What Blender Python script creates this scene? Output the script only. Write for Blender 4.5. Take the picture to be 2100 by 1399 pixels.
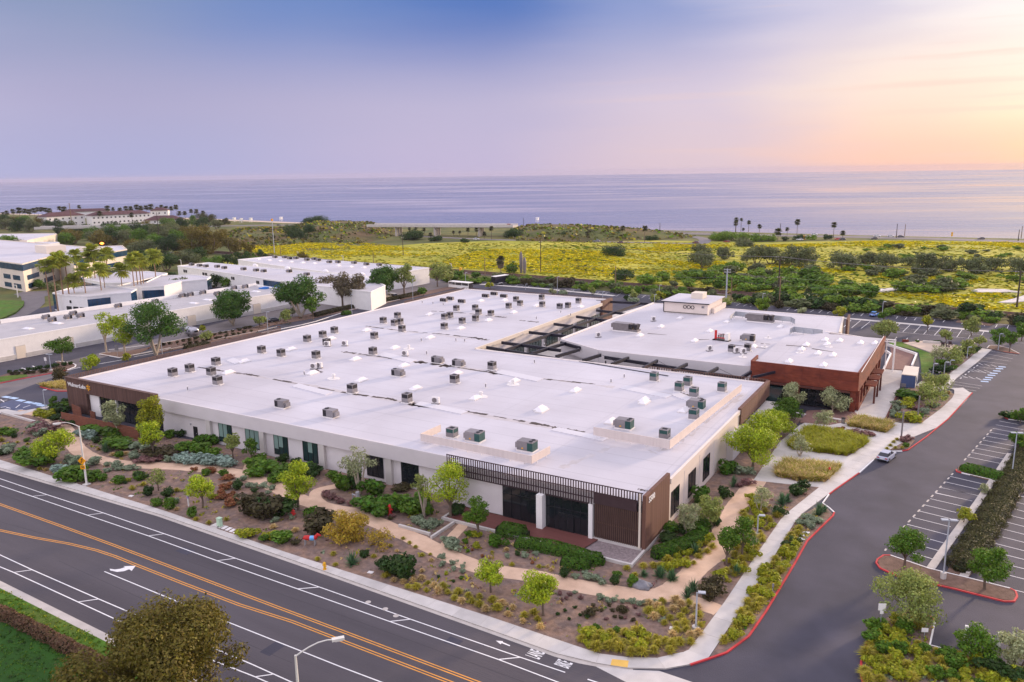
import bpy, bmesh, math, random
import numpy as np
from mathutils import Vector, Matrix
for _o in list(bpy.data.objects): bpy.data.objects.remove(_o)
SC = bpy.context.scene
COL = SC.collection
R = math.radians
# ------------------------------------------------------------------ camera
F_PX, PITCH, ROLL, YAW, CAM_H = 1620.0, math.atan((699.5-354)/1620.0), 0.015, R(30.6), 46.5
EYE = Vector((0, 0, CAM_H))
_fw = Vector((-math.sin(YAW)*math.cos(PITCH), math.cos(YAW)*math.cos(PITCH), -math.sin(PITCH)))
_rt = Vector((math.cos(YAW), math.sin(YAW), 0)); _up = _rt.cross(_fw)
_c, _s = math.cos(ROLL), math.sin(ROLL)
RT = _rt*_c - _up*_s
UP = _up*_c + _rt*_s
cam_d = bpy.data.cameras.new('camera'); cam = bpy.data.objects.new('camera', cam_d); COL.objects.link(cam)
cam_d.sensor_width = 36.0; cam_d.lens = F_PX/2100*36.0; cam_d.clip_start = 1.0; cam_d.clip_end = 60000
cam.matrix_world = Matrix((( RT.x, UP.x, -_fw.x, EYE.x), (RT.y, UP.y, -_fw.y, EYE.y), (RT.z, UP.z, -_fw.z, EYE.z), (0, 0, 0, 1)))
SC.camera = cam
SC.view_settings.view_transform = 'Standard'; SC.view_settings.look = 'None'
SC.view_settings.exposure = 0.42; SC.view_settings.gamma = 1.0; SC.view_settings.use_curve_mapping = False
SC.cycles.max_bounces = 6; SC.cycles.diffuse_bounces = 3; SC.cycles.glossy_bounces = 3; SC.cycles.transparent_max_bounces = 4
# ------------------------------------------------------------------ sun and sky
SUN_AZ, SUN_EL = R(20), R(9)          # azimuth measured from +Y (the sea) towards +X
S_DIR = Vector((math.sin(SUN_AZ)*math.cos(SUN_EL), math.cos(SUN_AZ)*math.cos(SUN_EL), math.sin(SUN_EL)))
sl = bpy.data.lights.new('sun', 'SUN'); sl.energy = 3.4; sl.angle = R(5); sl.color = (1.0, 0.74, 0.52)
so = bpy.data.objects.new('sun', sl); COL.objects.link(so); so.rotation_euler = (-S_DIR).to_track_quat('-Z', 'Y').to_euler()
W = bpy.data.worlds.new('World'); SC.world = W; W.use_nodes = True
def srgb(h):
    h = h.lstrip('#'); v = [int(h[i:i+2], 16)/255 for i in (0, 2, 4)]
    return tuple(x/12.92 if x <= .04045 else ((x+.055)/1.055)**2.4 for x in v)
def build_world():
    nt = W.node_tree; N, L = nt.nodes, nt.links; N.clear()
    def nd(t, **k):
        n = N.new(t)
        for a, b in k.items(): setattr(n, a, b)
        return n
    def mth(op, a, b=None, clamp=False):
        n = nd('ShaderNodeMath', operation=op, use_clamp=clamp)
        for i, v in enumerate((a, b)):
            if v is None: continue
            if isinstance(v, (int, float)): n.inputs[i].default_value = v
            else: L.new(v, n.inputs[i])
        return n.outputs[0]
    tc = nd('ShaderNodeTexCoord'); nv = nd('ShaderNodeVectorMath', operation='NORMALIZE'); L.new(tc.outputs['Generated'], nv.inputs[0])
    xyz = nd('ShaderNodeSeparateXYZ'); L.new(nv.outputs[0], xyz.inputs[0])
    flat = nd('ShaderNodeVectorMath', operation='MULTIPLY'); L.new(nv.outputs[0], flat.inputs[0]); flat.inputs[1].default_value = (1, 1, 0)
    fn = nd('ShaderNodeVectorMath', operation='NORMALIZE'); L.new(flat.outputs[0], fn.inputs[0])
    dt = nd('ShaderNodeVectorMath', operation='DOT_PRODUCT'); L.new(fn.outputs[0], dt.inputs[0])
    dt.inputs[1].default_value = (math.sin(SUN_AZ), math.cos(SUN_AZ), 0)
    # soft streaky unevenness
    mp = nd('ShaderNodeMapping'); L.new(nv.outputs[0], mp.inputs[0]); mp.inputs['Scale'].default_value = (2.2, 2.2, 16)
    nz = nd('ShaderNodeTexNoise'); nz.inputs['Scale'].default_value = 1.6; nz.inputs['Detail'].default_value = 6; L.new(mp.outputs[0], nz.inputs['Vector'])
    wob = mth('MULTIPLY', mth('SUBTRACT', nz.outputs[0], .5), .05)
    s01 = mth('ADD', mth('MULTIPLY_ADD', dt.outputs['Value'], .5), mth('ADD', wob, .5))
    n_ = s01.node
    def ramp(stops, src):
        r = nd('ShaderNodeValToRGB'); r.color_ramp.interpolation = 'EASE'
        el = r.color_ramp.elements
        while len(el) < len(stops): el.new(.5)
        for e, (p, c) in zip(el, stops): e.position = p; e.color = (*(srgb(c) if isinstance(c, str) else c), 1)
        L.new(src, r.inputs[0]); return r.outputs[0]
    q = lambda s: s*.5+.5
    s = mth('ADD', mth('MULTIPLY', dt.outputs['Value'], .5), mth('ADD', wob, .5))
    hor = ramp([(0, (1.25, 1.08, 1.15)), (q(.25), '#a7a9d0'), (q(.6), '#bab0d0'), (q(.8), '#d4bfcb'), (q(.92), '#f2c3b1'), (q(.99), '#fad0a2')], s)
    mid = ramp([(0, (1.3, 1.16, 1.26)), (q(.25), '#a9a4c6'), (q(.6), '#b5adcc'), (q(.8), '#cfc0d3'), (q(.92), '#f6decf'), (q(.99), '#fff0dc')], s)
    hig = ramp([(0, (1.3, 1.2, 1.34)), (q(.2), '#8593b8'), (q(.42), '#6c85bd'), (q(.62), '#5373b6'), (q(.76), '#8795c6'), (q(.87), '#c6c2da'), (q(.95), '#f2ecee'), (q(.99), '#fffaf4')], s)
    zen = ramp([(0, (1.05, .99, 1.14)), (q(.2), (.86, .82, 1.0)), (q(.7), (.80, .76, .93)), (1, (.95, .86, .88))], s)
    ez = mth('ADD', xyz.outputs[2], mth('MULTIPLY', wob, .25))
    def ss(a, b):
        m = nd('ShaderNodeMapRange', interpolation_type='SMOOTHSTEP'); L.new(ez, m.inputs[0])
        m.inputs[1].default_value = a; m.inputs[2].default_value = b; return m.outputs[0]
    def mix(f, a, b):
        m = nd('ShaderNodeMix', data_type='RGBA'); L.new(f, m.inputs[0]); L.new(a, m.inputs[6]); L.new(b, m.inputs[7]); return m.outputs[2]
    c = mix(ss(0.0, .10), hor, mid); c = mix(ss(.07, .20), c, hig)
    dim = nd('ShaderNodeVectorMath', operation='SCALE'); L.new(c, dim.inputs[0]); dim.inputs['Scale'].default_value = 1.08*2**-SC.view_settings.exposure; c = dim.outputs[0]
    # thin peach cloud streaks low towards the sun
    m2 = nd('ShaderNodeMapping'); L.new(nv.outputs[0], m2.inputs[0]); m2.inputs['Scale'].default_value = (1.6, 1.6, 42)
    n2 = nd('ShaderNodeTexNoise'); n2.inputs['Scale'].default_value = 2.3; n2.inputs['Detail'].default_value = 5; L.new(m2.outputs[0], n2.inputs['Vector'])
    st = nd('ShaderNodeMapRange', interpolation_type='SMOOTHSTEP'); L.new(n2.outputs[0], st.inputs[0]); st.inputs[1].default_value = .56; st.inputs[2].default_value = .74; st.inputs[4].default_value = .42
    sw = nd('ShaderNodeMapRange', interpolation_type='SMOOTHSTEP'); L.new(s, sw.inputs[0]); sw.inputs[1].default_value = q(.62); sw.inputs[2].default_value = q(.93)
    win = mth('MULTIPLY', mth('MULTIPLY', st.outputs[0], sw.outputs[0]), mth('SUBTRACT', 1.0, ss(.16, .26)))
    pe = nd('ShaderNodeRGB'); pe.outputs[0].default_value = (*[v*.8 for v in srgb('#e9c6bd')], 1)
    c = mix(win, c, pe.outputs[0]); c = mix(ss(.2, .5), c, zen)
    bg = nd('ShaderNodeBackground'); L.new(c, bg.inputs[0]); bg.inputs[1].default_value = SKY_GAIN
    sky = nd('ShaderNodeTexSky'); sky.sky_type = 'NISHITA'; sky.sun_disc = False; sky.sun_elevation = SUN_EL; sky.sun_rotation = SUN_AZ
    b2 = nd('ShaderNodeBackground'); L.new(sky.outputs[0], b2.inputs[0]); b2.inputs[1].default_value = 0.0 if False else .005
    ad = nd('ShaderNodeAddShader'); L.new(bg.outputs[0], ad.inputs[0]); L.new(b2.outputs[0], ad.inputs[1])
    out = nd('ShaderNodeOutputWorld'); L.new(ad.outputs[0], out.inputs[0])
SKY_GAIN = 1.0
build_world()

# ------------------------------------------------------------------ helpers
def ray(px, py): return _fw + RT*((px-1050)/F_PX) + UP*((699.5-py)/F_PX)
def A(px, py, z=0.0):
    """the point at height z that the photograph shows at pixel px, py"""
    d = ray(px, py); return EYE + d*((z-EYE.z)/d.z)
def depth(P): return (P-EYE).dot(_fw)
def mpp(P): return depth(P)/F_PX
def pix(P):
    v = P-EYE; z = v.dot(_fw); return (1050+F_PX*v.dot(RT)/z, 699.5-F_PX*v.dot(UP)/z)
def hgt(base, top, z0=0.0):
    B = A(*base, z0); lo, hi = -5.0, 60.0
    for _ in range(40):
        m = (lo+hi)/2
        if pix(Vector((B.x, B.y, z0+m)))[1] > top: lo = m
        else: hi = m
    return lo
def tag(o, label=None, cat=None, group=None, kind=None):
    if label: o['label'] = label
    if cat: o['category'] = cat
    if group: o['group'] = group
    if kind: o['kind'] = kind
    return o
def empty(name, loc, rz=0.0, label=None, cat=None, group=None):
    o = bpy.data.objects.new(name, None); COL.objects.link(o); o.location = loc; o.rotation_euler = (0, 0, rz)
    o.empty_display_size = .2
    return tag(o, label, cat, group)
def setp(o, parent):
    o.parent = parent
def wloc(o):
    v = Vector((0, 0, 0))
    while o is not None: v = v + o.location; o = o.parent
    return v
def mesh_obj(name, me, parent=None):
    o = bpy.data.objects.new(name, me); COL.objects.link(o)
    if parent is not None: o.parent = parent
    return o
class MB:
    def __init__(s): s.v = []; s.f = []; s.m = []
    def poly(s, pts, mi=0):
        n = len(s.v); s.v += [tuple(p) for p in pts]; s.f.append(tuple(range(n, n+len(pts)))); s.m.append(mi); return s
    def box(s, x0, x1, y0, y1, z0, z1, mi=0):
        n = len(s.v)
        s.v += [(x0,y0,z0),(x1,y0,z0),(x1,y1,z0),(x0,y1,z0),(x0,y0,z1),(x1,y0,z1),(x1,y1,z1),(x0,y1,z1)]
        for q in ((0,3,2,1),(4,5,6,7),(0,1,5,4),(1,2,6,5),(2,3,7,6),(3,0,4,7)): s.f.append(tuple(n+i for i in q)); s.m.append(mi)
        return s
    def obox(s, c, sx, sy, sz, rz=0.0, mi=0, tilt=None):
        n = len(s.v); M = Matrix.Rotation(rz, 3, 'Z')
        if tilt is not None: M = M @ tilt
        for x, y, z in ((-1,-1,-1),(1,-1,-1),(1,1,-1),(-1,1,-1),(-1,-1,1),(1,-1,1),(1,1,1),(-1,1,1)):
            s.v.append(tuple(Vector(c) + M @ Vector((x*sx/2, y*sy/2, z*sz/2))))
        for q in ((0,3,2,1),(4,5,6,7),(0,1,5,4),(1,2,6,5),(2,3,7,6),(3,0,4,7)): s.f.append(tuple(n+i for i in q)); s.m.append(mi)
        return s
    def prism(s, pts, z0, z1, mi=0, mside=None):
        """pts: plan outline (x, y); z0 may be a number"""
        pts = [tuple(p)[:2] for p in pts]
        ar = sum(a[0]*b[1]-b[0]*a[1] for a, b in zip(pts, pts[1:]+pts[:1]))
        if ar < 0: pts = pts[::-1]
        n = len(s.v); k = len(pts)
        s.v += [(x, y, z0) for x, y in pts] + [(x, y, z1) for x, y in pts]
        s.f.append(tuple(range(n+k, n+2*k))); s.m.append(mi)
        for i in range(k):
            j = (i+1) % k; s.f.append((n+i, n+j, n+k+j, n+k+i)); s.m.append(mi if mside is None else mside)
        return s
    def tube(s, pts, rs, n=8, mi=0, cap=True):
        pts = [Vector(p) for p in pts]
        if isinstance(rs, (int, float)): rs = [rs]*len(pts)
        b = len(s.v)
        for i, (p, r) in enumerate(zip(pts, rs)):
            d = (pts[min(i+1, len(pts)-1)] - pts[max(i-1, 0)]).normalized()
            u = d.orthogonal().normalized() if abs(d.z) < .95 else Vector((1, 0, 0)).cross(d).normalized()
            if i and u.dot(pu) < 0: u = -u
            pu = u; w = d.cross(u)
            for k in range(n):
                a = 2*math.pi*k/n; s.v.append(tuple(p + u*(r*math.cos(a)) + w*(r*math.sin(a))))
        for i in range(len(pts)-1):
            for k in range(n):
                k2 = (k+1) % n; s.f.append((b+i*n+k, b+i*n+k2, b+(i+1)*n+k2, b+(i+1)*n+k)); s.m.append(mi)
        if cap:
            s.f.append(tuple(b+k for k in range(n))[::-1]); s.m.append(mi)
            s.f.append(tuple(b+(len(pts)-1)*n+k for k in range(n))); s.m.append(mi)
        return s
    def cyl(s, x, y, z0, z1, r, n=12, mi=0, r1=None):
        return s.tube([(x, y, z0), (x, y, z1)], [r, r if r1 is None else r1], n, mi)
    def ribbon(s, pts, w, z, mi=0):
        """flat strip of width w along the plan polyline pts"""
        pts = [Vector((p[0], p[1], 0)) for p in pts]; n = len(s.v)
        for i, p in enumerate(pts):
            d = pts[min(i+1, len(pts)-1)] - pts[max(i-1, 0)]; d.normalize(); nn = Vector((-d.y, d.x, 0))
            a = p + nn*(w/2); b = p - nn*(w/2); s.v += [(a.x, a.y, z), (b.x, b.y, z)]
        for i in range(len(pts)-1): s.f.append((n+2*i+1, n+2*i+3, n+2*i+2, n+2*i)); s.m.append(mi)
        return s
    def build(s, name, mats, parent=None, smooth=False, off=None):
        if not isinstance(mats, (list, tuple)): mats = [mats]
        o3 = wloc(parent) if (parent is not None and off is None) else (off or Vector((0, 0, 0)))
        me = bpy.data.meshes.new(name)
        me.from_pydata([(x-o3[0], y-o3[1], z-o3[2]) for x, y, z in s.v], [], s.f)
        for m in mats: me.materials.append(m)
        me.polygons.foreach_set('material_index', s.m)
        if smooth: me.polygons.foreach_set('use_smooth', [True]*len(s.f))
        me.update()
        return mesh_obj(name, me, parent)
ZERO = Vector((0, 0, 0))
def np_mesh(name, v, faces, mat, k=4):
    """v: (n, 3) array, faces: (m, k) array"""
    me = bpy.data.meshes.new(name); m = len(faces)
    me.vertices.add(len(v)); me.vertices.foreach_set('co', np.asarray(v, np.float32).ravel())
    me.loops.add(m*k); me.loops.foreach_set('vertex_index', np.asarray(faces, np.int32).ravel())
    me.polygons.add(m); me.polygons.foreach_set('loop_start', np.arange(0, m*k, k, dtype=np.int32))
    try: me.polygons.foreach_set('loop_total', np.full(m, k, np.int32))
    except Exception: pass
    for q in (mat if isinstance(mat, (list, tuple)) else [mat]): me.materials.append(q)
    me.update(calc_edges=True); me.validate(); return me
def dup(root, loc, rz=0.0, scale=None, label=None, group=None):
    r = root.copy(); COL.objects.link(r); r.location = loc; r.rotation_euler = (0, 0, rz)
    if scale is not None: r.scale = scale if isinstance(scale, (tuple, list)) else (scale,)*3
    if label: r['label'] = label
    if group: r['group'] = group
    for ch in list(root.children):
        c = ch.copy(); COL.objects.link(c); c.parent = r
        for g in ch.children:
            d = g.copy(); COL.objects.link(d); d.parent = c
    return r
class Stamp:
    """first use moves the thing itself, later uses copy it"""
    def __init__(s, root): s.root = root; s.used = False
    def put(s, loc, rz=0.0, scale=None, label=None, group=None):
        if not s.used:
            s.used = True; r = s.root; r.location = loc; r.rotation_euler = (0, 0, rz)
            if scale is not None: r.scale = scale if isinstance(scale, (tuple, list)) else (scale,)*3
            if label: r['label'] = label
            if group: r['group'] = group
            return r
        return dup(s.root, loc, rz, scale, label, group)
ORDW = 'first second third fourth fifth sixth seventh eighth ninth tenth eleventh twelfth thirteenth fourteenth fifteenth sixteenth seventeenth eighteenth nineteenth twentieth'.split(); ORDW += ['twenty-'+w for w in ORDW[:9]]+['thirtieth']
NUMW = 'zero one two three four five six seven eight nine ten eleven twelve thirteen fourteen fifteen sixteen seventeen eighteen nineteen twenty'.split()
def nth(i, n, a='left', b='right'):
    if n == 1: return 'only'
    if i == 0: return a+'most' if a in ('left', 'right', 'top', 'rear') else a+'est'
    if i == n-1: return b+'most' if b in ('left', 'right', 'front') else b+'est'
    if i < n/2: return f'{ORDW[i]} from the {a}'
    return f'{ORDW[n-1-i]} from the {b}'
def text_mesh(name, txt, m, size, depth, bold, align, parent):
    c = bpy.data.curves.new(name, 'FONT'); c.body = txt; c.size = size; c.extrude = depth; c.offset = bold; c.align_x = align; c.align_y = 'CENTER' if align == 'CENTER' else 'TOP_BASELINE'; c.resolution_u = 2
    t = bpy.data.objects.new('t', c); COL.objects.link(t); me = bpy.data.meshes.new_from_object(t.evaluated_get(bpy.context.evaluated_depsgraph_get())); bpy.data.objects.remove(t); bpy.data.curves.remove(c)
    me.name = name; me.materials.clear(); me.materials.append(m); return mesh_obj(name, me, parent)
# ------------------------------------------------------------------ materials
def mat(name, col, rough=.8, var=.15, scale=1.0, bump=0.0, bscale=None, metal=0.0, island=0.0, trans=0.0, hue=None, detail=4, spec=.3, stretch=None, emit=None, col2=None, thr=(.4, .6), objrand=0.0):
    if isinstance(col, str): col = srgb(col)
    m = bpy.data.materials.new(name); m.use_nodes = True; nt = m.node_tree; N, L = nt.nodes, nt.links
    p = N['Principled BSDF']; p.inputs['Roughness'].default_value = rough; p.inputs['Metallic'].default_value = metal
    p.inputs['Specular IOR Level'].default_value = spec
    geo = N.new('ShaderNodeNewGeometry'); vec = geo.outputs['Position']
    if stretch:
        mp = N.new('ShaderNodeMapping'); mp.inputs['Scale'].default_value = stretch; L.new(vec, mp.inputs[0]); vec = mp.outputs[0]
    c = N.new('ShaderNodeRGB'); c.outputs[0].default_value = (*col, 1); out = c.outputs[0]
    def hsv(src, drive, amp, what='Value'):
        h = N.new('ShaderNodeHueSaturation'); mr = N.new('ShaderNodeMapRange'); L.new(drive, mr.inputs[0])
        base = .5 if what == 'Hue' else 1.0
        mr.inputs[3].default_value = base-amp; mr.inputs[4].default_value = base+amp
        L.new(mr.outputs[0], h.inputs[what]); L.new(src, h.inputs['Color']); return h.outputs[0]
    if col2 is not None:
        if isinstance(col2, str): col2 = srgb(col2)
        nz = N.new('ShaderNodeTexNoise'); nz.inputs['Scale'].default_value = scale*.35; nz.inputs['Detail'].default_value = 5; L.new(vec, nz.inputs['Vector'])
        mr = N.new('ShaderNodeMapRange'); L.new(nz.outputs[0], mr.inputs[0]); mr.inputs[1].default_value, mr.inputs[2].default_value = thr
        mx = N.new('ShaderNodeMix'); mx.data_type = 'RGBA'; L.new(mr.outputs[0], mx.inputs[0]); L.new(out, mx.inputs[6]); mx.inputs[7].default_value = (*col2, 1); out = mx.outputs[2]
    if var:
        nz = N.new('ShaderNodeTexNoise'); nz.inputs['Scale'].default_value = scale; nz.inputs['Detail'].default_value = detail; L.new(vec, nz.inputs['Vector'])
        mr = N.new('ShaderNodeMapRange'); L.new(nz.outputs[0], mr.inputs[0]); mr.inputs[1].default_value = .25; mr.inputs[2].default_value = .75
        out = hsv(out, mr.outputs[0], var)
    if island:
        out = hsv(out, geo.outputs['Random Per Island'], island)
        if hue: 
            wn = N.new('ShaderNodeTexWhiteNoise'); wn.noise_dimensions = '1D'; L.new(geo.outputs['Random Per Island'], wn.inputs['W']); out = hsv(out, wn.outputs[0], hue, 'Hue')
    if objrand:
        oi = N.new('ShaderNodeObjectInfo'); out = hsv(out, oi.outputs['Random'], objrand)
    L.new(out, p.inputs['Base Color'])
    if bump:
        nb = N.new('ShaderNodeTexNoise'); nb.inputs['Scale'].default_value = bscale or scale*4; nb.inputs['Detail'].default_value = 5; L.new(vec, nb.inputs['Vector'])
        bp = N.new('ShaderNodeBump'); bp.inputs['Strength'].default_value = min(1, bump); bp.inputs['Distance'].default_value = .1*max(1, bump); L.new(nb.outputs[0], bp.inputs['Height']); L.new(bp.outputs[0], p.inputs['Normal'])
    if trans:
        t = N.new('ShaderNodeBsdfTranslucent'); L.new(out, t.inputs[0]); mx = N.new('ShaderNodeMixShader'); mx.inputs[0].default_value = trans
        L.new(p.outputs[0], mx.inputs[1]); L.new(t.outputs[0], mx.inputs[2]); L.new(mx.outputs[0], N['Material Output'].inputs[0])
    if emit:
        p.inputs['Emission Color'].default_value = (*emit[0], 1); p.inputs['Emission Strength'].default_value = emit[1]
    return m
def leafmat(name, c, isl=.38, hue=.022, trans=.26, objr=.1):
    return mat(name, c, rough=.6, var=.15, scale=.5, island=isl, hue=hue, trans=trans, spec=.25, objrand=objr)
def grooved(name, col, axis, pitch, depth=.5, rough=.7, var=.15):
    """boards or ribs along z: grooves every pitch metres along axis (0 x, 1 y)"""
    m = mat(name, col, rough=rough, var=0); nt = m.node_tree; N, L = nt.nodes, nt.links; p = N['Principled BSDF']
    geo = N.new('ShaderNodeNewGeometry'); sx = N.new('ShaderNodeSeparateXYZ'); L.new(geo.outputs['Position'], sx.inputs[0])
    d = N.new('ShaderNodeMath'); d.operation = 'DIVIDE'; L.new(sx.outputs[axis], d.inputs[0]); d.inputs[1].default_value = pitch
    fr = N.new('ShaderNodeMath'); fr.operation = 'FRACT'; L.new(d.outputs[0], fr.inputs[0])
    gt = N.new('ShaderNodeMath'); gt.operation = 'GREATER_THAN'; L.new(fr.outputs[0], gt.inputs[0]); gt.inputs[1].default_value = .22
    fl = N.new('ShaderNodeMath'); fl.operation = 'FLOOR'; L.new(d.outputs[0], fl.inputs[0])
    wn = N.new('ShaderNodeTexWhiteNoise'); wn.noise_dimensions = '1D'; L.new(fl.outputs[0], wn.inputs['W'])
    h = N.new('ShaderNodeHueSaturation'); mr = N.new('ShaderNodeMapRange'); L.new(wn.outputs[0], mr.inputs[0]); mr.inputs[3].default_value = 1-var*1.6; mr.inputs[4].default_value = 1+var*1.6
    L.new(mr.outputs[0], h.inputs['Value']); src = p.inputs['Base Color'].links[0].from_socket; L.new(src, h.inputs['Color']); L.new(h.outputs[0], p.inputs['Base Color'])
    bp = N.new('ShaderNodeBump'); bp.inputs['Strength'].default_value = depth; bp.inputs['Distance'].default_value = .04; L.new(gt.outputs[0], bp.inputs['Height']); L.new(bp.outputs[0], p.inputs['Normal'])
    return m
M = {}
M['asphalt'] = mat('asphalt', (.050, .049, .068), .75, .16, .25, .4, 8, col2=(.068, .065, .088), thr=(.40, .64), detail=8)
M['road'] = mat('road_asphalt', (.094, .083, .092), .75, .16, .25, .4, 7, stretch=(.10, 1, 1), col2=(.066, .058, .066), thr=(.42, .64), detail=8)
M['drive'] = mat('old_asphalt', (.17, .15, .15), .8, .15, .25, .2, 6)
M['concrete'] = mat('concrete', (.56, .53, .50), .8, .10, .7, .15, 8)
M['kerbgrey'] = mat('kerb_concrete', (.50, .46, .42), .8, .12, .8)
M['kerbred'] = mat('kerb_red_paint', (.52, .045, .05), .6, .2, .5, objrand=.1)
M['white'] = mat('white_paint', (.86, .84, .82), .6, .05, .7)
M['marking'] = mat('marking_white', (.80, .79, .78), .7, .10, 1.5)
M['amber'] = mat('marking_amber', (.75, .33, .06), .7, .12, 1.5)
M['blue'] = mat('marking_blue', (.10, .22, .50), .7, .1, 1.0)
M['yellowpad'] = mat('yellow_tactile', (.80, .50, .12), .7, .1, 1.0)
M['mulch'] = mat('mulch', (.26, .17, .125), .95, .3, 1.6, .9, 6, col2=(.195, .14, .12), thr=(.4, .6))
M['barkmulch'] = mat('bark_mulch', (.19, .12, .09), .95, .25, 1.5, .8, 6)
M['path'] = mat('decomposed_granite', (.66, .47, .335), .95, .1, .8, .3, 6, col2=(.58, .40, .28))
M['sand'] = mat('sand', (.56, .45, .36), .95, .1, .5)
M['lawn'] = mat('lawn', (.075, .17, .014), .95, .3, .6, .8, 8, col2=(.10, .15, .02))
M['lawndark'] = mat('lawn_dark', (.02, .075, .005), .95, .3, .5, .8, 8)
M['land'] = mat('scrub_ground', (.15, .14, .035), .95, .3, .12, 0, col2=(.08, .10, .025), thr=(.42, .58))
M['field'] = mat('meadow', (.28, .285, .02), .95, .3, .10, 0, col2=(.42, .38, .035), thr=(.42, .6))
M['bank'] = mat('dry_bank', (.13, .085, .035), .95, .35, .08, 0, col2=(.085, .10, .02), thr=(.40, .6))
M['ballast'] = mat('ballast', (.17, .12, .11), .95, .25, 1.0)
M['rail'] = mat('rail_steel', (.22, .14, .11), .5, .1, 1, metal=.6)
M['roof'] = mat('white_membrane', (.565, .55, .59), .55, .08, .10, .05, 2, col2=(.475, .45, .475), thr=(.46, .74), detail=9)
def laps(m):
    nt = m.node_tree; N, L = nt.nodes, nt.links; p = N['Principled BSDF']; src = p.inputs['Base Color'].links[0].from_socket
    geo = N.new('ShaderNodeNewGeometry'); sx = N.new('ShaderNodeSeparateXYZ'); L.new(geo.outputs['Position'], sx.inputs[0]); prev = src
    for ax, pitch, wd, amt in ((1, 3.05, .05, .90), (0, 17.0, .012, .92), (1, 9.15, .03, .94)):
        d = N.new('ShaderNodeMath'); d.operation = 'DIVIDE'; L.new(sx.outputs[ax], d.inputs[0]); d.inputs[1].default_value = pitch
        fr = N.new('ShaderNodeMath'); fr.operation = 'FRACT'; L.new(d.outputs[0], fr.inputs[0]); lt = N.new('ShaderNodeMath'); lt.operation = 'LESS_THAN'; L.new(fr.outputs[0], lt.inputs[0]); lt.inputs[1].default_value = wd
        mr = N.new('ShaderNodeMapRange'); L.new(lt.outputs[0], mr.inputs[0]); mr.inputs[3].default_value = 1.0; mr.inputs[4].default_value = amt
        h = N.new('ShaderNodeHueSaturation'); L.new(mr.outputs[0], h.inputs['Value']); L.new(prev, h.inputs['Color']); prev = h.outputs[0]
    L.new(prev, p.inputs['Base Color'])
laps(M['roof'])
M['parapet'] = mat('parapet_white', (.80, .74, .70), .7, .05, .4)
M['wall'] = mat('white_wall', (.70, .665, .67), .8, .05, .5)
M['fascia'] = mat('pale_fascia', (.63, .595, .605), .75, .05, .4)
M['peach'] = mat('warm_white_wall', (.74, .65, .58), .8, .04, .4)  # white wall with the warmth of the low sun put into its colour
M['cream'] = mat('cream_wall', (.72, .64, .54), .8, .05, .3)
M['stain'] = mat('roof_stain', (.07, .055, .05), .9, .4, 2.5)
M['dust'] = mat('roof_dust', (.50, .47, .48), .9, .15, .6)
M['patch'] = mat('membrane_patch', (.63, .615, .645), .5, .03, .3)
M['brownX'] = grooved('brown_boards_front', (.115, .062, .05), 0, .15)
M['brownY'] = grooved('brown_boards_side_lit', (.15, .075, .055), 1, .15)  # same boards as the front, sunlit side put into the colour
M['brown'] = mat('brown_timber', (.055, .032, .036), .7, .15, 1.0)
M['brown2'] = mat('brown_timber_warm', (.12, .07, .055), .7, .15, 1.0)
M['fence'] = mat('red_brown_fence', (.20, .075, .045), .8, .25, 1.2, stretch=(1, 1, 4))
M['deck'] = mat('deck_timber', (.16, .058, .05), .7, .2, 1.0, stretch=(.3, 6, 1))
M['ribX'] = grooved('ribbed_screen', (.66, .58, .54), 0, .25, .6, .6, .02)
M['ribY'] = grooved('ribbed_screen_side_lit', (.74, .63, .55), 1, .25, .6, .6, .02)  # same screen, low sun on the side panels painted into the colour
M['corten'] = mat('weathered_steel', (.155, .033, .019), .75, .3, .8, .1, 3, stretch=(1, 1, 3), col2=(.21, .048, .024), thr=(.4, .65))
M['cortend'] = mat('weathered_steel_dark', (.11, .035, .025), .75, .3, .8)
M['black'] = mat('black_steel', (.018, .017, .028), .5, .1, 1)
M['dark'] = mat('dark_frame', (.012, .013, .016), .5, .1, 1)
M['glass'] = mat('dark_glass', (.012, .016, .02), .06, .3, .3, spec=.6)
M['glassg'] = mat('green_glass', (.02, .045, .045), .06, .3, .3, spec=.6)
M['glassb'] = mat('blue_glass', (.012, .05, .11), .08, .4, .3, spec=.7)
M['blind'] = mat('blinds_behind_glass', (.22, .33, .30), .15, .05, .5, spec=.5)
M['unit'] = mat('unit_grey', (.23, .215, .225), .5, .1, 1.5, objrand=.12)
M['unitd'] = mat('unit_dark_grey', (.19, .17, .17), .55, .15, 1.5)
M['coil'] = mat('coil_dark', (.016, .015, .02), .6, .2, 3)
M['coilg'] = mat('coil_green', (.02, .075, .07), .6, .2, 3)
M['curb'] = mat('unit_curb', (.75, .72, .70), .6, .06, 1)
M['metal'] = mat('galvanised', (.45, .47, .50), .45, .1, 1, metal=.5)
M['polegrey'] = mat('pole_grey', (.42, .45, .50), .5, .1, 1)
M['polewhite'] = mat('pole_white', (.70, .68, .63), .5, .1, 1)
M['wood'] = mat('pole_wood', (.22, .15, .09), .9, .2, 1)
M['darkwood'] = mat('pole_wood_dark', (.06, .045, .035), .9, .2, 1)
M['trunk'] = mat('bark', (.16, .12, .09), .9, .25, 2)
M['palebark'] = mat('pale_bark', (.40, .34, .27), .9, .2, 2)
M['palmbark'] = mat('palm_bark', (.34, .21, .13), .9, .2, 1.5)
M['red'] = mat('red_paint', (.55, .03, .03), .5, .1, 1)
M['yellow'] = mat('yellow_paint', (.80, .42, .02), .5, .1, 1)
M['signorange'] = mat('sign_orange', (.85, .36, .0), .5, .03, 1)
M['spark'] = mat('spark_yellow', (.85, .40, .02), .5, .03, 1)
M['greenbox'] = mat('utility_green', (.45, .62, .45), .6, .1, 1)
M['tyre'] = mat('tyre', (.015, .015, .017), .8, .1, 1)
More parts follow.
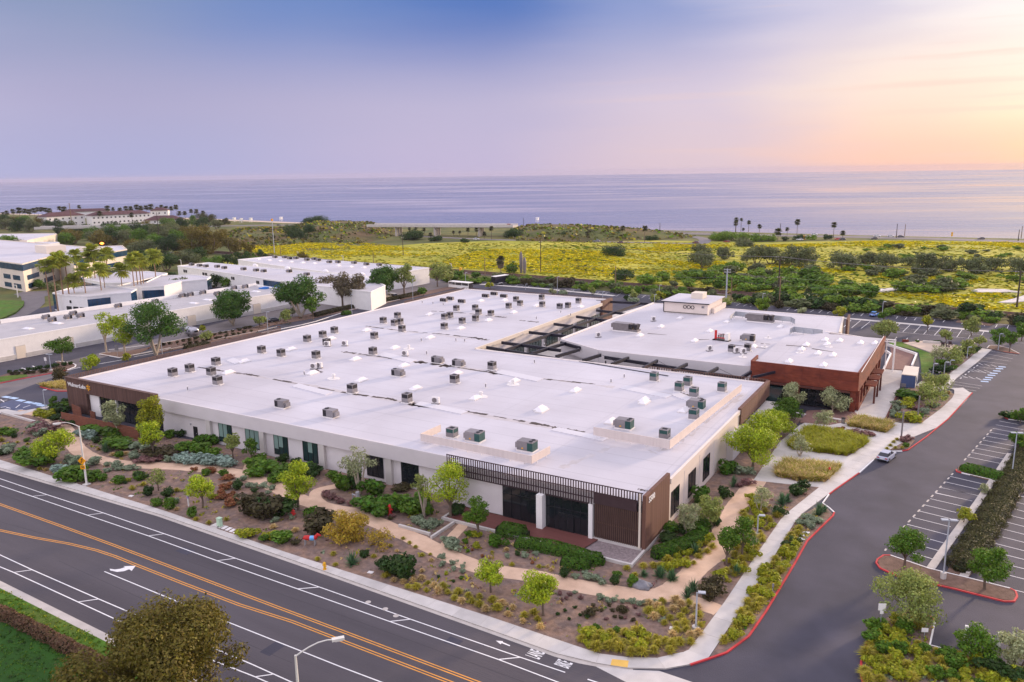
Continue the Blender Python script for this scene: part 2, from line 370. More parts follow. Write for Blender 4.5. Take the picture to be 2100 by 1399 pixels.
M['rim'] = mat('rim', (.4, .4, .42), .35, .1, 1, metal=.7)
M['boulder'] = mat('boulder', (.20, .20, .22), .9, .25, 1.5, .6, 3)
M['tile'] = mat('roof_tile', (.10, .048, .05), .9, .2, .4)
M['skylight'] = mat('skylight_dome', (.78, .76, .78), .3, .04, 1)
M['navy'] = grooved('container_blue', (.07, .11, .24), 0, .25, .6, .5, .03)
M['tarp'] = mat('blue_tarp', (.02, .16, .50), .5, .2, 1)
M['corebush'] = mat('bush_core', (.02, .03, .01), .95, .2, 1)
M['paver'] = mat('red_pavers', (.22, .125, .105), .9, .15, 1.2, .2, 6)
LEAF = {
 'lime': leafmat('leaf_lime', (.33, .42, .018)), 'green': leafmat('leaf_green', (.09, .18, .012)), 'dark': leafmat('leaf_dark', (.034, .075, .013)),
 'fig': leafmat('leaf_fig', (.062, .14, .016)), 'olive': leafmat('leaf_olive', (.34, .37, .19)), 'oliveg': leafmat('leaf_olive_green', (.26, .31, .075)),
 'pine': leafmat('leaf_pine', (.15, .125, .07)), 'ochre': leafmat('leaf_ochre', (.42, .30, .035)), 'sage': leafmat('leaf_sage', (.24, .30, .19)),
 'rust': leafmat('leaf_rust', (.27, .11, .045)), 'brown': leafmat('leaf_brown', (.07, .06, .024)), 'maroon': leafmat('leaf_maroon', (.22, .115, .105)),
 'yg': leafmat('leaf_yellow_green', (.30, .32, .014)), 'tuft': leafmat('grass_golden', (.43, .38, .045), .35), 'straw': leafmat('grass_straw', (.62, .46, .20), .35),
 'yucca': leafmat('leaf_yucca', (.09, .18, .08)), 'palm': leafmat('palm_frond', (.33, .37, .045)), 'palmd': leafmat('palm_frond_dark', (.085, .09, .03)),
 'scrub': leafmat('leaf_scrub', (.15, .25, .018)), 'scrubg': leafmat('leaf_scrub_grey', (.13, .155, .065)), 'must': leafmat('mustard_bloom', (.70, .60, .004), .14, .015, .2),
 'euc': leafmat('leaf_eucalyptus', (.15, .125, .018)), 'hedge': leafmat('leaf_hedge', (.06, .14, .008)), 'blue': leafmat('leaf_blue_grey', (.25, .34, .28)),
 'strip': leafmat('leaf_strip', (.075, .075, .022)), 'meadow': leafmat('meadow_stems', (.33, .32, .018), .16), 'hedgebrown': leafmat('leaf_hedge_brown', (.13, .075, .04)),
}
# ================================================================== THE SETTING
def slab(name, pts, top, m, bottom=-.05, px=True, zref=None, parent=None, kind='structure', mside=None):
    P = [A(x, y, top if zref is None else zref) for x, y in pts] if px else [Vector((*p, 0)) for p in pts]
    ms = [m] if mside is None else [m, mside]
    b = MB().prism([(p.x, p.y) for p in P], bottom, top, 0, None if mside is None else 1)
    o = b.build(name, ms, parent)
    if parent is None and kind: o['kind'] = kind
    return o
land = MB().prism([(-6000, -400), (900, -400), (900, 612), (25, 608), (-60, 603), (-200, 606), (-420, 600), (-607, 592), (-794, 618), (-1054, 616), (-1300, 624), (-6000, 700)], -12, -.06).build('ground', M['land']); land['kind'] = 'structure'
# the sea
def sea_mat():
    m = bpy.data.materials.new('sea_water'); m.use_nodes = True; nt = m.node_tree; N, L = nt.nodes, nt.links; p = N['Principled BSDF']
    p.inputs['Base Color'].default_value = (.115, .125, .235, 1); p.inputs['Roughness'].default_value = .12; p.inputs['IOR'].default_value = 1.7
    geo = N.new('ShaderNodeNewGeometry')
    def noise(scale, det, st):
        mp = N.new('ShaderNodeMapping'); mp.inputs['Scale'].default_value = st; L.new(geo.outputs['Position'], mp.inputs[0])
        n = N.new('ShaderNodeTexNoise'); n.inputs['Scale'].default_value = scale; n.inputs['Detail'].default_value = det; L.new(mp.outputs[0], n.inputs['Vector']); return n.outputs[0]
    def rot(scale, det, st, ang):
        mp = N.new('ShaderNodeMapping'); mp.vector_type = 'TEXTURE'; mp.inputs['Rotation'].default_value = (0, 0, ang); L.new(geo.outputs['Position'], mp.inputs[0])
        m2 = N.new('ShaderNodeMapping'); m2.inputs['Scale'].default_value = st; L.new(mp.outputs[0], m2.inputs[0])
        n = N.new('ShaderNodeTexNoise'); n.inputs['Scale'].default_value = scale; n.inputs['Detail'].default_value = det; L.new(m2.outputs[0], n.inputs['Vector']); return n.outputs[0]
    small = rot(.045, 8, (.35, 1.3, 1), R(24)); big = rot(.0045, 5, (.5, 1.6, 1), R(26)); wide = rot(.0011, 3, (.4, 1.5, 1), R(28))
    ad = N.new('ShaderNodeMath'); ad.operation = 'ADD'; L.new(big, ad.inputs[0]); L.new(wide, ad.inputs[1])
    mr = N.new('ShaderNodeMapRange'); L.new(ad.outputs[0], mr.inputs[0]); mr.inputs[1].default_value = .82; mr.inputs[2].default_value = 1.18; mr.inputs[3].default_value = .02; mr.inputs[4].default_value = 1.0
    bp = N.new('ShaderNodeBump'); bp.inputs['Distance'].default_value = 4.0; L.new(mr.outputs[0], bp.inputs['Strength']); L.new(small, bp.inputs['Height']); L.new(bp.outputs[0], p.inputs['Normal'])
    m2 = N.new('ShaderNodeMapRange'); L.new(ad.outputs[0], m2.inputs[0]); m2.inputs[1].default_value = .75; m2.inputs[2].default_value = 1.25; m2.inputs[3].default_value = .05; m2.inputs[4].default_value = .32; L.new(m2.outputs[0], p.inputs['Roughness'])
    return m
HAZE = 5e-5
sea = MB().poly([(-40000, 560, -9), (30000, 560, -9), (30000, 11590, -9), (-40000, 11590, -9)]).build('sea', sea_mat()); sea['kind'] = 'structure'
hz_m = bpy.data.materials.new('sea_air'); hz_m.use_nodes = True; hz_m.node_tree.nodes.clear(); _v = hz_m.node_tree.nodes.new('ShaderNodeVolumePrincipled'); _v.inputs['Density'].default_value = HAZE; _v.inputs['Color'].default_value = (.66, .63, .80, 1)
_o = hz_m.node_tree.nodes.new('ShaderNodeOutputMaterial'); hz_m.node_tree.links.new(_v.outputs[0], _o.inputs['Volume'])
hz = MB().box(-41000, 31000, -700, 11600, -14, 62).build('haze', hz_m); hz['kind'] = 'stuff'
# bluff edge: pale beach strip and coast path
def world_strip(name, pts, w, z, m, kind='structure', parent=None):
    o = MB().ribbon(pts, w, z).build(name, m, parent)
    if kind and parent is None: o['kind'] = kind
    return o
world_strip('beach', [(-1300, 615), (-1054, 607), (-794, 609), (-607, 584), (-440, 591)], 14, -.03, M['sand'])
# meadow between tracks and coast road
slab('meadow', [(380, 560), (470, 532), (640, 515), (860, 500), (1000, 494), (1200, 492), (1400, 494), (1560, 497), (1800, 493), (2140, 496), (2300, 660), (2100, 652), (1768, 622), (1460, 596), (1156, 574), (940, 558), (700, 545)], -.02, M['field'])
# site asphalt
slab('parking_lot', [(-340, 780), (-200, 700), (100, 628), (420, 590), (690, 553), (900, 572), (1060, 582), (1270, 599), (1500, 620), (1740, 639), (1960, 655), (2130, 671), (2700, 730), (2700, 1500), (1560, 1600), (1180, 1360), (600, 1160), (0, 965)], .0, M['asphalt'])
slab('warehouse_drive', [(-200, 810), (0, 815), (140, 762), (205, 735), (320, 705), (440, 680), (560, 660), (640, 642), (760, 622), (880, 598), (940, 585), (890, 572), (700, 572), (540, 640), (300, 700), (0, 775), (-200, 800)], .006, M['drive'])
# public road
KERB = [(0, 960), (330, 1056), (700, 1184), (1000, 1290), (1143, 1341), (1190, 1354), (1250, 1365), (1300, 1372)]
kw = [A(x, y, 0) for x, y in KERB]
kl = kw[0] + (kw[0]-kw[2])*1.5
lowk = [A(0, 1199), A(245, 1322)]
ld = (lowk[1]-lowk[0]).normalized()
low_l, low_r = lowk[0]-ld*90, lowk[1]+ld*120
road = MB().prism([(kl.x, kl.y)] + [(p.x, p.y) for p in kw] + [(25, 57), (40, 40), (low_r.x, low_r.y), (low_l.x, low_l.y)], -.05, .004).build('road', M['road']); road['kind'] = 'structure'
gut = MB().ribbon([(kl.x, kl.y-.25)] + [(p.x, p.y-.28) for p in kw], .55, .009).build('gutter', M['kerbgrey'], road)
g2 = MB().ribbon([(low_l.x, low_l.y+.25), (low_r.x, low_r.y+.25)], .45, .009).build('gutter', M['kerbgrey'], road)
apr = slab('driveway_apron', [(1222, 1367), (1297, 1374), (1352, 1376), (1420, 1399), (1500, 1440), (1330, 1440), (1290, 1402)], .012, M['concrete'], parent=road)
def line(pts, w=.15, z=.014, m='marking', parent=road, name='lane_marking'):
    return MB().ribbon([A(x, y, z) for x, y in pts], w, z).build(name, M[m], parent)
def ext(pts, d0=40, d1=0):
    return pts
line([(-140, 940), (0, 981.7), (96.6, 1014.6), (212, 1052), (337, 1094.7), (483, 1145), (655, 1204), (842, 1270), (1067, 1348), (1159, 1379)], .14)
line([(-140, 952), (0, 995.8), (66, 1018), (179, 1056.5), (304, 1099), (445, 1150), (610, 1207.7), (799, 1274.6), (1022, 1352.5), (1144, 1399), (1250, 1440)], .14)
for a, b in (((66, 1018), (96.6, 1014.6)), ((179, 1056.5), (212, 1052)), ((304, 1099), (337, 1094.7)), ((445, 1150), (483, 1145)), ((610, 1207.7), (655, 1204)), ((799, 1274.6), (842, 1270)), ((1022, 1352.5), (1067, 1348)),
             ((28, 1174), (66, 1168.6)), ((160, 1234.6), (202.5, 1228.5)), ((523, 1388), (559, 1383))):
    line([a, b], .14, .018)
def double(pts):
    for off in (-.16, .16):
        P = [A(x, y, .014) for x, y in pts]
        Q = []
        for i, p in enumerate(P):
            d = (P[min(i+1, len(P)-1)]-P[max(i-1, 0)]).normalized(); Q.append(p + Vector((-d.y, d.x, 0))*off)
        MB().ribbon(Q, .13, .014).build('lane_marking', M['amber'], road)
double([(-140, 985), (0, 1034.4), (120, 1077), (235.5, 1119), (370, 1170), (490, 1215.7), (600, 1257), (700, 1294), (981, 1400), (1100, 1445)])
double([(-140, 1064), (0, 1087.6), (70.6, 1102.7), (141, 1115), (198, 1128.6), (235.5, 1141), (282.6, 1160), (377, 1197), (490, 1240), (600, 1275), (700, 1313.7), (925, 1400), (1060, 1452)])
line([(214, 1172), (428.6, 1260.5), (700, 1368), (790, 1402), (900, 1446)], .14)
line([(1205, 1393), (1300, 1425)], .17)
line([(-120, 1084), (0, 1138), (66, 1168.6), (202.5, 1228.5), (325, 1281), (430, 1326), (513.5, 1361), (598, 1399), (700, 1444)], .14)
line([(-120, 1106), (0, 1162.5), (28, 1174), (160, 1234.6), (264, 1282.6), (400, 1340), (523, 1388), (640, 1440)], .14)
def flat_poly(name, pts, z, m, parent):
    P = [A(x, y, z) for x, y in pts]
    if sum(a.x*b.y-b.x*a.y for a, b in zip(P, P[1:]+P[:1])) < 0: P = P[::-1]
    return MB().poly([(p.x, p.y, z) for p in P]).build(name, m, parent)
flat_poly('lane_marking', [(225, 1166.5), (236, 1168), (247, 1166.5), (257, 1163), (253, 1161.3), (278, 1160.5), (270, 1171), (265, 1167.6), (254, 1171.5), (240, 1173), (226, 1170)], .016, M['marking'], road)
flat_poly('lane_marking', [(1017, 1314), (1031.5, 1315), (1031, 1317), (1046.5, 1323.5), (1045, 1325.5), (1029, 1319), (1026.5, 1321.5)], .016, M['marking'], road)
def ground_text(txt, px, py, sx, sy, rz, m, parent, z=.016):
    o = text_mesh('lettering', txt, m, 1, 0, .02, 'CENTER', parent); p = A(px, py, z); o.location = p-wloc(parent); o.rotation_euler = (0, 0, rz); o.scale = (sx, sy, 1); return o
ground_text('LANE', 1099, 1342, .52, 2.2, R(90), M['marking'], road)
ground_text('BIKE', 1157, 1362, .52, 2.2, R(90), M['marking'], road)
for i, (x, y) in enumerate(((755, 1235), (790, 1249), (812, 1263))):
    p = A(x, y); MB().cyl(p.x, p.y, .002, .016, .32, 14).build('manhole_cover', M['kerbgrey'], road)
M['tar'] = mat('tar_joint', (.045, .04, .045), .6, .2, 1)
for pts in ([(-140, 966), (0, 1013), (235, 1096), (490, 1188), (700, 1262), (1100, 1408)], [(-120, 1035), (0, 1070), (150, 1112)], [(120, 1150), (300, 1232), (600, 1360)]):
    o = MB().ribbon([A(x, y, .009) for x, y in pts], .05, .009).build('tar_joint', M['tar'], road)
for x, y, w, h in ((930, 1316, 1.6, 1.2), (380, 1130, 2.2, 1.3), (560, 1330, 1.4, 2.2)):
    p = A(x, y); MB().obox((p.x, p.y, .007), w, h, .004, R(-1)).build('asphalt_patch', M['asphalt'], road)
# pavements made of slabs
def slabs(name, left, right, top, step, m=M['concrete'], piece='concrete_slab', gap=.02):
    o = None
    Lw = [A(x, y, top) for x, y in left]; Rw = [A(x, y, top) for x, y in right]
    def resample(P, n):
        d = [0]
        for a, b in zip(P, P[1:]): d.append(d[-1]+(b-a).length)
        out = []
        for i in range(n+1):
            t = d[-1]*i/n; k = max(j for j in range(len(d)) if d[j] <= t+1e-9); k = min(k, len(P)-2)
            u = (t-d[k])/max(1e-6, d[k+1]-d[k]); out.append(P[k].lerp(P[k+1], u))
        return out
    ln = sum((b-a).length for a, b in zip(Lw, Lw[1:])); n = max(1, round(ln/step))
    a = resample(Lw, n); fine = resample(Rw, 400); b = []; k0 = 0
    for q in a: k0 = min(range(k0, 401), key=lambda k: (fine[k]-q).length); b.append(fine[k0])
    b[0], b[-1] = Rw[0], Rw[-1]
    root = MB().prism([(p.x, p.y) for p in a]+[(p.x, p.y) for p in b[::-1]], -.05, top-.012).build(name, M['kerbgrey']); root['kind'] = 'structure'
    for i in range(n):
        g = gap/max(.1, (a[i+1]-a[i]).length)
        q = [a[i].lerp(a[i+1], g), a[i].lerp(a[i+1], 1-g), b[i].lerp(b[i+1], 1-g), b[i].lerp(b[i+1], g)]
        MB().prism([(p.x, p.y) for p in q], top-.06, top).build(piece, m, root)
    return root
M['concrete_s'] = mat('pavement_concrete', (.56, .53, .50), .8, .10, .7, .1, 8, objrand=.07)
slabs('pavement', [(-90, 914), (0, 943), (330, 1045), (600, 1137), (1000, 1263), (1177, 1323)], [(-90, 932), (0, 959), (330, 1055), (600, 1148), (1000, 1289), (1143, 1340)], .13, 3.4, M['concrete_s'])
slabs('pavement', [(1177, 1323), (1228, 1340), (1298, 1349), (1352, 1349), (1400, 1337)], [(1143, 1340), (1190, 1353), (1250, 1364), (1298, 1371), (1352, 1373), (1415, 1362)], .13, 3.0, M['concrete_s'])
slabs('footpath', [(1412, 1333), (1482, 1240), (1548, 1142), (1606, 1058), (1680, 999)], [(1452, 1350), (1526, 1240), (1588, 1140), (1636, 1060), (1700, 1012)], .13, 3.6, M['concrete_s'])
slabs('footpath', [(1680, 999), (1745, 945), (1790, 905), (1850, 868)], [(1700, 1012), (1762, 968), (1800, 936), (1868, 898)], .13, 3.6, M['concrete_s'])
slabs('footpath', [(1850, 868), (1886, 870), (1930, 838), (1957, 812), (1957, 799)], [(1868, 898), (1905, 893), (1945, 858), (1984, 818), (1994, 805)], .13, 3.6, M['concrete_s'])
slabs('footpath', [(1930, 795), (1948, 766), (1985, 738), (2010, 714)], [(1938, 801), (1962, 775), (2004, 743), (2034, 717)], .13, 3.6, M['concrete_s'])
slab('footpath', [(1945, 797), (1925, 800), (1878, 790), (1890, 782), (1960, 800), (1992, 807), (1975, 795)], .125, M['concrete'])
slab('pavement', [(1397, 1339), (1413, 1332), (1453, 1350), (1415, 1362)], .128, M['concrete_s'])
flat_poly('tactile_paving', [(1255, 1351.5), (1289.5, 1355), (1287, 1369), (1252, 1364)], .135, M['yellowpad'], bpy.data.objects['pavement.001'])
# plazas by the red building
slab('plaza', [(1545, 985), (1600, 905), (1640, 872), (1700, 842), (1750, 852), (1815, 862), (1850, 868), (1790, 906), (1745, 946), (1690, 1000), (1640, 995)], .125, M['concrete'])
slab('plaza', [(1749, 853), (1764, 800), (1785, 770), (1809, 757), (1850, 760), (1845, 796), (1845, 800), (1814, 861)], .125, M['concrete'])
slab('paved_terrace', [(1640, 866), (1655, 842), (1745, 838), (1762, 853), (1752, 862), (1700, 872)], .135, M['paver'])
slab('paved_terrace', [(1811, 756), (1828, 724), (1824, 708), (1876, 723), (1862, 759)], .13, M['paver'])
# garden beds
slab('garden_bed', [(-90, 880), (0, 850), (60, 846), (140, 862), (300, 890), (420, 905), (620, 950), (880, 1010), (1060, 1060), (1240, 1110), (1330, 1130), (1400, 1040), (1520, 915), (1560, 870), (1625, 835), (1645, 858), (1605, 902), (1545, 985), (1640, 996), (1680, 999), (1606, 1058), (1548, 1142), (1482, 1240), (1412, 1333), (1352, 1349), (1298, 1349), (1228, 1340), (1177, 1323), (1000, 1263), (600, 1137), (330, 1045), (0, 943), (-90, 914)], .10, M['mulch'])
slab('garden_bed', [(1454, 1350), (1526, 1240), (1588, 1140), (1636, 1060), (1688, 1033), (1708, 1054), (1654, 1110), (1628, 1155), (1598, 1205), (1568, 1255), (1533, 1305), (1488, 1338)], .10, M['mulch'])
# red kerbs
def kerb(pts, m='kerbred', w=.16, top=.15, name='kerb', z=0.0, closed=False, parent=None):
    P = [A(x, y, top) for x, y in pts]
    if closed: P.append(P[0])
    b = MB(); n = len(P); Lr = []
    for i, p in enumerate(P):
        d = (P[min(i+1, n-1)]-P[max(i-1, 0)]); d.z = 0; d.normalize(); nn = Vector((-d.y, d.x, 0))*(w/2); Lr.append((p+nn, p-nn))
    for i in range(n-1):
        (a, c), (e, g) = Lr[i], Lr[i+1]
        b.poly([(c.x, c.y, top), (g.x, g.y, top), (e.x, e.y, top), (a.x, a.y, top)])
        b.poly([(a.x, a.y, 0), (a.x, a.y, top), (e.x, e.y, top), (e.x, e.y, 0)]); b.poly([(c.x, c.y, 0), (g.x, g.y, 0), (g.x, g.y, top), (c.x, c.y, top)])
    o = b.build(name, M[m], parent)
    if parent is None: o['kind'] = 'structure'
    return o
kerb([(1415, 1362), (1452, 1350), (1490, 1337), (1535, 1304), (1570, 1254), (1600, 1204), (1630, 1154), (1655, 1109), (1682, 1082), (1708, 1057), (1711, 1050)], w=.2)
kerb([(1711, 1050), (1700, 1040), (1687, 1031), (1700, 1013)], 'white', .16)
kerb([(1700, 1013), (1716, 1001), (1762, 969)], w=.18); kerb([(1762, 969), (1792, 942)], 'white', .16)
kerb([(1815, 925), (1850, 924.5)], 'white', .16); kerb([(1850, 924), (1862, 922), (1900, 895), (1945, 858), (1994, 805)], w=.18)
# decomposed granite path (three winding runs)
PATHZ = .112
pp = [(30, 845), (75, 848), (118, 864), (141, 891), (154, 915), (173, 931), (204, 943), (251, 951), (314, 955), (377, 958), (471, 967), (518, 980), (565, 999), (612, 1022), (669, 1040), (728, 1053), (780, 1074), (857, 1108), (908, 1134), (985, 1164), (1092, 1181), (1157, 1196), (1242, 1211), (1300, 1219), (1350, 1220), (1385, 1204), (1412, 1182), (1440, 1155), (1468, 1134), (1484, 1090), (1500, 1056), (1520, 1026), (1554, 984)]
def smooth(pts, k=4):
    P = [Vector(p) for p in pts]; out = []
    for i in range(len(P)-1):
        p0, p1, p2, p3 = P[max(i-1, 0)], P[i], P[i+1], P[min(i+2, len(P)-1)]
        for j in range(k):
            t = j/k; out.append(.5*((2*p1)+(p2-p0)*t+(2*p0-5*p1+4*p2-p3)*t*t+(3*p1-p0-3*p2+p3)*t**3))
    out.append(P[-1]); return out
def path(pts, w, z=PATHZ, m='path', name='garden_path', seed=1):
    rnd = random.Random(seed); P = smooth([A(x, y, z) for x, y in pts], 5); b = MB(); n = len(P)
    for i, p in enumerate(P):
        d = (P[min(i+1, n-1)]-P[max(i-1, 0)]).normalized(); nn = Vector((-d.y, d.x, 0)); ww = w/2*(1+rnd.uniform(-.05, .05))
        b.v += [tuple(p+nn*ww), tuple(p-nn*w/2*(1+rnd.uniform(-.05, .05)))]
    for i in range(n-1): b.f.append((2*i+1, 2*i+3, 2*i+2, 2*i)); b.m.append(0)
    o = b.build(name, M[m]); o['kind'] = 'structure'; return o
path(pp, 2.8)
path([(1330, 1219), (1380, 1224), (1430, 1236), (1474, 1252)], 2.4, PATHZ+.005, seed=2)
path([(672, 1042), (648, 1022), (652, 1006), (690, 997)], 1.7, PATHZ+.005, seed=3)
path([(905, 1134), (918, 1112), (940, 1088), (962, 1064)], 1.5, PATHZ+.005, seed=4)
path([(500, 972), (506, 962), (510, 948)], 1.2, PATHZ+.005, seed=5)
# across-the-road verge, lawn
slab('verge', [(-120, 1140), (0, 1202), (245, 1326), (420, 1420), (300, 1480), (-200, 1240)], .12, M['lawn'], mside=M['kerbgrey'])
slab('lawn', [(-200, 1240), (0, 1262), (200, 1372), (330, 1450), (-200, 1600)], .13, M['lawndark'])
kerb([(-120, 1139), (0, 1200), (245, 1323), (420, 1417)], 'kerbgrey', .7, .13)
# beds in the car park
slab('island_bed', [(1800, 1150), (1812, 1139), (1826, 1139), (1910, 1165), (2075, 1208), (2086, 1218), (2080, 1231), (2060, 1230), (1960, 1205), (1840, 1178), (1805, 1163)], .11, M['barkmulch'])
kerb([(1826, 1138), (1812, 1138), (1800, 1146), (1797, 1153), (1805, 1164), (1840, 1180), (1960, 1207), (2060, 1232), (2080, 1232), (2086, 1222), (2083, 1212), (2072, 1206)], w=.2)
kerb([(1826, 1138), (1905, 1165), (1980, 1183), (2072, 1206)], 'white', .16)
slab('island_bed', [(1772, 1399), (1768, 1360), (1776, 1325), (1790, 1290), (1800, 1275), (1830, 1262), (1880, 1255), (1905, 1264), (1915, 1272), (1908, 1322), (1990, 1345), (2150, 1380), (2150, 1500), (1780, 1480)], .11, M['mulch'])
kerb([(1905, 1262), (1915, 1268), (1917, 1274)], w=.18); kerb([(1917, 1274), (1907, 1322), (1988, 1343), (2150, 1380)], 'white', .18)
kerb([(1774, 1420), (1766, 1380), (1766, 1357), (1772, 1335), (1783, 1305), (1790, 1285), (1800, 1272)], w=.2)
slab('planting_strip', [(1942, 1172), (1988, 1182), (2040, 1105), (2100, 1003), (2180, 880), (2120, 880), (2072, 955), (2010, 1055)], .11, M['barkmulch'])
kerb([(1908, 1166), (1958, 1095), (2005, 1030), (2040, 978), (2072, 930)], 'kerbgrey', .9, .13); kerb([(1975, 1183), (2020, 1118), (2060, 1050), (2100, 990)], 'kerbgrey', .9, .13)
slab('island_bed', [(1961, 965), (1968, 955), (2060, 985), (2050, 990), (1975, 970)], .11, M['barkmulch']); kerb([(1961, 962), (1962, 966), (1972, 969)], w=.18); kerb([(1972, 969), (2047, 986)], 'white', .16)
slab('island_bed', [(2060, 855), (2066, 848), (2120, 862), (2120, 868)], .11, M['barkmulch']); kerb([(2064, 849), (2060, 855), (2068, 859)], w=.18); kerb([(2068, 859), (2120, 866)], 'white', .16)
slab('island_bed', [(2023, 713), (2032, 707), (2060, 710), (2088, 722), (2091, 726), (2060, 722)], .11, M['barkmulch']); kerb([(2024, 714), (2029, 708), (2045, 708), (2070, 714), (2091, 725)], 'white', .16); kerb([(2091, 725), (2058, 721)], w=.15)
slab('garden_bed', [(1848, 872), (1850, 798), (1886, 792), (1925, 802), (1942, 806), (1960, 808), (1930, 838), (1888, 872), (1866, 868)][1:] + [(1816, 862), (1846, 800)], .11, M['mulch'])
slab('garden_bed', [(1798, 922), (1814, 905), (1850, 895), (1876, 903), (1862, 920), (1850, 922)], .11, M['mulch'])
slab('garden_bed', [(1885, 796), (1890, 780), (1930, 768), (1960, 735), (1980, 715), (2000, 715), (2012, 716), (1985, 740), (1948, 767), (1930, 797)], .11, M['mulch'])
slab('lawn', [(1824, 699), (1850, 702), (1876, 713), (1916, 727), (1912, 760), (1890, 766), (1888, 742), (1884, 722), (1860, 714), (1824, 706)], .12, M['lawn'])
slab('sand_yard', [(1852, 703), (1892, 699), (1960, 707), (1966, 714), (1940, 722), (1912, 724), (1880, 712)], .115, M['sand'])
slab('island_bed', [(1960, 660.5), (1965, 656), (2040, 664), (2030, 668)], .10, M['barkmulch'])
# median footway between the rear parking rows
pv = [A(1722, 652), A(1900, 668), A(2120, 689)]
world_strip('footway', [(p.x, p.y) for p in pv], 2.4, .06, M['concrete'])
pv = [A(985, 583), A(1110, 592), A(1260, 607)]
world_strip('footway', [(p.x, p.y) for p in pv], 2.6, .06, M['concrete'])
# parking stalls
PK = bpy.data.objects['parking_lot']
def stall(a, b, w=.11): return line([a, b], w, .008, 'marking', PK, 'stall_marking')
zA = lambda x, y: (1780+x*.15725, 1000+y*.15725)
zB = lambda x, y: (1740+x*.1716, 850+y*.1716)
zC = lambda x, y: (1700+x*.2001, 620+y*.2001)
for a, b in (((960, 0), (1480, 115)), ((880, 67), (1340, 170)), ((812, 145), (1360, 272)), ((737, 225), (1150, 325)), ((667, 305), (1240, 445)), ((590, 390), (1080, 512)), ((510, 478), (1100, 632)), ((425, 568), (1010, 728)), ((350, 665), (950, 830)), ((270, 760), (870, 938))):
    stall(zA(*a), zA(*b))
for a, b in (((1215, 740), (1690, 850)), ((1155, 805), (1570, 900)), ((1095, 872), (1590, 978)), ((1035, 938), (1480, 1035)),
             ((1800, 78), (2030, 120)), ((1760, 123), (2090, 182)), ((1722, 166), (2000, 218)), ((1685, 212), (1940, 258)), ((1645, 260), (1895, 303)), ((1605, 306), (1980, 375)), ((1560, 352), (1975, 430)), ((1515, 402), (1900, 475)), ((1468, 453), (1910, 542)), ((1418, 505), (1875, 598))):
    stall(zB(*a), zB(*b))
def dashes(a, b, n):
    P, Q = A(*a, .008), A(*b, .008)
    for i in range(n):
        u = (i+.28)/n; v = (i+.72)/n; MB().ribbon([P.lerp(Q, u), P.lerp(Q, v)], .22, .008).build('stall_marking', M['kerbgrey'], PK)
dashes(zB(1262, 690), zA(440, 545), 12); dashes(zB(1722, 170), zB(1370, 565), 8)
dashes(zA(210, 840), zA(250, 780), 1)
for k in range(13):
    a = Vector(zA(1300, 1180)).lerp(Vector(zA(2035, 30)), (k/12)**.82); b = a + Vector((150, 38)); stall(a, b)
for a, b in (((1655, 500), (1930, 545)), ((1630, 530), (1885, 580)), ((1590, 565), (1865, 605)), ((1545, 600), (1825, 638)), ((1265, 810), (1570, 858)), ((1240, 835), (1545, 883)), ((1210, 862), (1510, 910)), ((1500, 655), (1760, 690)), ((1420, 705), (1710, 730)), ((1330, 760), (1620, 800))):
    stall(zC(*a), zC(*b), .1)
for a, b in (((1530, 620), (1580, 645)), ((1590, 632), (1650, 655)), ((1660, 640), (1720, 662)), ((1420, 685), (1480, 708)), ((1450, 682), (1545, 715)), ((1520, 690), (1610, 725)), ((1590, 695), (1690, 730)), ((1365, 750), (1420, 775)), ((1430, 758), (1490, 785)), ((1505, 768), (1560, 795))):
    stall(zC(*a), zC(*b), .12)
for x, y in ((1520, 650), (1488, 672), (1432, 716), (1400, 742), (1350, 780)):
    p = A(*zC(x, y), .05); MB().obox((p.x, p.y, .07), .9, .16, .12, R(75)).build('wheel_stop', M['white'], PK)
for x, y in ((1775, 662), (1748, 680), (1720, 704), (1690, 728), (1665, 748), (1640, 772), (1620, 792), (1595, 812)):
    p = A(*zC(x, y), .009); MB().obox((p.x, p.y, .009), 1.5, .9, .004, R(8)).build('stall_marking', mat('pale_blue_marking', (.42, .56, .74), .7) if 'pale_blue_marking' not in bpy.data.materials else bpy.data.materials['pale_blue_marking'], PK)
zD = lambda x, y: (1740+x*.1858, 440+y*.1858)
for a, b in (((30, 1165), (-60, 1250)), ((135, 1170), (35, 1250)), ((240, 1180), (140, 1258)), ((570, 1208), (500, 1260)), ((682, 1217), (600, 1295)), ((797, 1228), (722, 1308)), ((905, 1240), (830, 1322)), ((1022, 1250), (948, 1332)), ((1138, 1262), (1070, 1345)), ((1255, 1270), (1195, 1355)), ((1375, 1283), (1320, 1368)), ((1495, 1293), (1440, 1378)),
             ((70, 1088), (38, 1112)), ((165, 1092), (135, 1120)), ((545, 1125), (525, 1150)), ((648, 1132), (622, 1160)), ((750, 1140), (725, 1168)), ((955, 1160), (930, 1185)), ((1065, 1165), (1042, 1190)), ((1270, 1180), (1250, 1208)), ((1520, 1200), (1498, 1232)), ((1642, 1215), (1622, 1248)), ((1768, 1222), (1752, 1258)),
             ((535, 1352), (505, 1382)), ((655, 1362), (630, 1388)), ((775, 1375), (750, 1399))):
    stall(zD(*a), zD(*b), .14)
stall(zD(530, 1296), zD(1937, 1420), .14); stall(zD(0, 1078), zD(1070, 1165), .2); stall(zD(1265, 1182), zD(1860, 1228), .2); stall(zD(530, 1252), zD(1500, 1330), .07)
zE = lambda x, y: (1420+x*.1787, 430+y*.1787)
for a, b in (((550, 1078), (500, 1102)), ((630, 1085), (582, 1108)), ((710, 1092), (660, 1115)), ((1130, 1122), (1082, 1155)), ((1220, 1132), (1172, 1162)), ((1310, 1140), (1268, 1168)), ((1400, 1147), (1352, 1175)), ((1490, 1152), (1448, 1185)), ((1590, 1162), (1545, 1190))):
    stall(zE(*a), zE(*b), .14)
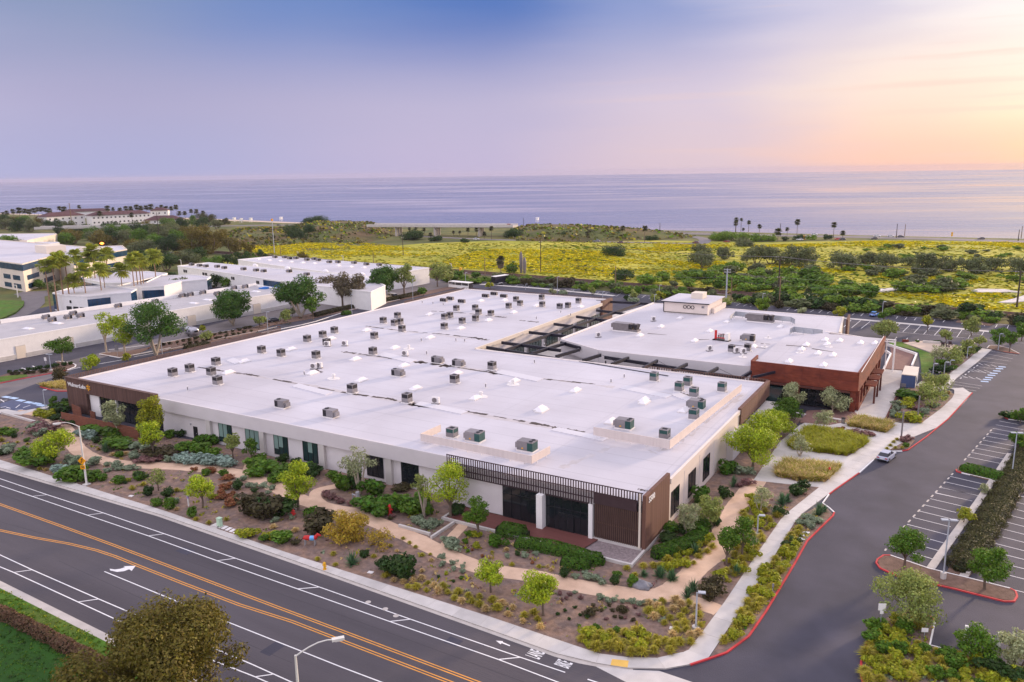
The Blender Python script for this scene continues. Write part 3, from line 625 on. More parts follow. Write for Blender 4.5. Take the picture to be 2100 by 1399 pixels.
stall(zE(480, 1068), zE(730, 1090), .2); stall(zE(1010, 1118), zE(1620, 1162), .2)
zF = lambda x, y: (1040+x*.2, 440+y*.2)
for i in range(7): stall(zF(520+i*85, 760+i*7), zF(478+i*85, 783+i*7), .14)
for i in range(9): stall(zF(-250+i*60, 690+i*5.5), zF(-285+i*60, 706+i*5.5), .14)
stall(zF(480, 755), zF(1050, 800), .2); stall(zF(-280, 700), zF(330, 738), .2); stall(zF(1130, 805), zF(1470, 835), .2)
for a, b in (((1165, 810), (1115, 840)), ((1270, 818), (1220, 850)), ((1420, 828), (1380, 855)), ((1500, 838), (1450, 865))): stall(zF(*a), zF(*b), .14)
for a, b in (((600, 700), (730, 640)),): pass
for k in range(14):
    q = Vector((1984, 1172)).lerp(Vector((2104, 972)), (k/13)**.85); p = A(q.x+4, q.y, .1); MB().obox((p.x, p.y, .2), .4, 1.9, .22, R(-11)).build('wheel_stop', M['kerbgrey'], PK)
# accessible bays in the left car park
zG = lambda x, y: (x*.2145, 580+y*.2145)
flat_poly('stall_marking', [zG(0, 1155), zG(120, 1120), zG(420, 1175), zG(180, 1230), zG(0, 1190)], .006, M['blue'] if False else mat('faded_blue_bay', (.085, .10, .17), .75), PK)
for a, b in (((5, 1195), (60, 1180)), ((60, 1190), (100, 1200)), ((150, 1195), (190, 1165)), ((220, 1195), (290, 1170)), ((0, 1130), (70, 1120)), ((5, 1115), (40, 1140)), ((180, 1225), (215, 1222)), ((140, 1220), (220, 1212))): stall(zG(*a), zG(*b), .2)
for x, y in ((62, 1092), (132, 1103), (198, 1125), (275, 1143), (350, 1155), (398, 1172)):
    p = A(*zG(x, y), .009); MB().obox((p.x, p.y, .01), 2.2, 1.1, .004, R(5)).build('stall_marking', bpy.data.materials['pale_blue_marking'], PK)
for a, b in (((310, 795), (360, 815)), ((205, 815), (300, 840)), ((640, 835), (770, 808)), ((950, 775), (1180, 735)), ((1040, 640), (1380, 598)), ((1280, 708), (1500, 668))): stall(zG(*a), zG(*b), .35)
slab('footpath', [zG(-40, 1215), zG(60, 1205), zG(180, 1232), zG(430, 1185), zG(490, 1172), zG(495, 1188), zG(330, 1222), zG(200, 1262), zG(-40, 1240)], .13, M['concrete'])
# beds along the warehouse drive
zH = lambda x, y: (300+x*.1716, 480+y*.1716)
slab('planting_strip', [zH(40, 1335), zH(800, 1185), zH(1290, 1110), zH(1500, 1040), zH(2030, 940), (760, 618), (880, 596), (948, 582), (948, 588), (880, 603), (760, 628), zH(2030, 1000), zH(1500, 1090), zH(1290, 1180), zH(800, 1290), zH(150, 1420)], .10, M['barkmulch'])
kerb([zH(60, 1325), zH(800, 1175), zH(1050, 1140)], 'kerbgrey', .3); kerb([zH(150, 1400), zH(800, 1262), zH(1300, 1165), zH(1560, 1105)], 'kerbgrey', .3)
kerb([zH(1380, 1178), zH(1860, 1082), zH(2030, 1040), (720, 635), (820, 614)], 'white', .3)
slab('island_bed', [zG(955, 680), zG(985, 668), zG(1210, 655), zG(1450, 610), zG(1400, 640), zG(1250, 700), zG(1150, 712), zG(960, 690)], .10, M['barkmulch']); kerb([zG(950, 678), zG(1010, 664), zG(1060, 662)], 'kerbgrey', .25); kerb([zG(950, 680), zG(1140, 713), zG(1200, 702), zG(1440, 655), zG(1632, 620)], 'white', .25)
slab('island_bed', [zG(535, 752), zG(560, 745), zG(700, 765), zG(730, 785), zG(715, 805), zG(620, 830), zG(250, 900), zG(0, 955), zG(-60, 930), zG(0, 890), zG(120, 850), zG(300, 850), zG(480, 820), zG(560, 790)], .10, M['barkmulch'])
kerb([zG(530, 752), zG(560, 748), zG(690, 765), zG(726, 785), zG(715, 803), zG(640, 832)], 'white', .3); kerb([zG(640, 832), zG(460, 868), zG(260, 905), zG(0, 958)], 'kerbred', .3)
slab('verge', [zG(-40, 905), zG(80, 888), zG(250, 872), zG(265, 895), zG(120, 925), zG(-40, 955)], .13, M['lawn'])
slab('island_bed', [zG(385, 990), zG(420, 965), zG(560, 950), zG(650, 935), zG(650, 1030), zG(560, 1030), zG(450, 1010)], .11, M['mulch']); kerb([zG(385, 990), zG(460, 1014), zG(550, 1034), zG(650, 1032)], 'kerbred', .25); kerb([zG(570, 975), zG(650, 962)], 'white', .5)
# side road at the far left and its grass bank
slab('side_road', [zG(0, 355), zG(60, 330), zG(180, 250), zG(215, 200), zG(200, 130), zG(130, 110), zG(220, 85), zG(460, 75), zG(470, 120), zG(425, 130), zG(430, 190), zG(380, 240), zG(200, 345), zG(0, 375)], .01, M['drive'])
slab('verge', [zG(-40, 175), zG(0, 165), zG(150, 170), zG(230, 170), zG(225, 210), zG(150, 280), zG(0, 345), zG(-40, 350)], .6, M['lawn'], zref=.6)
# railway
zt = [(700, 541), (820, 549), (940, 559), (994, 563), (1120, 571), (1230, 582), (1360, 589.5), (1460, 597.5), (1516, 605), (1670, 616.5), (1768, 624), (1870, 633), (2007, 644), (2100, 655), (2200, 666)]
tp = [A(x, y) for x, y in zt]; a0, a1 = tp[0], tp[-1]
tl = [Vector((p.x, a0.y+(a1.y-a0.y)*(p.x-a0.x)/(a1.x-a0.x), 0)) for p in tp]
slope = sum((p.x-tp[7].x)*(p.y-tp[7].y) for p in tp)/sum((p.x-tp[7].x)**2 for p in tp)
tk = lambda x, off=0: Vector((x, tp[7].y+slope*(x-tp[7].x)+off, 0))
rw = MB().ribbon([tk(-420), tk(120)], 12, .05).build('railway_bed', M['ballast']); rw['kind'] = 'structure'
for off in (-3.2, -1.7, 1.7, 3.2):
    b = MB(); p, q = tk(-420, off), tk(120, off); c = (p+q)/2; b.obox((c.x, c.y, .3), (q-p).length, .09, .3, math.atan2(q.y-p.y, q.x-p.x)); b.build('rail', M['rail'], rw)
for off in (-2.45, 2.45):
    world_strip('sleeper_run', [tk(-420, off), tk(120, off)], 2.6, .09, M['darkwood'], parent=rw)
# coast road, slip road
def px_strip(name, pts, w, z, m, k=3):
    P = smooth([A(x, y, z) for x, y in pts], k); o = MB().ribbon(P, w, z).build(name, m); o['kind'] = 'structure'; return o
M['hwy'] = mat('coast_road', (.20, .18, .18), .8, .12, .05)
px_strip('coast_road', [(1080, 468), (1250, 472), (1352, 477), (1500, 481), (1700, 485), (1900, 489.5), (2150, 497)], 16, .02, M['hwy'])
px_strip('slip_road', [(820, 483), (1000, 491), (1120, 494), (1300, 497), (1420, 500), (1444, 496), (1440, 489), (1400, 482), (1340, 477)], 8, .03, M['hwy'])
px_strip('coast_road', [(150, 470), (300, 468), (480, 463), (640, 461)], 14, .02, M['hwy'])
# ================================================================== BUILDINGS
def part(b, name, m, parent, **k): return b.build(name, M[m] if isinstance(m, str) else m, parent, **k)
def win_y(parent, x0, x1, z0, z1, y, n=3, glass='glass', blinds=(), facing=-1, name='window'):
    """window in a wall facing -Y: frame > panes"""
    t = .07; b = MB(); w = (x1-x0)/n
    b.box(x0, x1, y-.06, y+.05, z0, z0+t).box(x0, x1, y-.06, y+.05, z1-t, z1)
    for i in range(n+1):
        xx = min(max(x0+i*w, x0+t/2), x1-t/2); b.box(xx-t/2, xx+t/2, y-.06, y+.05, z0+t, z1-t)
    f = part(b, name, 'dark', parent)
    for i in range(n):
        part(MB().box(x0+i*w+t/2, x0+(i+1)*w-t/2, y-.01, y+.02, z0+t, z1-t), 'pane', glass, f)
    for i, drop in blinds:
        part(MB().box(x0+i*w+t/2+.03, x0+(i+1)*w-t/2-.03, y-.025, y-.014, z1-t-drop, z1-t), 'blind', 'blind', f)
    return f
def win_x(parent, y0, y1, z0, z1, x, n=2, glass='glass', name='window'):
    t = .07; b = MB(); w = (y1-y0)/n
    b.box(x-.05, x+.06, y0, y1, z0, z0+t).box(x-.05, x+.06, y0, y1, z1-t, z1)
    for i in range(n+1):
        yy = min(max(y0+i*w, y0+t/2), y1-t/2); b.box(x-.05, x+.06, yy-t/2, yy+t/2, z0+t, z1-t)
    f = part(b, name, 'dark', parent)
    for i in range(n): part(MB().box(x-.02, x+.01, y0+i*w+t/2, y0+(i+1)*w-t/2, z0+t, z1-t), 'pane', glass, f)
    return f
# ---------------- main office building
RZ = 6.35                                  # roof membrane level
mainb = empty('office_building', (-95, 120, 0), 0, 'long low white office building with brown slatted corners and a huge white roof', 'building')
roofpoly = [(-157.3, 88.3), (-32.5, 88.3), (-32.5, 150), (-98.9, 150), (-98.9, 229.2), (-155, 229.2)]
roof = part(MB().prism(roofpoly, RZ-.35, RZ), 'roof', 'roof', mainb)
# solid body below the roof so nothing shows through
part(MB().prism([(-157, 89.2), (-33.0, 89.2), (-33.0, 149), (-99.5, 149), (-99.5, 228.5), (-154.6, 228.5)], 0, RZ-.36), 'wall', 'wall', mainb)
# parapets (capped upstands)
def para(x0, y0, x1, y1, w, z0, z1, m='parapet', name='parapet'):
    d = Vector((x1-x0, y1-y0, 0)); c = ((x0+x1)/2, (y0+y1)/2, (z0+z1)/2)
    return part(MB().obox(c, d.length, w, z1-z0, math.atan2(d.y, d.x)), name, m, mainb)
para(-128.9, 88.16, -61.6, 88.16, .3, RZ-.4, 6.62, 'fascia')
para(-156.9, 88.6, -154.7, 229.2, .8, RZ-.4, 6.5)
para(-154.9, 229.3, -98.8, 229.3, .4, RZ-.4, 6.7)
para(-98.75, 150.2, -98.75, 229.1, .4, RZ-.6, 6.66, 'cream')
para(-98.55, 150.1, -32.2, 150.1, .35, RZ-.4, 6.55)
para(-32.25, 95, -32.25, 150.3, .4, RZ-.4, 6.62, 'peach')
# front fascia and recessed wall
part(MB().box(-128.6, -61.5, 88.0, 88.6, 4.28, 6.5), 'fascia', 'fascia', mainb)
part(MB().box(-128.6, -52.9, 88.62, 89.3, 0, 4.6), 'front_wall', 'wall', mainb)
part(MB().box(-61.5, -52.9, 86.55, 88.62, .3, 6.3), 'front_wall', 'wall', mainb)
WIN = [(-113, -109.6, ((0, 2.6), (1, 2.6))), (-106.2, -102.8, ((0, 3.0), (1, 3.3), (2, 3.3))), (-99.3, -96.0, ((0, 2.5), (1, 2.1))), (-92.6, -89.3, ((1, 1.9),)), (-79.0, -75.7, ()), (-72.2, -68.9, ())]
for x0, x1, bl in WIN: win_y(mainb, x0, x1, .6, 4.2, 88.58, 3, 'glassg' if bl else 'glass', bl)
for x in (-115.2, -101.7, -88.0, -74.3): part(MB().box(x-.55, x+.55, 88.05, 88.62, 0, 4.28), 'pier', 'concrete', mainb)
d_ = part(MB().box(-119.9, -118.85, 88.5, 88.6, .05, 2.3), 'door', 'dark', mainb); part(MB().box(-119.1, -119.0, 88.44, 88.5, 1.0, 1.15), 'handle', 'metal', d_)
part(MB().box(-120.6, -120.4, 88.4, 88.6, 2.5, 2.75), 'wall_lamp', 'metal', mainb)
# left brown corner with sign
part(MB().box(-157.4, -128.6, 87.7, 88.25, 4.55, 7.3), 'timber_cladding', 'brownX', mainb)
part(MB().box(-157.4, -150.7, 87.7, 89.2, .2, 4.549), 'timber_cladding', 'brownX', mainb)
part(MB().box(-157.42, -128.62, 87.5, 88.24, 7.301, 7.36), 'coping', 'brown2', mainb)
part(MB().box(-157.45, -157.0, 88.26, 112, 0, RZ-.41), 'timber_cladding', 'brownY', mainb)
part(MB().box(-150.69, -147.6, 88.3, 89.2, 0, 4.54), 'front_wall', 'white', mainb)
for x0, x1 in ((-147.5, -142.1), (-141.6, -135.2), (-135.0, -129.0)): win_y(mainb, x0, x1, .15, 4.5, 88.5, 4, 'glass', name='shopfront')
part(MB().box(-142.0, -141.7, 88.1, 88.6, 0, 4.54), 'pier', 'white', mainb)
def wall_text(txt, x, y, z, size, m, parent, rot=(R(90), 0, 0), depth=.03, align='LEFT', bold=.015, name='lettering'):
    o = text_mesh(name, txt, M[m], size, depth, bold, align, parent); o.location = Vector((x, y, z))-wloc(parent); o.rotation_euler = rot; return o
wall_text('WalmartLabs', -156.7, 87.66, 5.55, 1.12, 'white', mainb)
b = MB()
for k in range(6):
    a = math.pi/2 + k*math.pi/3; c = (-149.7+math.cos(a)*.42, 87.64, 5.95+math.sin(a)*.42)
    b.obox(c, .46, .06, .2, 0, 0, Matrix.Rotation(-a, 3, 'Y'))
part(b, 'spark_emblem', 'spark', mainb)
# brown railing along the left and back edges: posts and rails
def railing(p0, p1, z0, h, pitch=.55, m='brown2'):
    p0, p1 = Vector((*p0, 0)), Vector((*p1, 0)); d = p1-p0; n = int(d.length/pitch); an = math.atan2(d.y, d.x)
    r = part(MB().obox(((p0+p1)/2 + Vector((0, 0, z0+h))), d.length, .09, .1, an).obox(((p0+p1)/2 + Vector((0, 0, z0+.1))), d.length, .06, .08, an), 'railing', m, mainb)
    me = None
    for i in range(n+1):
        p = p0+d*(i/n)
        if me is None:
            o = part(MB().box(-.09, .09, -.04, .04, 0, h-.05), 'slat', m, r, off=ZERO); me = o.data
        else: o = mesh_obj('slat', me, r)
        o.location = p+Vector((0, 0, z0))-wloc(r); o.rotation_euler = (0, 0, an)
    return r
railing((-157.5, 88.4), (-156.6, 145), 6.3, 1.05, .36)
railing((-155.3, 196), (-154.9, 229.6), 6.5, .55, .45)
railing((-154.8, 229.7), (-99, 229.7), 6.5, .5, .8)
railing((-57, 150.4), (-32.2, 150.5), 6.3, .75, .5)
part(MB().box(-99.2, -98.5, 222, 229.7, .0, 7.2), 'timber_cladding', 'brownY', mainb)
# entrance bay at the right
EY = 86.1
def slat_screen(x0, x1, z0, z1, n, y, name='slat_screen', rails=(.5,), w=.13, m='brown'):
    b = MB()
    for q in (0, *rails, 1): zz = z0+(z1-z0)*q; b.box(x0, x1, y+.02, y+.1, zz-.06, zz+.06)
    r = part(b, name, m, mainb); me = None
    for i in range(n):
        x = x0+(x1-x0)*(i+.5)/n
        if me is None: o = part(MB().box(-w/2, w/2, -.1, .0, 0, z1-z0), 'slat', m, r, off=ZERO); me = o.data
        else: o = mesh_obj('slat', me, r)
        o.location = Vector((x, y, z0))-wloc(r)
    return r
slat_screen(-62.0, -39.3, 4.95, 7.75, 62, EY, rails=(.3, .62))
slat_screen(-39.3, -32.6, 6.65, 7.75, 18, EY, rails=())
part(MB().box(-61.9, -32.6, 86.4, 88.2, 6.36, 6.5), 'soffit', 'roof', mainb)
part(MB().box(-61.5, -39.2, 86.32, 86.5, 4.95, 6.5), 'fascia', 'fascia', mainb)
part(MB().box(-39.2, -33.4, 86.05, 86.3, 5.2, 6.62), 'timber_panel', 'brown', mainb)
slat_screen(-39.1, -32.6, .55, 5.15, 24, EY+.1, rails=(.45,), w=.12, m='brown2')
part(MB().box(-39.2, -32.6, 86.36, 86.6, .5, 5.1), 'backing_wall', 'brown', mainb)
part(MB().box(-33.05, -32.8, 85.95, 86.1, .5, 7.7), 'corner_post', 'cream', mainb)
part(MB().box(-39.4, -32.4, 86.15, 86.7, -.05, .55), 'plinth', 'concrete', mainb)
g1 = win_y(mainb, -52.9, -47.2, .32, 5.0, EY+.25, 4, 'glass', name='shopfront'); part(MB().box(-52.9, -47.2, EY+.15, EY+.24, 3.75, 3.85), 'transom', 'dark', g1)
g2 = win_y(mainb, -46.2, -39.9, .32, 5.0, EY+.25, 5, 'glass', name='shopfront'); part(MB().box(-46.2, -39.9, EY+.15, EY+.24, 3.3, 3.4), 'transom', 'dark', g2)
dd = part(MB().box(-44.2, -42.0, EY+.12, EY+.2, .32, 2.8), 'door', 'dark', mainb)
for x in (-43.65, -42.55): part(MB().box(x-.45, x+.45, EY+.08, EY+.12, .5, 2.65), 'pane', 'glass', dd)
part(MB().box(-47.15, -46.25, 85.3, 86.5, .3, 5.0), 'column', 'white', mainb); part(MB().box(-39.85, -39.3, 85.9, 86.5, .3, 5.0), 'column', 'white', mainb)
# right-hand brown flank with house number, then the white side wall with the sun's warmth painted in
part(MB().box(-32.6, -32.15, 86.0, 94.7, .3, 7.55), 'timber_cladding', 'brownY', mainb)
wall_text('5500', -32.11, 86.9, 6.35, 1.05, 'white', mainb, (R(90), 0, R(90)), .03)
part(MB().box(-32.65, -32.2, 94.71, 122.4, 0, RZ-.42), 'side_wall', 'peach', mainb)
part(MB().box(-33.2, -31.2, 122.41, 129.6, 0, 4.0), 'side_wall', 'wall', mainb); part(MB().box(-32.65, -32.2, 122.41, 129.6, 4.01, RZ-.42), 'side_wall', 'peach', mainb)
for y0 in (95.5, 102.7, 109.6): win_x(mainb, y0, y0+3.3, .95, 4.55, -32.2, 2)
for y in (100.9, 107.8, 115.0): part(MB().box(-32.22, -32.17, y-.05, y+.05, .1, 6.4), 'wall_joint', 'fascia', mainb)
part(MB().box(-32.5, -31.9, 129.7, 150.6, 4.0, 6.95), 'timber_cladding', 'brownY', mainb)
part(MB().box(-32.8, -32.4, 129.7, 150.2, 0, 4.0), 'side_wall', 'brown2', mainb)
part(MB().box(-32.4, -29.6, 127, 150, 2.75, 3.0), 'canopy', 'concrete', mainb)
for y in (133, 139, 145): part(MB().box(-30.0, -29.7, y-.15, y+.15, 0, 2.74), 'canopy_post', 'concrete', mainb)
# planter wall, deck and gravel in front of the entrance
pw = empty('planter_wall', (-45, 82, 0), 0, 'low pale concrete retaining wall around the entrance deck', 'wall')
part(MB().box(-60, -32.1, 81.7, 82.0, -.05, .48), 'front_run', 'concrete', pw); part(MB().box(-32.4, -32.1, 82.01, 94.6, -.05, .47), 'side_run', 'concrete', pw); part(MB().box(-60, -59.7, 82.01, 86.4, -.05, .46), 'end_run', 'concrete', pw)
dk = empty('entrance_deck', (-49, 84, 0), 0, 'red brown timber deck in front of the glass entrance', 'deck')
n_ = 30
for i in range(n_):
    y0 = 82.05+i*(86.35-82.05)/n_; part(MB().box(-59.6, -39.3+ (y0-82)*.18, y0+.008, y0+4.3/n_-.008, .24, .31), 'board', 'deck', dk)
gv = MB().box(-39.2, -32.45, 82.02, 86.14, -.04, .14).build('gravel_bed', mat('grey_gravel', (.27, .22, .22), .95, .35, 4, .8, 8)); tag(gv, kind='structure')
for a, b_ in (((818, 1076), (882, 1094)), ((884, 1101), (931, 1070))):
    P, Q = A(*a, .4), A(*b_, .4); o = MB().obox(((P.x+Q.x)/2, (P.y+Q.y)/2, .22), (Q-P).length, .3, .5, math.atan2(Q.y-P.y, Q.x-P.x)).build('planter_wall', M['concrete'])
    tag(o, 'short pale concrete garden wall beside the path, ' + ('parallel to the building front' if a[0] < 850 else 'angled toward the entrance deck'), 'wall')
P, Q = A(25, 852, .3), A(82, 868, .3); tag(MB().obox(((P.x+Q.x)/2, (P.y+Q.y)/2, .25), (Q-P).length+8, .4, .5, math.atan2(Q.y-P.y, Q.x-P.x)).build('planter_wall', M['concrete']), 'weathered low concrete wall edging the garden near the left car park', 'wall')
# brown board fence below the sign corner, each board a part
def board_fence(name, pts, h, nb, label, z0=.1):
    P = [A(x, y, z0) for x, y in pts]; r = empty(name, P[0], 0, label, 'fence')
    for a, c in zip(P, P[1:]):
        d = c-a; an = math.atan2(d.y, d.x); m_ = (a+c)/2
        for k in range(nb):
            part(MB().obox((m_.x, m_.y, z0+h*(k+.5)/nb), d.length, .08, h/nb-.035, an), 'board', 'fence', r)
        npost = max(2, int(d.length/3))
        for j in range(npost+1):
            q = a+d*(j/npost); part(MB().obox((q.x, q.y+.09, z0+h/2), .12, .1, h, an), 'post', 'brown', r)
    return r
board_fence('board_fence', [(128, 868), (286, 903)], 2.3, 8, 'red brown horizontal board fence hiding the patio under the lettered corner')
board_fence('board_fence', [(150, 850), (168, 858)], 2.2, 7, 'short dark brown fence panel against the lettered corner wall')
o = board_fence('board_fence', [(186, 858), (196, 861)], 1.6, 6, 'small brown board screen beside the white wall panel of the corner')
# ---------------- courtyard steelwork between the two white buildings
cs = empty('courtyard_pergola', (-80, 160, 0), 0, 'black steel beam pergola spanning the courtyard between the white roofs', 'pergola')
def beam(p, q, w=.42, h=.7): 
    p, q = Vector(p), Vector(q); d = q-p; an = math.atan2(d.y, d.x); c = (p+q)/2
    return part(MB().obox(c, d.length, w, h, an), 'beam', 'black', cs)
for px0, px1 in (((1223, 617), (1330, 624)), ((1223, 636), (1300, 647)), ((1182, 649), (1262, 661)), ((1136, 664), (1216, 676)), ((1085, 681), (1170, 692)), ((1029, 702), (1150, 720)), ((998, 712), (1370, 775))):
    beam(A(*px0, 6.2), A(*px1, 6.0))
for px0, px1 in (((1034, 721), (1312, 622)), ((1090, 727), (1160, 703)), ((1140, 733), (1188, 716)), ((1195, 741), (1232, 727)), ((1254, 749), (1289, 733)), ((1318, 757), (1348, 739)), ((1380, 763), (1409, 746)), ((1445, 771), (1472, 754)), ((1520, 777), (1540, 762))):
    beam(A(*px0, 6.0), A(*px1, 6.3))
beam(A(1150, 703, 6), A(1190, 714, 6)); beam(A(1240, 733, 5.8), A(1520, 776, 5.8)); beam(A(1544, 777, 6.0), A(1607, 768-12, 6.6), .3, .5)
for x in (-92, -80, -68, -56, -44): part(MB().box(x-.12, x+.12, 155, 155.24, 0, 5.9), 'post', 'black', cs)
for a, b_ in (((1235, 728), (1262, 742)), ((1350, 740), (1376, 755)), ((1474, 756), (1505, 771))):
    part(MB().tube([A(*a, 6.6), A(*b_, 6.2)], .04, 5), 'tie_rod', 'black', cs)
slab('courtyard', [(1000, 720), (1340, 622), (1400, 640), (1160, 700), (1560, 770), (1560, 800), (1340, 770)], .02, M['concrete'], zref=0)
# courtyard glazing on both facades
for i in range(7):
    y = 157+i*9.5; win_x(mainb, y, y+6.5, .2, 3.6, -98.75, 4, 'glassg')
for i in range(7):
    x = -94+i*8.5; win_y(mainb, x, x+6, .2, 3.4, 150.6, 4, 'glassg')
# ---------------- second building
b2 = empty('office_annex', (-50, 190, 0), 0, 'white roofed annex with a rust red steel hall at its near right corner', 'building')
r2 = [(-85.6, 168.3), (-72.3, 161.4), (-38, 161.3), (-38, 166), (-30.5, 198), (-29.5, 206), (-27.7, 206), (-30, 228), (-84.4, 228.4)]
part(MB().prism(r2, 6.2, 6.55), 'roof', 'roof', b2)
part(MB().prism([(-85.3, 168.6), (-72.2, 161.7), (-38, 161.6), (-38, 197), (-30.5, 205.9), (-30.2, 227.6), (-84.2, 228)], 0, 6.19), 'wall', 'fascia', b2)
def para2(p, q, w, z0, z1, m, name='parapet'):
    p, q = Vector((*p, 0)), Vector((*q, 0)); d = q-p; return part(MB().obox(((p.x+q.x)/2, (p.y+q.y)/2, (z0+z1)/2), d.length, w, z1-z0, math.atan2(d.y, d.x)), name, m, b2)
para2((-85.5, 168.4), (-84.4, 228.4), .5, 6.1, 6.85, 'parapet'); para2((-84.2, 228.5), (-30, 228.1), .4, 6.1, 6.7, 'parapet')
para2((-85.5, 168.1), (-72.3, 161.2), .35, 3.6, 6.7, 'fascia'); para2((-72.2, 161.1), (-38.1, 161.1), .35, 3.6, 6.7, 'fascia')
para2((-27.6, 206), (-29.9, 228.2), .45, 0, 6.75, 'cream'); para2((-28.0, 221), (-28.6, 229.4), .5, 0, 7.3, 'brownY', 'timber_cladding')
for i in range(6): win_y(b2, -72+i*5.6, -67.4+i*5.6, .3, 3.4, 160.95, 4, 'glassg')
# penthouse
ph = part(MB().box(-76.4, -63.6, 215.2, 229.5, 6.56, 9.7), 'penthouse', 'peach', b2)
part(MB().box(-77.0, -63.0, 214.6, 230.2, 9.71, 9.95), 'penthouse_roof', 'roof', b2)
part(MB().box(-76.42, -63.58, 215.1, 215.19, 6.7, 6.85), 'trim', 'dark', b2); part(MB().box(-76.5, -76.3, 215.05, 215.18, 6.85, 9.7), 'trim', 'dark', b2); part(MB().box(-77.05, -62.95, 214.5, 214.6, 9.65, 9.9), 'trim', 'dark', b2)
part(MB().box(-70.6, -67.2, 222, 226, 9.96, 11.6), 'roof_hatch', 'cream', b2)
for x in (-70.1, -69.0, -67.9):
    b = MB()
    for k in range(16):
        a = 2*math.pi*k/16; b.obox((x+math.cos(a)*.45, 215.08, 8.55+math.sin(a)*.45), .2, .1, .14, 0, 0, Matrix.Rotation(-a-math.pi/2, 3, 'Y'))
    part(b, 'ring_emblem', 'black', b2)
part(MB().box(-65.3, -64.6, 215.08, 215.19, 8.5, 9.1), 'louvre', 'unit', b2)
part(MB().box(-63.5, -62.8, 219, 231, 6.56, 8.0), 'side_wall', 'peach', b2)
# rust red hall
RH = 8.1
part(MB().prism([(-37.7, 160.5), (-17.8, 160.0), (-16.9, 198.4), (-30.8, 198.4), (-37.5, 190)], 6.9, 7.5), 'hall_roof', 'roof', b2)
def cort(p, q, z0, z1, m='corten', w=.35, name='steel_cladding', rows=1):
    p, q = Vector((*p, 0)), Vector((*q, 0)); d = q-p; an = math.atan2(d.y, d.x); n = max(1, round(d.length/3.2)); 
    for r_ in range(rows):
        for i in range(n):
            c = p+d*((i+.5)/n); za, zb = z0+(z1-z0)*r_/rows, z0+(z1-z0)*(r_+1)/rows
            part(MB().obox((c.x, c.y, (za+zb)/2), d.length/n-.02, w, zb-za-.02, an), 'steel_panel', m, b2)
cort((-37.9, 160.3), (-17.6, 159.7), 4.3, RH, rows=2); cort((-17.5, 159.6), (-16.7, 198.5), 4.3, RH, rows=2)
cort((-38.0, 166), (-37.9, 160.5), 5.5, RH); 
part(MB().prism([(-37.4, 161), (-18.2, 160.6), (-17.4, 198), (-30.8, 198), (-37.4, 190)], 0, 6.89), 'hall_core', 'cortend', b2)
for x in (-37.4, -28.6, -18.2): part(MB().box(x-.5, x+.5, 159.75, 160.5, 0, 4.29), 'pier', 'corten', b2)
for x0, x1 in ((-36.8, -29.2), (-28.0, -18.8)):
    win_y(b2, x0, x1, .2, 4.0, 160.35, 6, 'glass', name='shopfront'); part(MB().box(x0-.1, x1+.1, 159.2, 159.7, 3.9, 4.25), 'awning', 'cortend', b2)
part(MB().box(-17.75, -17.2, 161.2, 198.0, 0, 1.0), 'steel_cladding', 'corten', b2)
for y in (161.0, 165.6, 170.5, 175.5, 180.5, 185.5, 191, 197): part(MB().box(-17.75, -17.1, y-.6, y+.6, 1.01, 4.29), 'pier', 'corten', b2)
for y0 in (162, 166.6, 171.5, 176.5, 181.5, 186.5): win_x(b2, y0, y0+3.2, 1.05, 4.2, -17.5, 3, 'glass')
for y0 in (167.5, 173.0, 178.5): 
    aw = part(MB().box(-17.0, -15.0, y0, y0+4.2, 3.6, 3.75), 'awning', 'corten', b2)
    for k in range(7): part(MB().box(-17.0, -15.0, y0+k*.62+.05, y0+k*.62+.4, 3.76, 3.86), 'slat', 'corten', aw)
    part(MB().box(-15.35, -15.0, y0+.1, y0+.5, 0, 3.59), 'awning_post', 'cortend', aw)
fr = part(MB().box(-16.6, -14.4, 197, 197.25, 7.0, 7.25).box(-14.6, -14.4, 197, 197.25, 0, 6.99).box(-16.4, -16.2, 199.5, 199.7, 0, 7.0).box(-14.6, -14.4, 199.5, 199.7, 0, 7.0).box(-16.6, -14.4, 199.45, 199.75, 7.01, 7.25), 'steel_frame', 'white', b2)
para2((-30.9, 205.6), (-17.0, 200.6), .4, 6.3, 6.7, 'parapet'); para2((-17.05, 160.3), (-16.95, 198.2), .12, RH-.02, RH+.06, 'parapet', 'coping')
# glass link between the buildings
part(MB().box(-38.1, -30.5, 151.2, 158.8, .1, 3.6), 'glass_link', 'glassg', b2)
# low walls of the terrace and the kiosk container
for nm, pts, h, lb in (('terrace_wall', [(1822, 705), (1880, 724), (1870, 748)], .7, 'white low wall stepping around the red paved terrace'), ('terrace_wall', [(1812, 756), (1827, 724), (1817, 718)], .6, 'white kerb wall beside the rust red hall'), ('terrace_wall', [(1846, 797), (1816, 860)], .5, 'rust edged low wall between concrete plaza and planted bed')):
    P = [A(x, y, h) for x, y in pts]; r = empty(nm, (P[0].x, P[0].y, 0), 0, lb, 'wall')
    for a, c in zip(P, P[1:]):
        d = c-a; part(MB().obox(((a.x+c.x)/2, (a.y+c.y)/2, h/2), d.length+.3, .35, h, math.atan2(d.y, d.x)), 'wall_run', 'cortend' if 'rust edged' in lb else 'white', r)
kp = A(1847, 794); kq = A(1873, 796); kx = (kq-kp).length; ku = A(1888, 764)
kz = empty('kiosk_container', ((kp.x+kq.x)/2, kp.y+3, 0), 0, 'white box kiosk with a blue ribbed end standing on the concrete plaza', 'kiosk')
x0, x1, y0 = kp.x, kp.x+2.75, kp.y; y1 = y0+8.5
part(MB().box(x0, x1, y0+.1, y1, 0, 2.75), 'body', 'white', kz); part(MB().box(x0+.02, x1-.02, y0, y0+.09, .05, 2.7), 'end_wall', 'navy', kz); part(MB().box(x0-.05, x1+.05, y0-.05, y1+.05, 2.76, 2.9), 'roof', 'cream', kz)
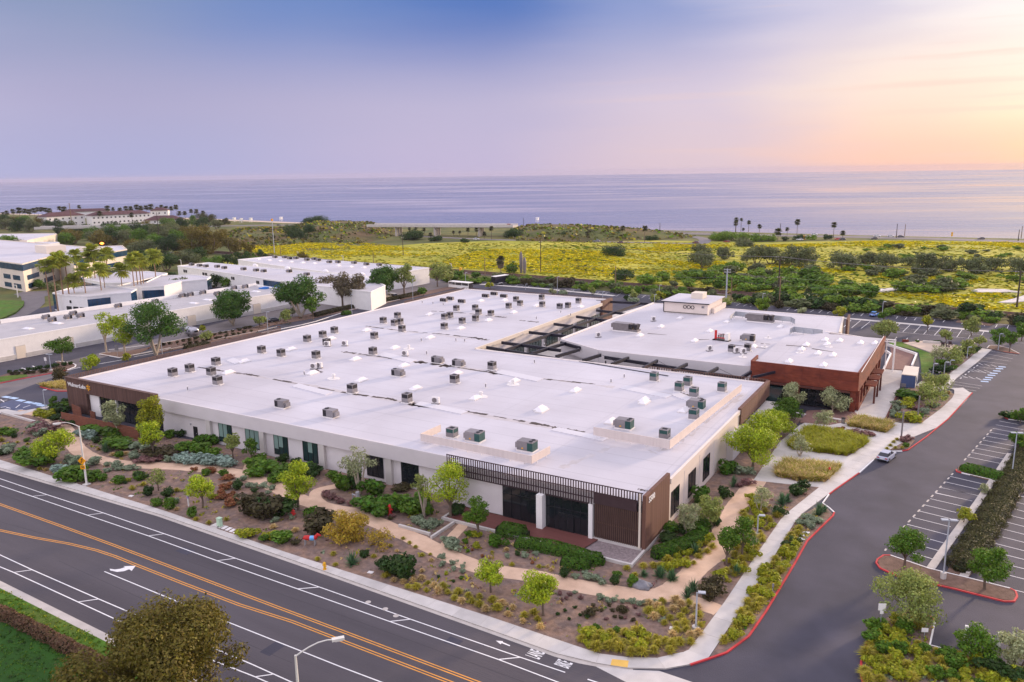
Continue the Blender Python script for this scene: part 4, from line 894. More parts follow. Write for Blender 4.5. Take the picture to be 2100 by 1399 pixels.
part(MB().box(x0+.1, x0+1.0, y0-.08, y0-.01, .1, .9), 'service_box', 'unit', kz); part(MB().box(x1+.005, x1+.05, y0+1.2, y0+3.2, .8, 2.2), 'window', 'glass', kz)
# ---------------- long white warehouse on the left
wh = empty('warehouse', (-226, 140, 0), 0, 'long white warehouse with loading bays and a grey base band', 'warehouse')
whx = lambda y: -217.4+(y-105)*.0505
W0, W1 = 40, 202
part(MB().prism([(whx(W0), W0), (whx(W1), W1), (-234.8, 207), (-243, 119), (-245, W0)], 0, 5.6), 'wall', 'white', wh)
part(MB().prism([(whx(W0)-.3, W0), (whx(W1)-.3, W1-.3), (-234.5, 206.6), (-242.7, 119), (-244.7, W0)], 5.6, 5.75), 'roof', mat('grey_roof', (.42, .41, .43), .8, .1, .3), wh)
def whpar(p, q, z1, w=.4, m='white'):
    p, q = Vector((*p, 0)), Vector((*q, 0)); d = q-p; part(MB().obox(((p.x+q.x)/2, (p.y+q.y)/2, (5.61+z1)/2), d.length, w, z1-5.61, math.atan2(d.y, d.x)), 'parapet', m, wh)
whpar((whx(W0)-.15, W0), (whx(W1)-.15, W1), 6.0); whpar((-243.0, 119), (-234.8, 207), 6.9, .5); whpar((-245.1, W0), (-243.1, 118.7), 6.9, .5, 'cream'); whpar((-234.6, 206.8), (whx(W1)-.3, W1+.1), 6.4, .4)
segs = [(W0, 108.9), (112.3, 127), (127.3-3, 127.3-3)]
DOORS = [(109.1, 111.6), (120.0, 124.8), (143.5, 148.5), (160.5, 163.5), (173, 176), (186, 189.2)]
ys = [W0] + [v for d in DOORS for v in d] + [W1]
for i in range(0, len(ys), 2):
    a, c = ys[i], ys[i+1]; p, q = Vector((whx(a)+.06, a, 0)), Vector((whx(c)+.06, c, 0)); d = q-p
    part(MB().obox(((p.x+q.x)/2, (p.y+q.y)/2, .75), d.length, .14, 1.0, math.atan2(d.y, d.x)), 'base_band', 'concrete', wh)
for a, c in DOORS:
    x = whx((a+c)/2)+.03; b_ = part(MB().box(x-.4, x+.03, a-.15, c+.15, .02, 3.5), 'door_frame', 'concrete', wh); part(MB().box(x+.031, x+.07, a, c, .05, 3.3), 'roller_door', 'cream', wh)
# ---------------- white office studios beyond
def px_building(name, top, base, roofpx, label, cat='building', wallm='white', roofm='roof', par=.5, parent=None, zref=None):
    """roof outline in photo pixels at height top"""
    P = [A(x, y, top) for x, y in roofpx]; c = sum(P, Vector())/len(P)
    r = empty(name, (c.x, c.y, 0), 0, label, cat); pl = [(p.x, p.y) for p in P]
    part(MB().prism(pl, 0, top-par), 'wall', wallm, r)
    part(MB().prism([(c.x+(x-c.x)*.985, c.y+(y-c.y)*.985) for x, y in pl], top-par+.004, top-par+.12), 'roof', roofm, r)
    for a, b_ in zip(pl, pl[1:]+pl[:1]):
        d = Vector((b_[0]-a[0], b_[1]-a[1], 0)); part(MB().obox(((a[0]+b_[0])/2, (a[1]+b_[1])/2, top-par/2), d.length+.05, .3, par, math.atan2(d.y, d.x)), 'parapet', wallm, r)
    return r, pl
def facade(r, a, b_, spec):
    """spec: (u0, u1, z0, z1, material, name, n) along the wall from a to b, proud of it"""
    a, b_ = Vector((*a, 0)), Vector((*b_, 0)); d = b_-a; an = math.atan2(d.y, d.x); nn = Vector((d.y, -d.x, 0)).normalized()
    if nn.dot(EYE-a) < 0: nn = -nn
    for u0, u1, z0, z1, m, nm, n in spec:
        for i in range(n):
            v0 = u0+(u1-u0)*i/n; v1 = u0+(u1-u0)*(i+.72 if n > 1 else i+1)/n if n > 1 else u1
            c = a+d*((v0+v1)/2)+nn*.06; w = d.length*(v1-v0)
            f = part(MB().obox((c.x, c.y, (z0+z1)/2), w, .16, z1-z0, an), nm, m, r)
            if nm == 'window':
                c2 = c+nn*.085; k = max(1, min(6, int(w/1.4)))
                for j in range(1, k): 
                    q = c2+d.normalized()*(w*(j/k-.5)); part(MB().obox((q.x, q.y, (z0+z1)/2), .08, .03, z1-z0, an), 'mullion', 'dark', f)
gb, gp = px_building('glass_office', 12.0, 0, [(-150, 500), (0, 535), (45, 541), (118, 521), (150, 530), (260, 511), (250, 503), (180, 506), (-150, 480)], 'three storey cream office with dark blue ribbon windows behind the palms')
for a, b_ in ((gp[0], gp[1]), (gp[1], gp[2]), (gp[2], gp[3]), (gp[4], gp[5])):
    facade(gb, a, b_, [(.0, 1, 8.9, 11.7, 'glassb', 'window', 1), (.08, .95, 4.6, 6.6, 'glassb', 'window', 2), (.08, .95, 1.0, 3.0, 'glassb', 'window', 2)])
for ch in gb.children:
    if ch.name.startswith(('wall', 'parapet')): ch.data.materials[0] = M['cream']
P = A(78, 517, 12); Q = A(121, 514, 12)
part(MB().obox((P.x+4, P.y+4, 13.4), 13, 9, 3.6, R(-8)), 'penthouse', 'cream', gb); part(MB().obox((P.x+22, P.y+16, 12.6), 20, 7, 1.8, R(-8)), 'penthouse', 'cream', gb)
s1, p1 = px_building('white_studio', 6.5, 0, [(108, 600), (126, 604), (178, 607), (226, 602), (268, 599), (280, 592), (225, 585), (150, 588)], 'white flat roofed studio with a dark blue glass corner under the palms')
facade(s1, p1[0], p1[1], [(.0, .35, .5, 6.2, 'glassb', 'window', 1)])
facade(s1, p1[1], p1[2], [(.15, .95, .0, 2.4, 'dark', 'garage_opening', 3), (.3, .36, 3.6, 4.6, 'dark', 'window', 1)])
facade(s1, p1[2], p1[3], [(.0, .98, .4, 5.2, 'glassb', 'window', 1)]); facade(s1, p1[4], p1[5], [(.0, .9, .5, 6.0, 'glassb', 'window', 1)])
s2, p2 = px_building('white_studio', 6.5, 0, [(170, 571), (215, 580), (300, 578), (325, 566), (343, 560), (300, 556), (200, 560)], 'white flat studio roof seen between the palm trunks')
facade(s2, p2[0], p2[1], [(.0, .9, 1.0, 5.2, 'glassb', 'window', 1)])
s3, p3 = px_building('white_studio', 6.5, 0, [(238, 586), (290, 588), (336, 586), (372, 577), (424, 572), (432, 567), (400, 563), (330, 565)], 'white studio with a blue glass bay beside the right palms')
facade(s3, p3[1], p3[2], [(.0, .98, .3, 5.0, 'glassb', 'window', 1)]); facade(s3, p3[4], p3[5], [(.0, .98, 1.0, 5.8, 'glassb', 'window', 1)])
s4, p4 = px_building('white_industrial_unit', 6.8, 0, [(364, 545), (470, 560), (548, 572), (650, 585), (760, 598), (790, 585), (750, 567), (427, 538)], 'long white industrial unit with small paired windows and a blue glass entrance', par=.4)
facade(s4, p4[0], p4[1], [(.12, .2, 4.2, 5.4, 'dark', 'window', 2), (.5, .6, 4.2, 5.4, 'dark', 'window', 2)]); facade(s4, p4[1], p4[2], [(.05, .15, 4.2, 5.4, 'dark', 'window', 2), (.72, .8, 4.2, 5.4, 'dark', 'window', 2), (.90, 1.0, 0.3, 6.2, 'glassb', 'window', 1)]); facade(s4, p4[2], p4[3], [(.0, .28, .3, 6.2, 'glassb', 'window', 1), (.4, .9, 1.0, 3.0, 'dark', 'window', 3)])
s5, p5 = px_building('white_industrial_unit', 6.8, 0, [(488, 532), (560, 543), (660, 556), (760, 567), (837, 556), (880, 549), (700, 535), (560, 525)], 'white industrial unit farthest back with a dark loading door at its right end', par=.5)
facade(s5, p5[3], p5[5], [(.62, .80, .1, 3.4, 'dark', 'loading_door', 1), (.85, .92, .1, 2.2, 'white', 'door', 1)])
s6, p6 = px_building('beige_hall', 9, 0, [(-60, 485), (0, 489), (55, 493), (117, 480), (112, 478), (-60, 480)], 'beige flat hall at the far left edge behind the cream office', wallm='cream')
s7, p7 = px_building('white_shed', 7, 0, [(-40, 500), (60, 504), (122, 498), (118, 496), (-40, 496)], 'long low white roofed shed behind the cream office')
# hotel with hipped tile roofs
def hotel(name, a, b_, w, h, label, rows=2, n=12):
    P, Q = A(*a), A(*b_); d = Q-P; an = math.atan2(d.y, d.x); L_ = d.length; c = (P+Q)/2
    r = empty(name, (c.x, c.y, 0), an, label, 'hotel')
    o = MB().box(-L_/2, L_/2, 0, w, 0, h).build('wall', M['white'], r, off=ZERO)
    b = MB(); e = 1.0; rz = h+w*.22
    v = [(-L_/2-e, -e, h+.01), (L_/2+e, -e, h+.01), (L_/2+e, w+e, h+.01), (-L_/2-e, w+e, h+.01), (-L_/2+w*.45, w/2, rz), (L_/2-w*.45, w/2, rz)]
    b.v = v; b.f = [(0, 1, 5, 4), (1, 2, 5), (2, 3, 4, 5), (3, 0, 4), (3, 2, 1, 0)]; b.m = [0]*5; b.build('roof', M['tile'], r, off=ZERO)
    for k in range(rows):
        for i in range(n):
            x = -L_/2+L_*(i+.5)/n; z = h*(k+.35)/rows
            f = MB().box(x-.75, x+.75, -.1, .02, z, z+1.5).build('window', M['dark'], r, off=ZERO)
    return r
hotel('hotel_wing', (190, 462), (310, 455.5), 16, 9.5, 'white two storey hotel wing with a dark red tile roof and a row of windows', 2, 14)
hotel('hotel_wing', (98, 466), (176, 461), 18, 10, 'white hotel wing end with a red tile roof behind the utility mast', 2, 6)
hotel('hotel_wing', (310, 453), (346, 452), 14, 11, 'small white hotel pavilion at the right end of the hotel row', 2, 3)
hotel('hotel_wing', (295, 460), (372, 458), 20, 3.6, 'low dark red roofed hotel lobby in front of the white wings', 1, 5)
hotel('hotel_wing', (130, 449), (225, 446), 14, 8, 'farthest hotel wing with its roof showing above the others', 1, 6)
# ---------------- bridges
def bridge(name, a, b_, zdeck, w, label, piers, grade=0):
    P, Q = A(*a, zdeck), A(*b_, zdeck); d = Q-P; an = math.atan2(d.y, d.x); c = (P+Q)/2
    r = empty(name, (c.x, c.y, 0), an, label, 'bridge'); L_ = d.length
    MB().box(-L_/2, L_/2, 0, w, zdeck-1.4, zdeck-.1).build('deck', M['kerbgrey'], r, off=ZERO)
    MB().box(-L_/2, L_/2, -.4, -.02, zdeck-1.0, zdeck+.9).build('parapet', M['concrete'], r, off=ZERO); MB().box(-L_/2, L_/2, w+.02, w+.4, zdeck-1.0, zdeck+.9).build('parapet', M['concrete'], r, off=ZERO)
    for u in piers:
        for v in (.15, .5, .85): MB().cyl((u-.5)*L_, w*v, 0, zdeck-1.4, .9, 10).build('pier', M['kerbgrey'], r, off=ZERO)
    return r
bridge('highway_bridge', (752, 462.5), (1052, 463.5), 8.2, 14, 'grey concrete highway bridge crossing the beach road on round piers', (.2, .47, .77))
bridge('highway_bridge', (70, 468), (296, 463), 8.0, 11, 'grey concrete flyover in front of the white hotel', (.25, .5, .75))
MOUNDS = []
def mound(name, pts, h, m, label=None, z0=-.05):
    P = [A(x, y, 0) for x, y in pts]; c = sum(P, Vector())/len(P); b = MB(); n = len(P)
    b.v = [(p.x, p.y, z0) for p in P] + [tuple(c.lerp(p, .72)+Vector((0, 0, h*.55))) for p in P] + [tuple(c.lerp(p, .45)+Vector((0, 0, h))) for p in P] + [(c.x, c.y, h*1.03)]
    for i in range(n):
        j = (i+1) % n; b.f += [(i, j, n+j, n+i), (n+i, n+j, 2*n+j, 2*n+i), (2*n+i, 2*n+j, 3*n)]; b.m += [0, 0, 0]
    o = b.build(name, m, smooth=True); o['kind'] = 'structure'; MOUNDS.append(o); return o
mound('embankment', [(560, 486), (640, 497), (740, 500), (800, 487), (815, 475), (800, 463), (700, 460), (600, 461)], 6.5, M['bank'])
mound('embankment', [(1030, 485), (1060, 494), (1200, 497), (1400, 490), (1430, 484), (1300, 474), (1180, 468), (1060, 464)], 5.0, M['bank'])
mound('embankment', [(430, 500), (560, 506), (640, 498), (600, 468), (480, 470)], 4.0, M['bank'])
# ================================================================== ROOF EQUIPMENT
def cube_unit(coil, label, w=1.4, h=1.75):
    r = empty('rooftop_unit', (0, 0, 0), 0, label, 'air conditioner'); hw = w/2
    P_ = lambda b, n, m: b.build(n, M[m], r, off=ZERO)
    P_(MB().box(-hw-.15, hw+.15, -hw-.15, hw+.15, 0, .16), 'curb', 'curb')
    P_(MB().box(-hw, hw, -hw, hw, .161, h*.55), 'cabinet', 'unit')
    b = MB(); t = .07; z0, z1 = h*.551, h-.1
    for x in (-hw, hw-t):
        for y in (-hw, hw-t): b.box(x, x+t, y, y+t, z0, z1)
    P_(b, 'corner_posts', 'unit')
    P_(MB().box(-hw+.03, hw-.03, -hw+.03, hw-.03, z0, z1), 'coil_panel', coil)
    b = MB(); b.box(-hw, hw, -hw, -hw+.28, z1+.001, h); b.box(-hw, hw, hw-.28, hw, z1+.001, h); b.box(-hw, -hw+.28, -hw+.281, hw-.281, z1+.001, h); b.box(hw-.28, hw, -hw+.281, hw-.281, z1+.001, h)
    P_(b, 'fan_deck', 'unit'); P_(MB().cyl(0, 0, z1-.06, z1+.03, hw-.26, 14), 'fan', 'coil')
    P_(MB().tube([(hw+.02, -.2, .3), (hw+.35, -.2, .3), (hw+.35, -.2, .02)], .05, 6).box(hw+.2, hw+.5, -.35, -.05, 0, .12), 'conduit', 'curb')
    return Stamp(r)
def box_unit(coil, label, L_=2.3, w=1.4, h=1.4, fans=1):
    r = empty('rooftop_unit', (0, 0, 0), 0, label, 'air conditioner'); P_ = lambda b, n, m: b.build(n, M[m], r, off=ZERO)
    P_(MB().box(-L_/2-.1, L_/2+.1, -w/2-.1, w/2+.1, 0, .18), 'curb', 'curb'); P_(MB().box(-L_/2, L_*.15, -w/2, w/2, .181, h), 'cabinet', 'unit')
    P_(MB().box(L_*.151, L_/2, -w/2+.03, w/2-.03, .181, h-.12), 'coil_panel', coil); P_(MB().box(L_*.151, L_/2, -w/2, w/2, h-.119, h+.02), 'fan_deck', 'unit')
    for k in range(fans): P_(MB().cyl(L_*.32, (k-(fans-1)/2)*w*.5, h+.021, h+.09, .3 if fans > 1 else .38, 12), 'fan', 'coil')
    P_(MB().box(-L_/2-.45, -L_/2-.01, -w*.35, w*.35, .35, h*.75), 'intake_hood', 'unit'); P_(MB().box(-L_*.2, -L_*.1, -w/2-.012, -w/2-.002, .4, .6), 'warning_plate', 'yellow')
    return Stamp(r)
def rt(px, py): 
    p = A(px, py, RZ); return Vector((p.x, p.y, RZ))
def put_units(st, pts, where, desc, group, rz=0.0, scale=1.0):
    pts = sorted(pts)
    for i, (x, y) in enumerate(pts):
        p = rt(x, y)+Vector((-.3, .7, 0)); lb = f'{desc}, {nth(i, len(pts))} {where}' if len(pts) > 1 else f'{desc}, alone {where}'
        st.put(p, rz, scale, lb, group)
G_ = 'air conditioners on the main white roof'
cu = cube_unit('coil', 'grey cube air conditioner'); cug = cube_unit('coilg', 'grey cube air conditioner')
D_ = 'grey cube roof unit'
put_units(cu, [(351, 774), (386, 765), (430, 772), (443, 791), (440, 751)], 'at the near left roof corner', D_, G_)
put_units(cu, [(534, 726), (574, 733), (628, 703), (660, 694), (684, 685), (668, 710), (646, 737)], 'along the left roof edge', D_, G_)
put_units(cu, [(784.6, 664.4), (814, 654), (807.5, 669.7), (819, 667), (823, 682), (766, 696.6), (763, 729)], 'clustered left of roof centre', D_, G_)
put_units(cu, [(720, 808), (833, 828), (931, 788), (1008, 760)], 'on the middle roof seams', D_, G_)
put_units(cu, [(910.6, 657), (921.7, 653.6), (946.9, 665.4), (910, 677), (974.4, 660.3)], 'in front of the far roof seam', D_, G_)
put_units(cu, [(980.5, 647), (1006, 649.6), (935, 639), (973.8, 637.8)], 'on the far roof seam', D_, G_)
put_units(cu, [(1042.6, 634), (1057.7, 620), (1066, 628.4), (1110.5, 616), (1111.5, 631), (1147.4, 635), (1164.6, 632.8), (1186, 623.4)], 'near the far right roof edge', D_, G_)
put_units(cug, [(1341.6, 783), (1393.6, 804), (1410.8, 793), (1423.6, 816), (1481.6, 805), (1423.6, 862)], 'behind the long ribbed screen', 'green finned cube roof unit', G_)
put_units(cug, [(925.5, 899), (1363.6, 901.6)], 'half hidden by ribbed roof screens', 'low green finned roof unit', G_, 0, (1, 1, .85))
bu = box_unit('coil', 'oblong grey roof unit'); bug = box_unit('coilg', 'oblong roof unit', 2.6, 1.7, 1.55, 2)
put_units(bu, [(575, 838), (675, 858)], 'on the bare front of the roof', 'oblong grey roof unit', G_, R(180))
put_units(bu, [(895.5, 746), (938.5, 752.7), (814, 773)], 'beside the middle roof seam', 'oblong grey roof unit', G_, R(180))
put_units(bug, [(972.6, 907), (1080.5, 927)], 'inside the front ribbed screen', 'big roof unit with green coils', G_)
put_units(bug, [(1281, 881), (1430, 840)], 'by the right ribbed screen', 'big roof unit with green coils', G_)
pk = empty('condenser_bank', (0, 0, 0), 0, 'dark condenser bank', 'air conditioner')
for k in range(3): MB().box(-1.2+k*.8+.03, -.4+k*.8-.03, -.5, .5, .15, 1.15).build('condenser', M['unitd'], pk, off=ZERO); MB().cyl(-.8+k*.8, 0, 1.151, 1.2, .28, 10).build('fan', M['coil'], pk, off=ZERO); MB().box(-1.15+k*.8+.03, -.45+k*.8-.03, -.52, -.505, .25, 1.05).build('coil_panel', M['coil'], pk, off=ZERO)
MB().box(-1.3, 1.3, -.6, .6, 0, .149).build('curb', M['curb'], pk, off=ZERO); pk = Stamp(pk)
put_units(pk, [(909, 620), (922.4, 616.7), (946, 622.4), (995, 611), (1012.7, 606.6), (1032.5, 611.6)], 'at the far end of the roof', 'dark three fan condenser bank', G_)
sp = empty('split_condenser', (0, 0, 0), 0, 'small pale split condenser', 'air conditioner')
MB().box(-.45, .45, -.17, .17, .12, .85).build('case', M['curb'], sp, off=ZERO); MB().tube([(-.1, -.175, .5), (-.1, -.2, .5)], .3, 12).build('fan', M['unitd'], sp, off=ZERO); MB().box(-.5, .5, -.25, .25, 0, .11).build('base', M['unit'], sp, off=ZERO); sp = Stamp(sp)
put_units(sp, [(641, 759), (652, 757), (669, 712), (829, 732), (891.5, 831), (705, 711)], 'among the left roof units', 'small pale split condenser', 'split condensers on the main roof', R(20), 1.5)
# skylights: hipped translucent hoods
sk = empty('skylight', (0, 0, 0), 0, 'skylight', 'skylight')
b = MB(); b.v = [(-.65, -1.3, .22), (.65, -1.3, .22), (.65, 1.3, .22), (-.65, 1.3, .22), (0, -.7, .75), (0, .7, .75)]; b.f = [(0, 1, 4), (1, 2, 5, 4), (2, 3, 5), (3, 0, 4, 5)]; b.m = [0]*4
b.build('glazing', M['skylight'], sk, off=ZERO); MB().box(-.72, .72, -1.38, 1.38, 0, .22).build('frame', M['curb'], sk, off=ZERO); sk = Stamp(sk)
zS = lambda x, y: (700+x*.3359, 400+y*.3359)
SKY = [[(497, 744), (593, 719), (463.5, 767), (675, 697), (636.5, 768)], [zS(145, 832), zS(75, 1010), zS(315, 940), zS(110, 1140), zS(370, 1050), zS(530, 735), zS(533, 877)], [zS(720, 820), zS(890, 770), zS(1045, 722), zS(845, 652), zS(1185, 682), zS(990, 648), zS(1455, 687)], [zS(695, 1097), zS(440, 1190), zS(810, 1248), zS(1045, 1145), zS(1205, 1315), zS(1420, 1202), zS(1840, 1262)], [(1108, 845), (1319, 828), (1250, 868), (1400, 845)]]
WH = ['on the near left roof', 'left of the roof middle', 'on the far roof wing', 'across the middle of the roof', 'on the right half of the roof']
for pts, wh_ in zip(SKY, WH):
    pts = sorted(pts)
    for i, (x, y) in enumerate(pts): sk.put(rt(x, y)+Vector((0, .6, 0)), 0, 1, f'white hipped skylight {wh_}, {nth(i, len(pts))} of {NUMW[len(pts)]}', 'skylights on the main roof')
# round exhaust pads
vn = empty('exhaust_vent', (0, 0, 0), 0, 'exhaust vent', 'vent')
MB().cyl(0, 0, 0, .1, 1.25, 20).build('base_pad', M['curb'], vn, off=ZERO); MB().cyl(0, 0, .101, .75, .28, 12).build('stack', M['curb'], vn, off=ZERO); MB().cyl(0, 0, .751, 1.05, .42, 12, 0, .3).build('cowl', M['curb'], vn, off=ZERO); vn = Stamp(vn)
for (x, y), lb in zip([(684, 777), (838, 716), (986, 814), (1052, 789)], ['left of the middle roof seam', 'by the courtyard end of the roof', 'near the roof middle', 'just right of the roof middle']): vn.put(rt(x, y), 0, 1, f'white exhaust stack on a round pad {lb}', 'exhaust stacks on the main roof')
pv_ = empty('pipe_vent', (0, 0, 0), 0, 'thin vent pipe', 'vent'); MB().cyl(0, 0, 0, .6, .09, 8).build('pipe', M['unit'], pv_, off=ZERO); MB().cyl(0, 0, .601, .72, .15, 8).build('cap', M['curb'], pv_, off=ZERO); MB().cyl(0, 0, 0, .08, .25, 8).build('flashing', M['curb'], pv_, off=ZERO); pv_ = Stamp(pv_)
for x, y in [(385, 801), (624, 769), (875, 727), (1096, 745), (1116, 711), (1253, 785), (996, 795), (864, 562+138), (935, 700), (953, 701), (866, 622), (888, 624), (909, 626), (1170, 648), (1150, 642), (1100, 655), (1280, 775)]:
    pv_.put(rt(x, y), 0, 1.2, 'thin grey vent pipe standing on the white roof', 'vent pipes on the main roof')
# ribbed equipment screens on short legs
def roof_screen(name, pts, z0, h, label, base=RZ):
    P = [A(x, y, base+z0) for x, y in pts]; r = empty(name, (P[0].x, P[0].y, base), 0, label, 'screen')
    for a, c in zip(P, P[1:]):
        d = c-a; an = math.atan2(d.y, d.x); n = max(1, round(d.length/2.4)); alongx = abs(d.x) > abs(d.y)
        for i in range(n):
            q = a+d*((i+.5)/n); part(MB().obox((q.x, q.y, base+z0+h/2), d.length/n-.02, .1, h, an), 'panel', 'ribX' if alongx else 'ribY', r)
            part(MB().box(q.x-.05, q.x+.05, q.y+.1, q.y+.2, base, base+z0+h*.8), 'leg', 'curb', r)
    return r
roof_screen('equipment_screen', [(904, 885), (863, 904), (1090, 951), (1128, 930)], .35, 1.15, 'ribbed cream equipment screen around the front roof units')
roof_screen('equipment_screen', [(1217, 892), (1373, 921), (1520, 802)], .35, 1.3, 'long ribbed cream equipment screen along the right of the roof')
# dirt along the seams, membrane patches: thin sheets on the roof
def seam(pts, w, seed, mat_='stain', z=.006, gaps=.1):
    rnd = random.Random(seed); P = smooth([A(x, y, RZ) for x, y in pts], 12); b = MB(); w *= 1.9 if mat_ == 'stain' else 1
    for i in range(len(P)-1):
        if rnd.random() < gaps: continue
        a, c = P[i], P[i+1]; ww = w*rnd.uniform(.3, 1.5); d = (c-a).normalized(); nn = Vector((-d.y, d.x, 0))
        q = [a+nn*ww*.5, a-nn*ww*.5, c-nn*ww*rnd.uniform(.2, .7), c+nn*ww*rnd.uniform(.2, .7)]; b.poly([(v.x, v.y, RZ+z) for v in q[::-1]] if (q[1]-q[0]).cross(q[2]-q[1]).z < 0 else [(v.x, v.y, RZ+z) for v in q])
    return tag(b.build('roof_stain', M[mat_], roof), kind='stuff')
for i, (pts, w) in enumerate([([(406, 753), (470, 763), (511, 768)], .3), ([(511, 768), (700, 804), (801, 818)], .38), ([(801, 818), (845, 830), (950, 843), (1097, 868.6), (1152, 879), (1200, 886)], .42), ([(844, 827), (880, 833)], 1.0), ([(700, 721), (760, 729), (854, 742.6), (928, 751)], .45), ([(855, 742), (928, 752)], .9), ([(928, 752), (1016, 766)], .3), ([(1000, 760), (1020, 768)], 1.0), ([(1016, 766), (1113, 777), (1221, 788)], .38), ([(750, 668.7), (814, 677), (922, 687), (999, 697)], .35), ([(970, 692), (1000, 698)], .8), ([(885, 638), (949, 642), (1036, 652)], .35), ([(1000, 648), (1038, 651)], .7), ([(1066, 657), (1105, 661)], .5), ([(1392, 806), (1440, 818)], .5), ([(645, 757), (660, 765)], .4), ([(1308, 1003), (1328, 1007)], .25)]):
    seam(pts, w, i)
for i, pts in enumerate([[(511, 770), (801, 820)], [(801, 820), (1200, 888)], [(700, 723), (1221, 790)], [(750, 670), (999, 699)], [(1221, 790), (1420, 812)], [(470, 765), (511, 770)], [(1150, 960), (1260, 915)], [(1330, 930), (1400, 900), (1520, 810)]]):
    seam(pts, 1.1, 50+i, 'dust', .003, .12)
def patch(pts, z=.1):
    P = [A(x, y, RZ+z) for x, y in pts]; part(MB().prism([(p.x, p.y) for p in P], RZ+.001, RZ+z), 'membrane_patch', 'patch', roof)
for c, dx, dy in (((640, 800), 42, 8), ((905, 838), 55, 9), ((1065, 772), 50, 8), ((815, 735), 40, 7), ((1325, 805), 55, 9), ((1190, 892), 60, 10), ((1400, 815), 25, 6), ((480, 742), 16, 3)):
    patch([(c[0]-dx, c[1]-dy), (c[0]-dx+14, c[1]-dy-6), (c[0]+dx, c[1]+dy-4), (c[0]+dx-14, c[1]+dy+2)])
# ---------------- annex roof
RZ2 = 6.55
def rt2(px, py, z=RZ2): p = A(px, py, z); return Vector((p.x, p.y, z))
ru = empty('rooftop_plant', (0, 0, 0), 0, 'big brown rooftop plant', 'air conditioner')
for n, bb, m in (('curb', (-3.5, 3.5, -1.1, 1.1, 0, .3), 'curb'), ('cabinet', (-3.4, .9, -1, 1, .301, 2.1), 'unitd'), ('cabinet_lid', (-3.5, 1.0, -1.1, 1.1, 2.101, 2.2), 'unit'), ('condenser_base', (.91, 3.4, -1, 1, .301, .8), 'unitd'), ('intake_hood', (-4.0, -3.41, -.8, .8, .9, 1.9), 'unitd')): MB().box(*bb).build(n, M[m], ru, off=ZERO)
for k in range(2):
    b = MB(); x = 1.55+k*1.25; b.v = [(x-.15, -1, .8), (x+.15, -1, .8), (x+.6, -1, 2.05), (x-.6, -1, 2.05), (x-.15, 1, .8), (x+.15, 1, .8), (x+.6, 1, 2.05), (x-.6, 1, 2.05)]; b.f = [(0, 1, 2, 3), (7, 6, 5, 4), (1, 5, 6, 2), (4, 0, 3, 7), (3, 2, 6, 7)]; b.m = [0]*5; b.build('vee_coil', M['coil'], ru, off=ZERO)
    MB().cyl(x, -.45, 2.051, 2.2, .38, 12).build('fan', M['unitd'], ru, off=ZERO); MB().cyl(x, .45, 2.051, 2.2, .38, 12).build('fan', M['unitd'], ru, off=ZERO)
for k in range(3): MB().box(-2.9+k*1.2, -2.1+k*1.2, -1.02, -1.005, .5, 1.9).build('access_door', M['unitd'], ru, off=ZERO)
ru = Stamp(ru); ru.put(rt2(1285, 680), R(-3), 1, 'brown rooftop plant with V shaped coils, left on the annex roof', 'big plant units on the annex roof'); ru.put(rt2(1560, 661), R(-3), 1, 'brown rooftop plant with V shaped coils, inside the open screen', 'big plant units on the annex roof')
def screen2(pts, z0, h, label, base=RZ2):
    P = [A(x, y, base+z0) for x, y in pts]; r = empty('equipment_screen', (P[0].x, P[0].y, base), 0, label, 'screen')
    for a, c in zip(P, P[1:]):
        d = c-a; an = math.atan2(d.y, d.x); n = max(1, round(d.length/2.2))
        for i in range(n):
            q = a+d*((i+.5)/n); part(MB().obox((q.x, q.y, base+z0+h/2), d.length/n-.06, .08, h, an), 'panel', 'metal', r); q2 = a+d*(i/n); part(MB().box(q2.x-.05, q2.x+.05, q2.y-.25, q2.y-.15, base, base+z0+h), 'post', 'polegrey', r)
    return r
screen2([(1497, 657), (1508, 648), (1622, 660), (1630, 665)], .4, 1.3, 'grey corrugated screen standing behind the annex plant unit'); screen2([(1620, 685), (1628, 681), (1687, 688)], .3, 1.4, 'short grey corrugated screen near the rust red hall')
put2 = [(1580, 671, 0), (1420, 667, 0), (1450, 679, 0)]
SK2 = [(1424, 700), (1395, 653), (1490, 661), (1312, 689), (1355, 671), (1455, 680), (1545, 712), (1600, 671)]
for i, (x, y) in enumerate(sorted(SK2)): sk.put(rt2(x, y), 0, .95, f'white hipped skylight on the annex roof, {nth(i, len(SK2))} of eight', 'skylights on the annex roof')
zQ = lambda x, y: (1480+x*.1858, 620+y*.1858)
SK3 = [zQ(740, 660), zQ(1120, 700), zQ(1225, 590), zQ(1060, 570), zQ(880, 525), zQ(930, 475), zQ(1160, 470), zQ(1140, 420), zQ(1300, 430), zQ(1530, 455), zQ(1690, 460)]
for i, (x, y) in enumerate(sorted(SK3)): sk.put(rt2(x, y, 7.5), 0, .95, f'white hipped skylight on the rust red hall roof, {nth(i, 11)} of eleven', 'skylights on the hall roof')
ch = empty('chiller_skid', rt2(1480, 698), R(-5), 'pump skid with a red tank and pipework on the annex roof', 'pump skid')
MB().box(-2.0, 2.0, -.9, .9, 0, .2).build('skid', M['coil'], ch, off=ZERO); MB().cyl(-1.5, 0, .2, 2.3, .3, 12).build('tank', M['red'], ch, off=ZERO)
for k in range(3): MB().cyl(-.7+k*.55, -.2, .2, 1.3+.2*k, .22, 10).build('pump', M['unitd'], ch, off=ZERO)
MB().tube([(-1.5, -.6, .7), (1.6, -.6, .7), (1.6, .4, .7), (1.6, .4, 1.8)], .1, 6).tube([(-1, .4, 1.4), (1.3, .4, 1.4)], .08, 6).build('pipe', M['red'], ch, off=ZERO); MB().box(1.0, 1.8, -.7, .7, .2, 1.9).build('control_box', M['curb'], ch, off=ZERO)
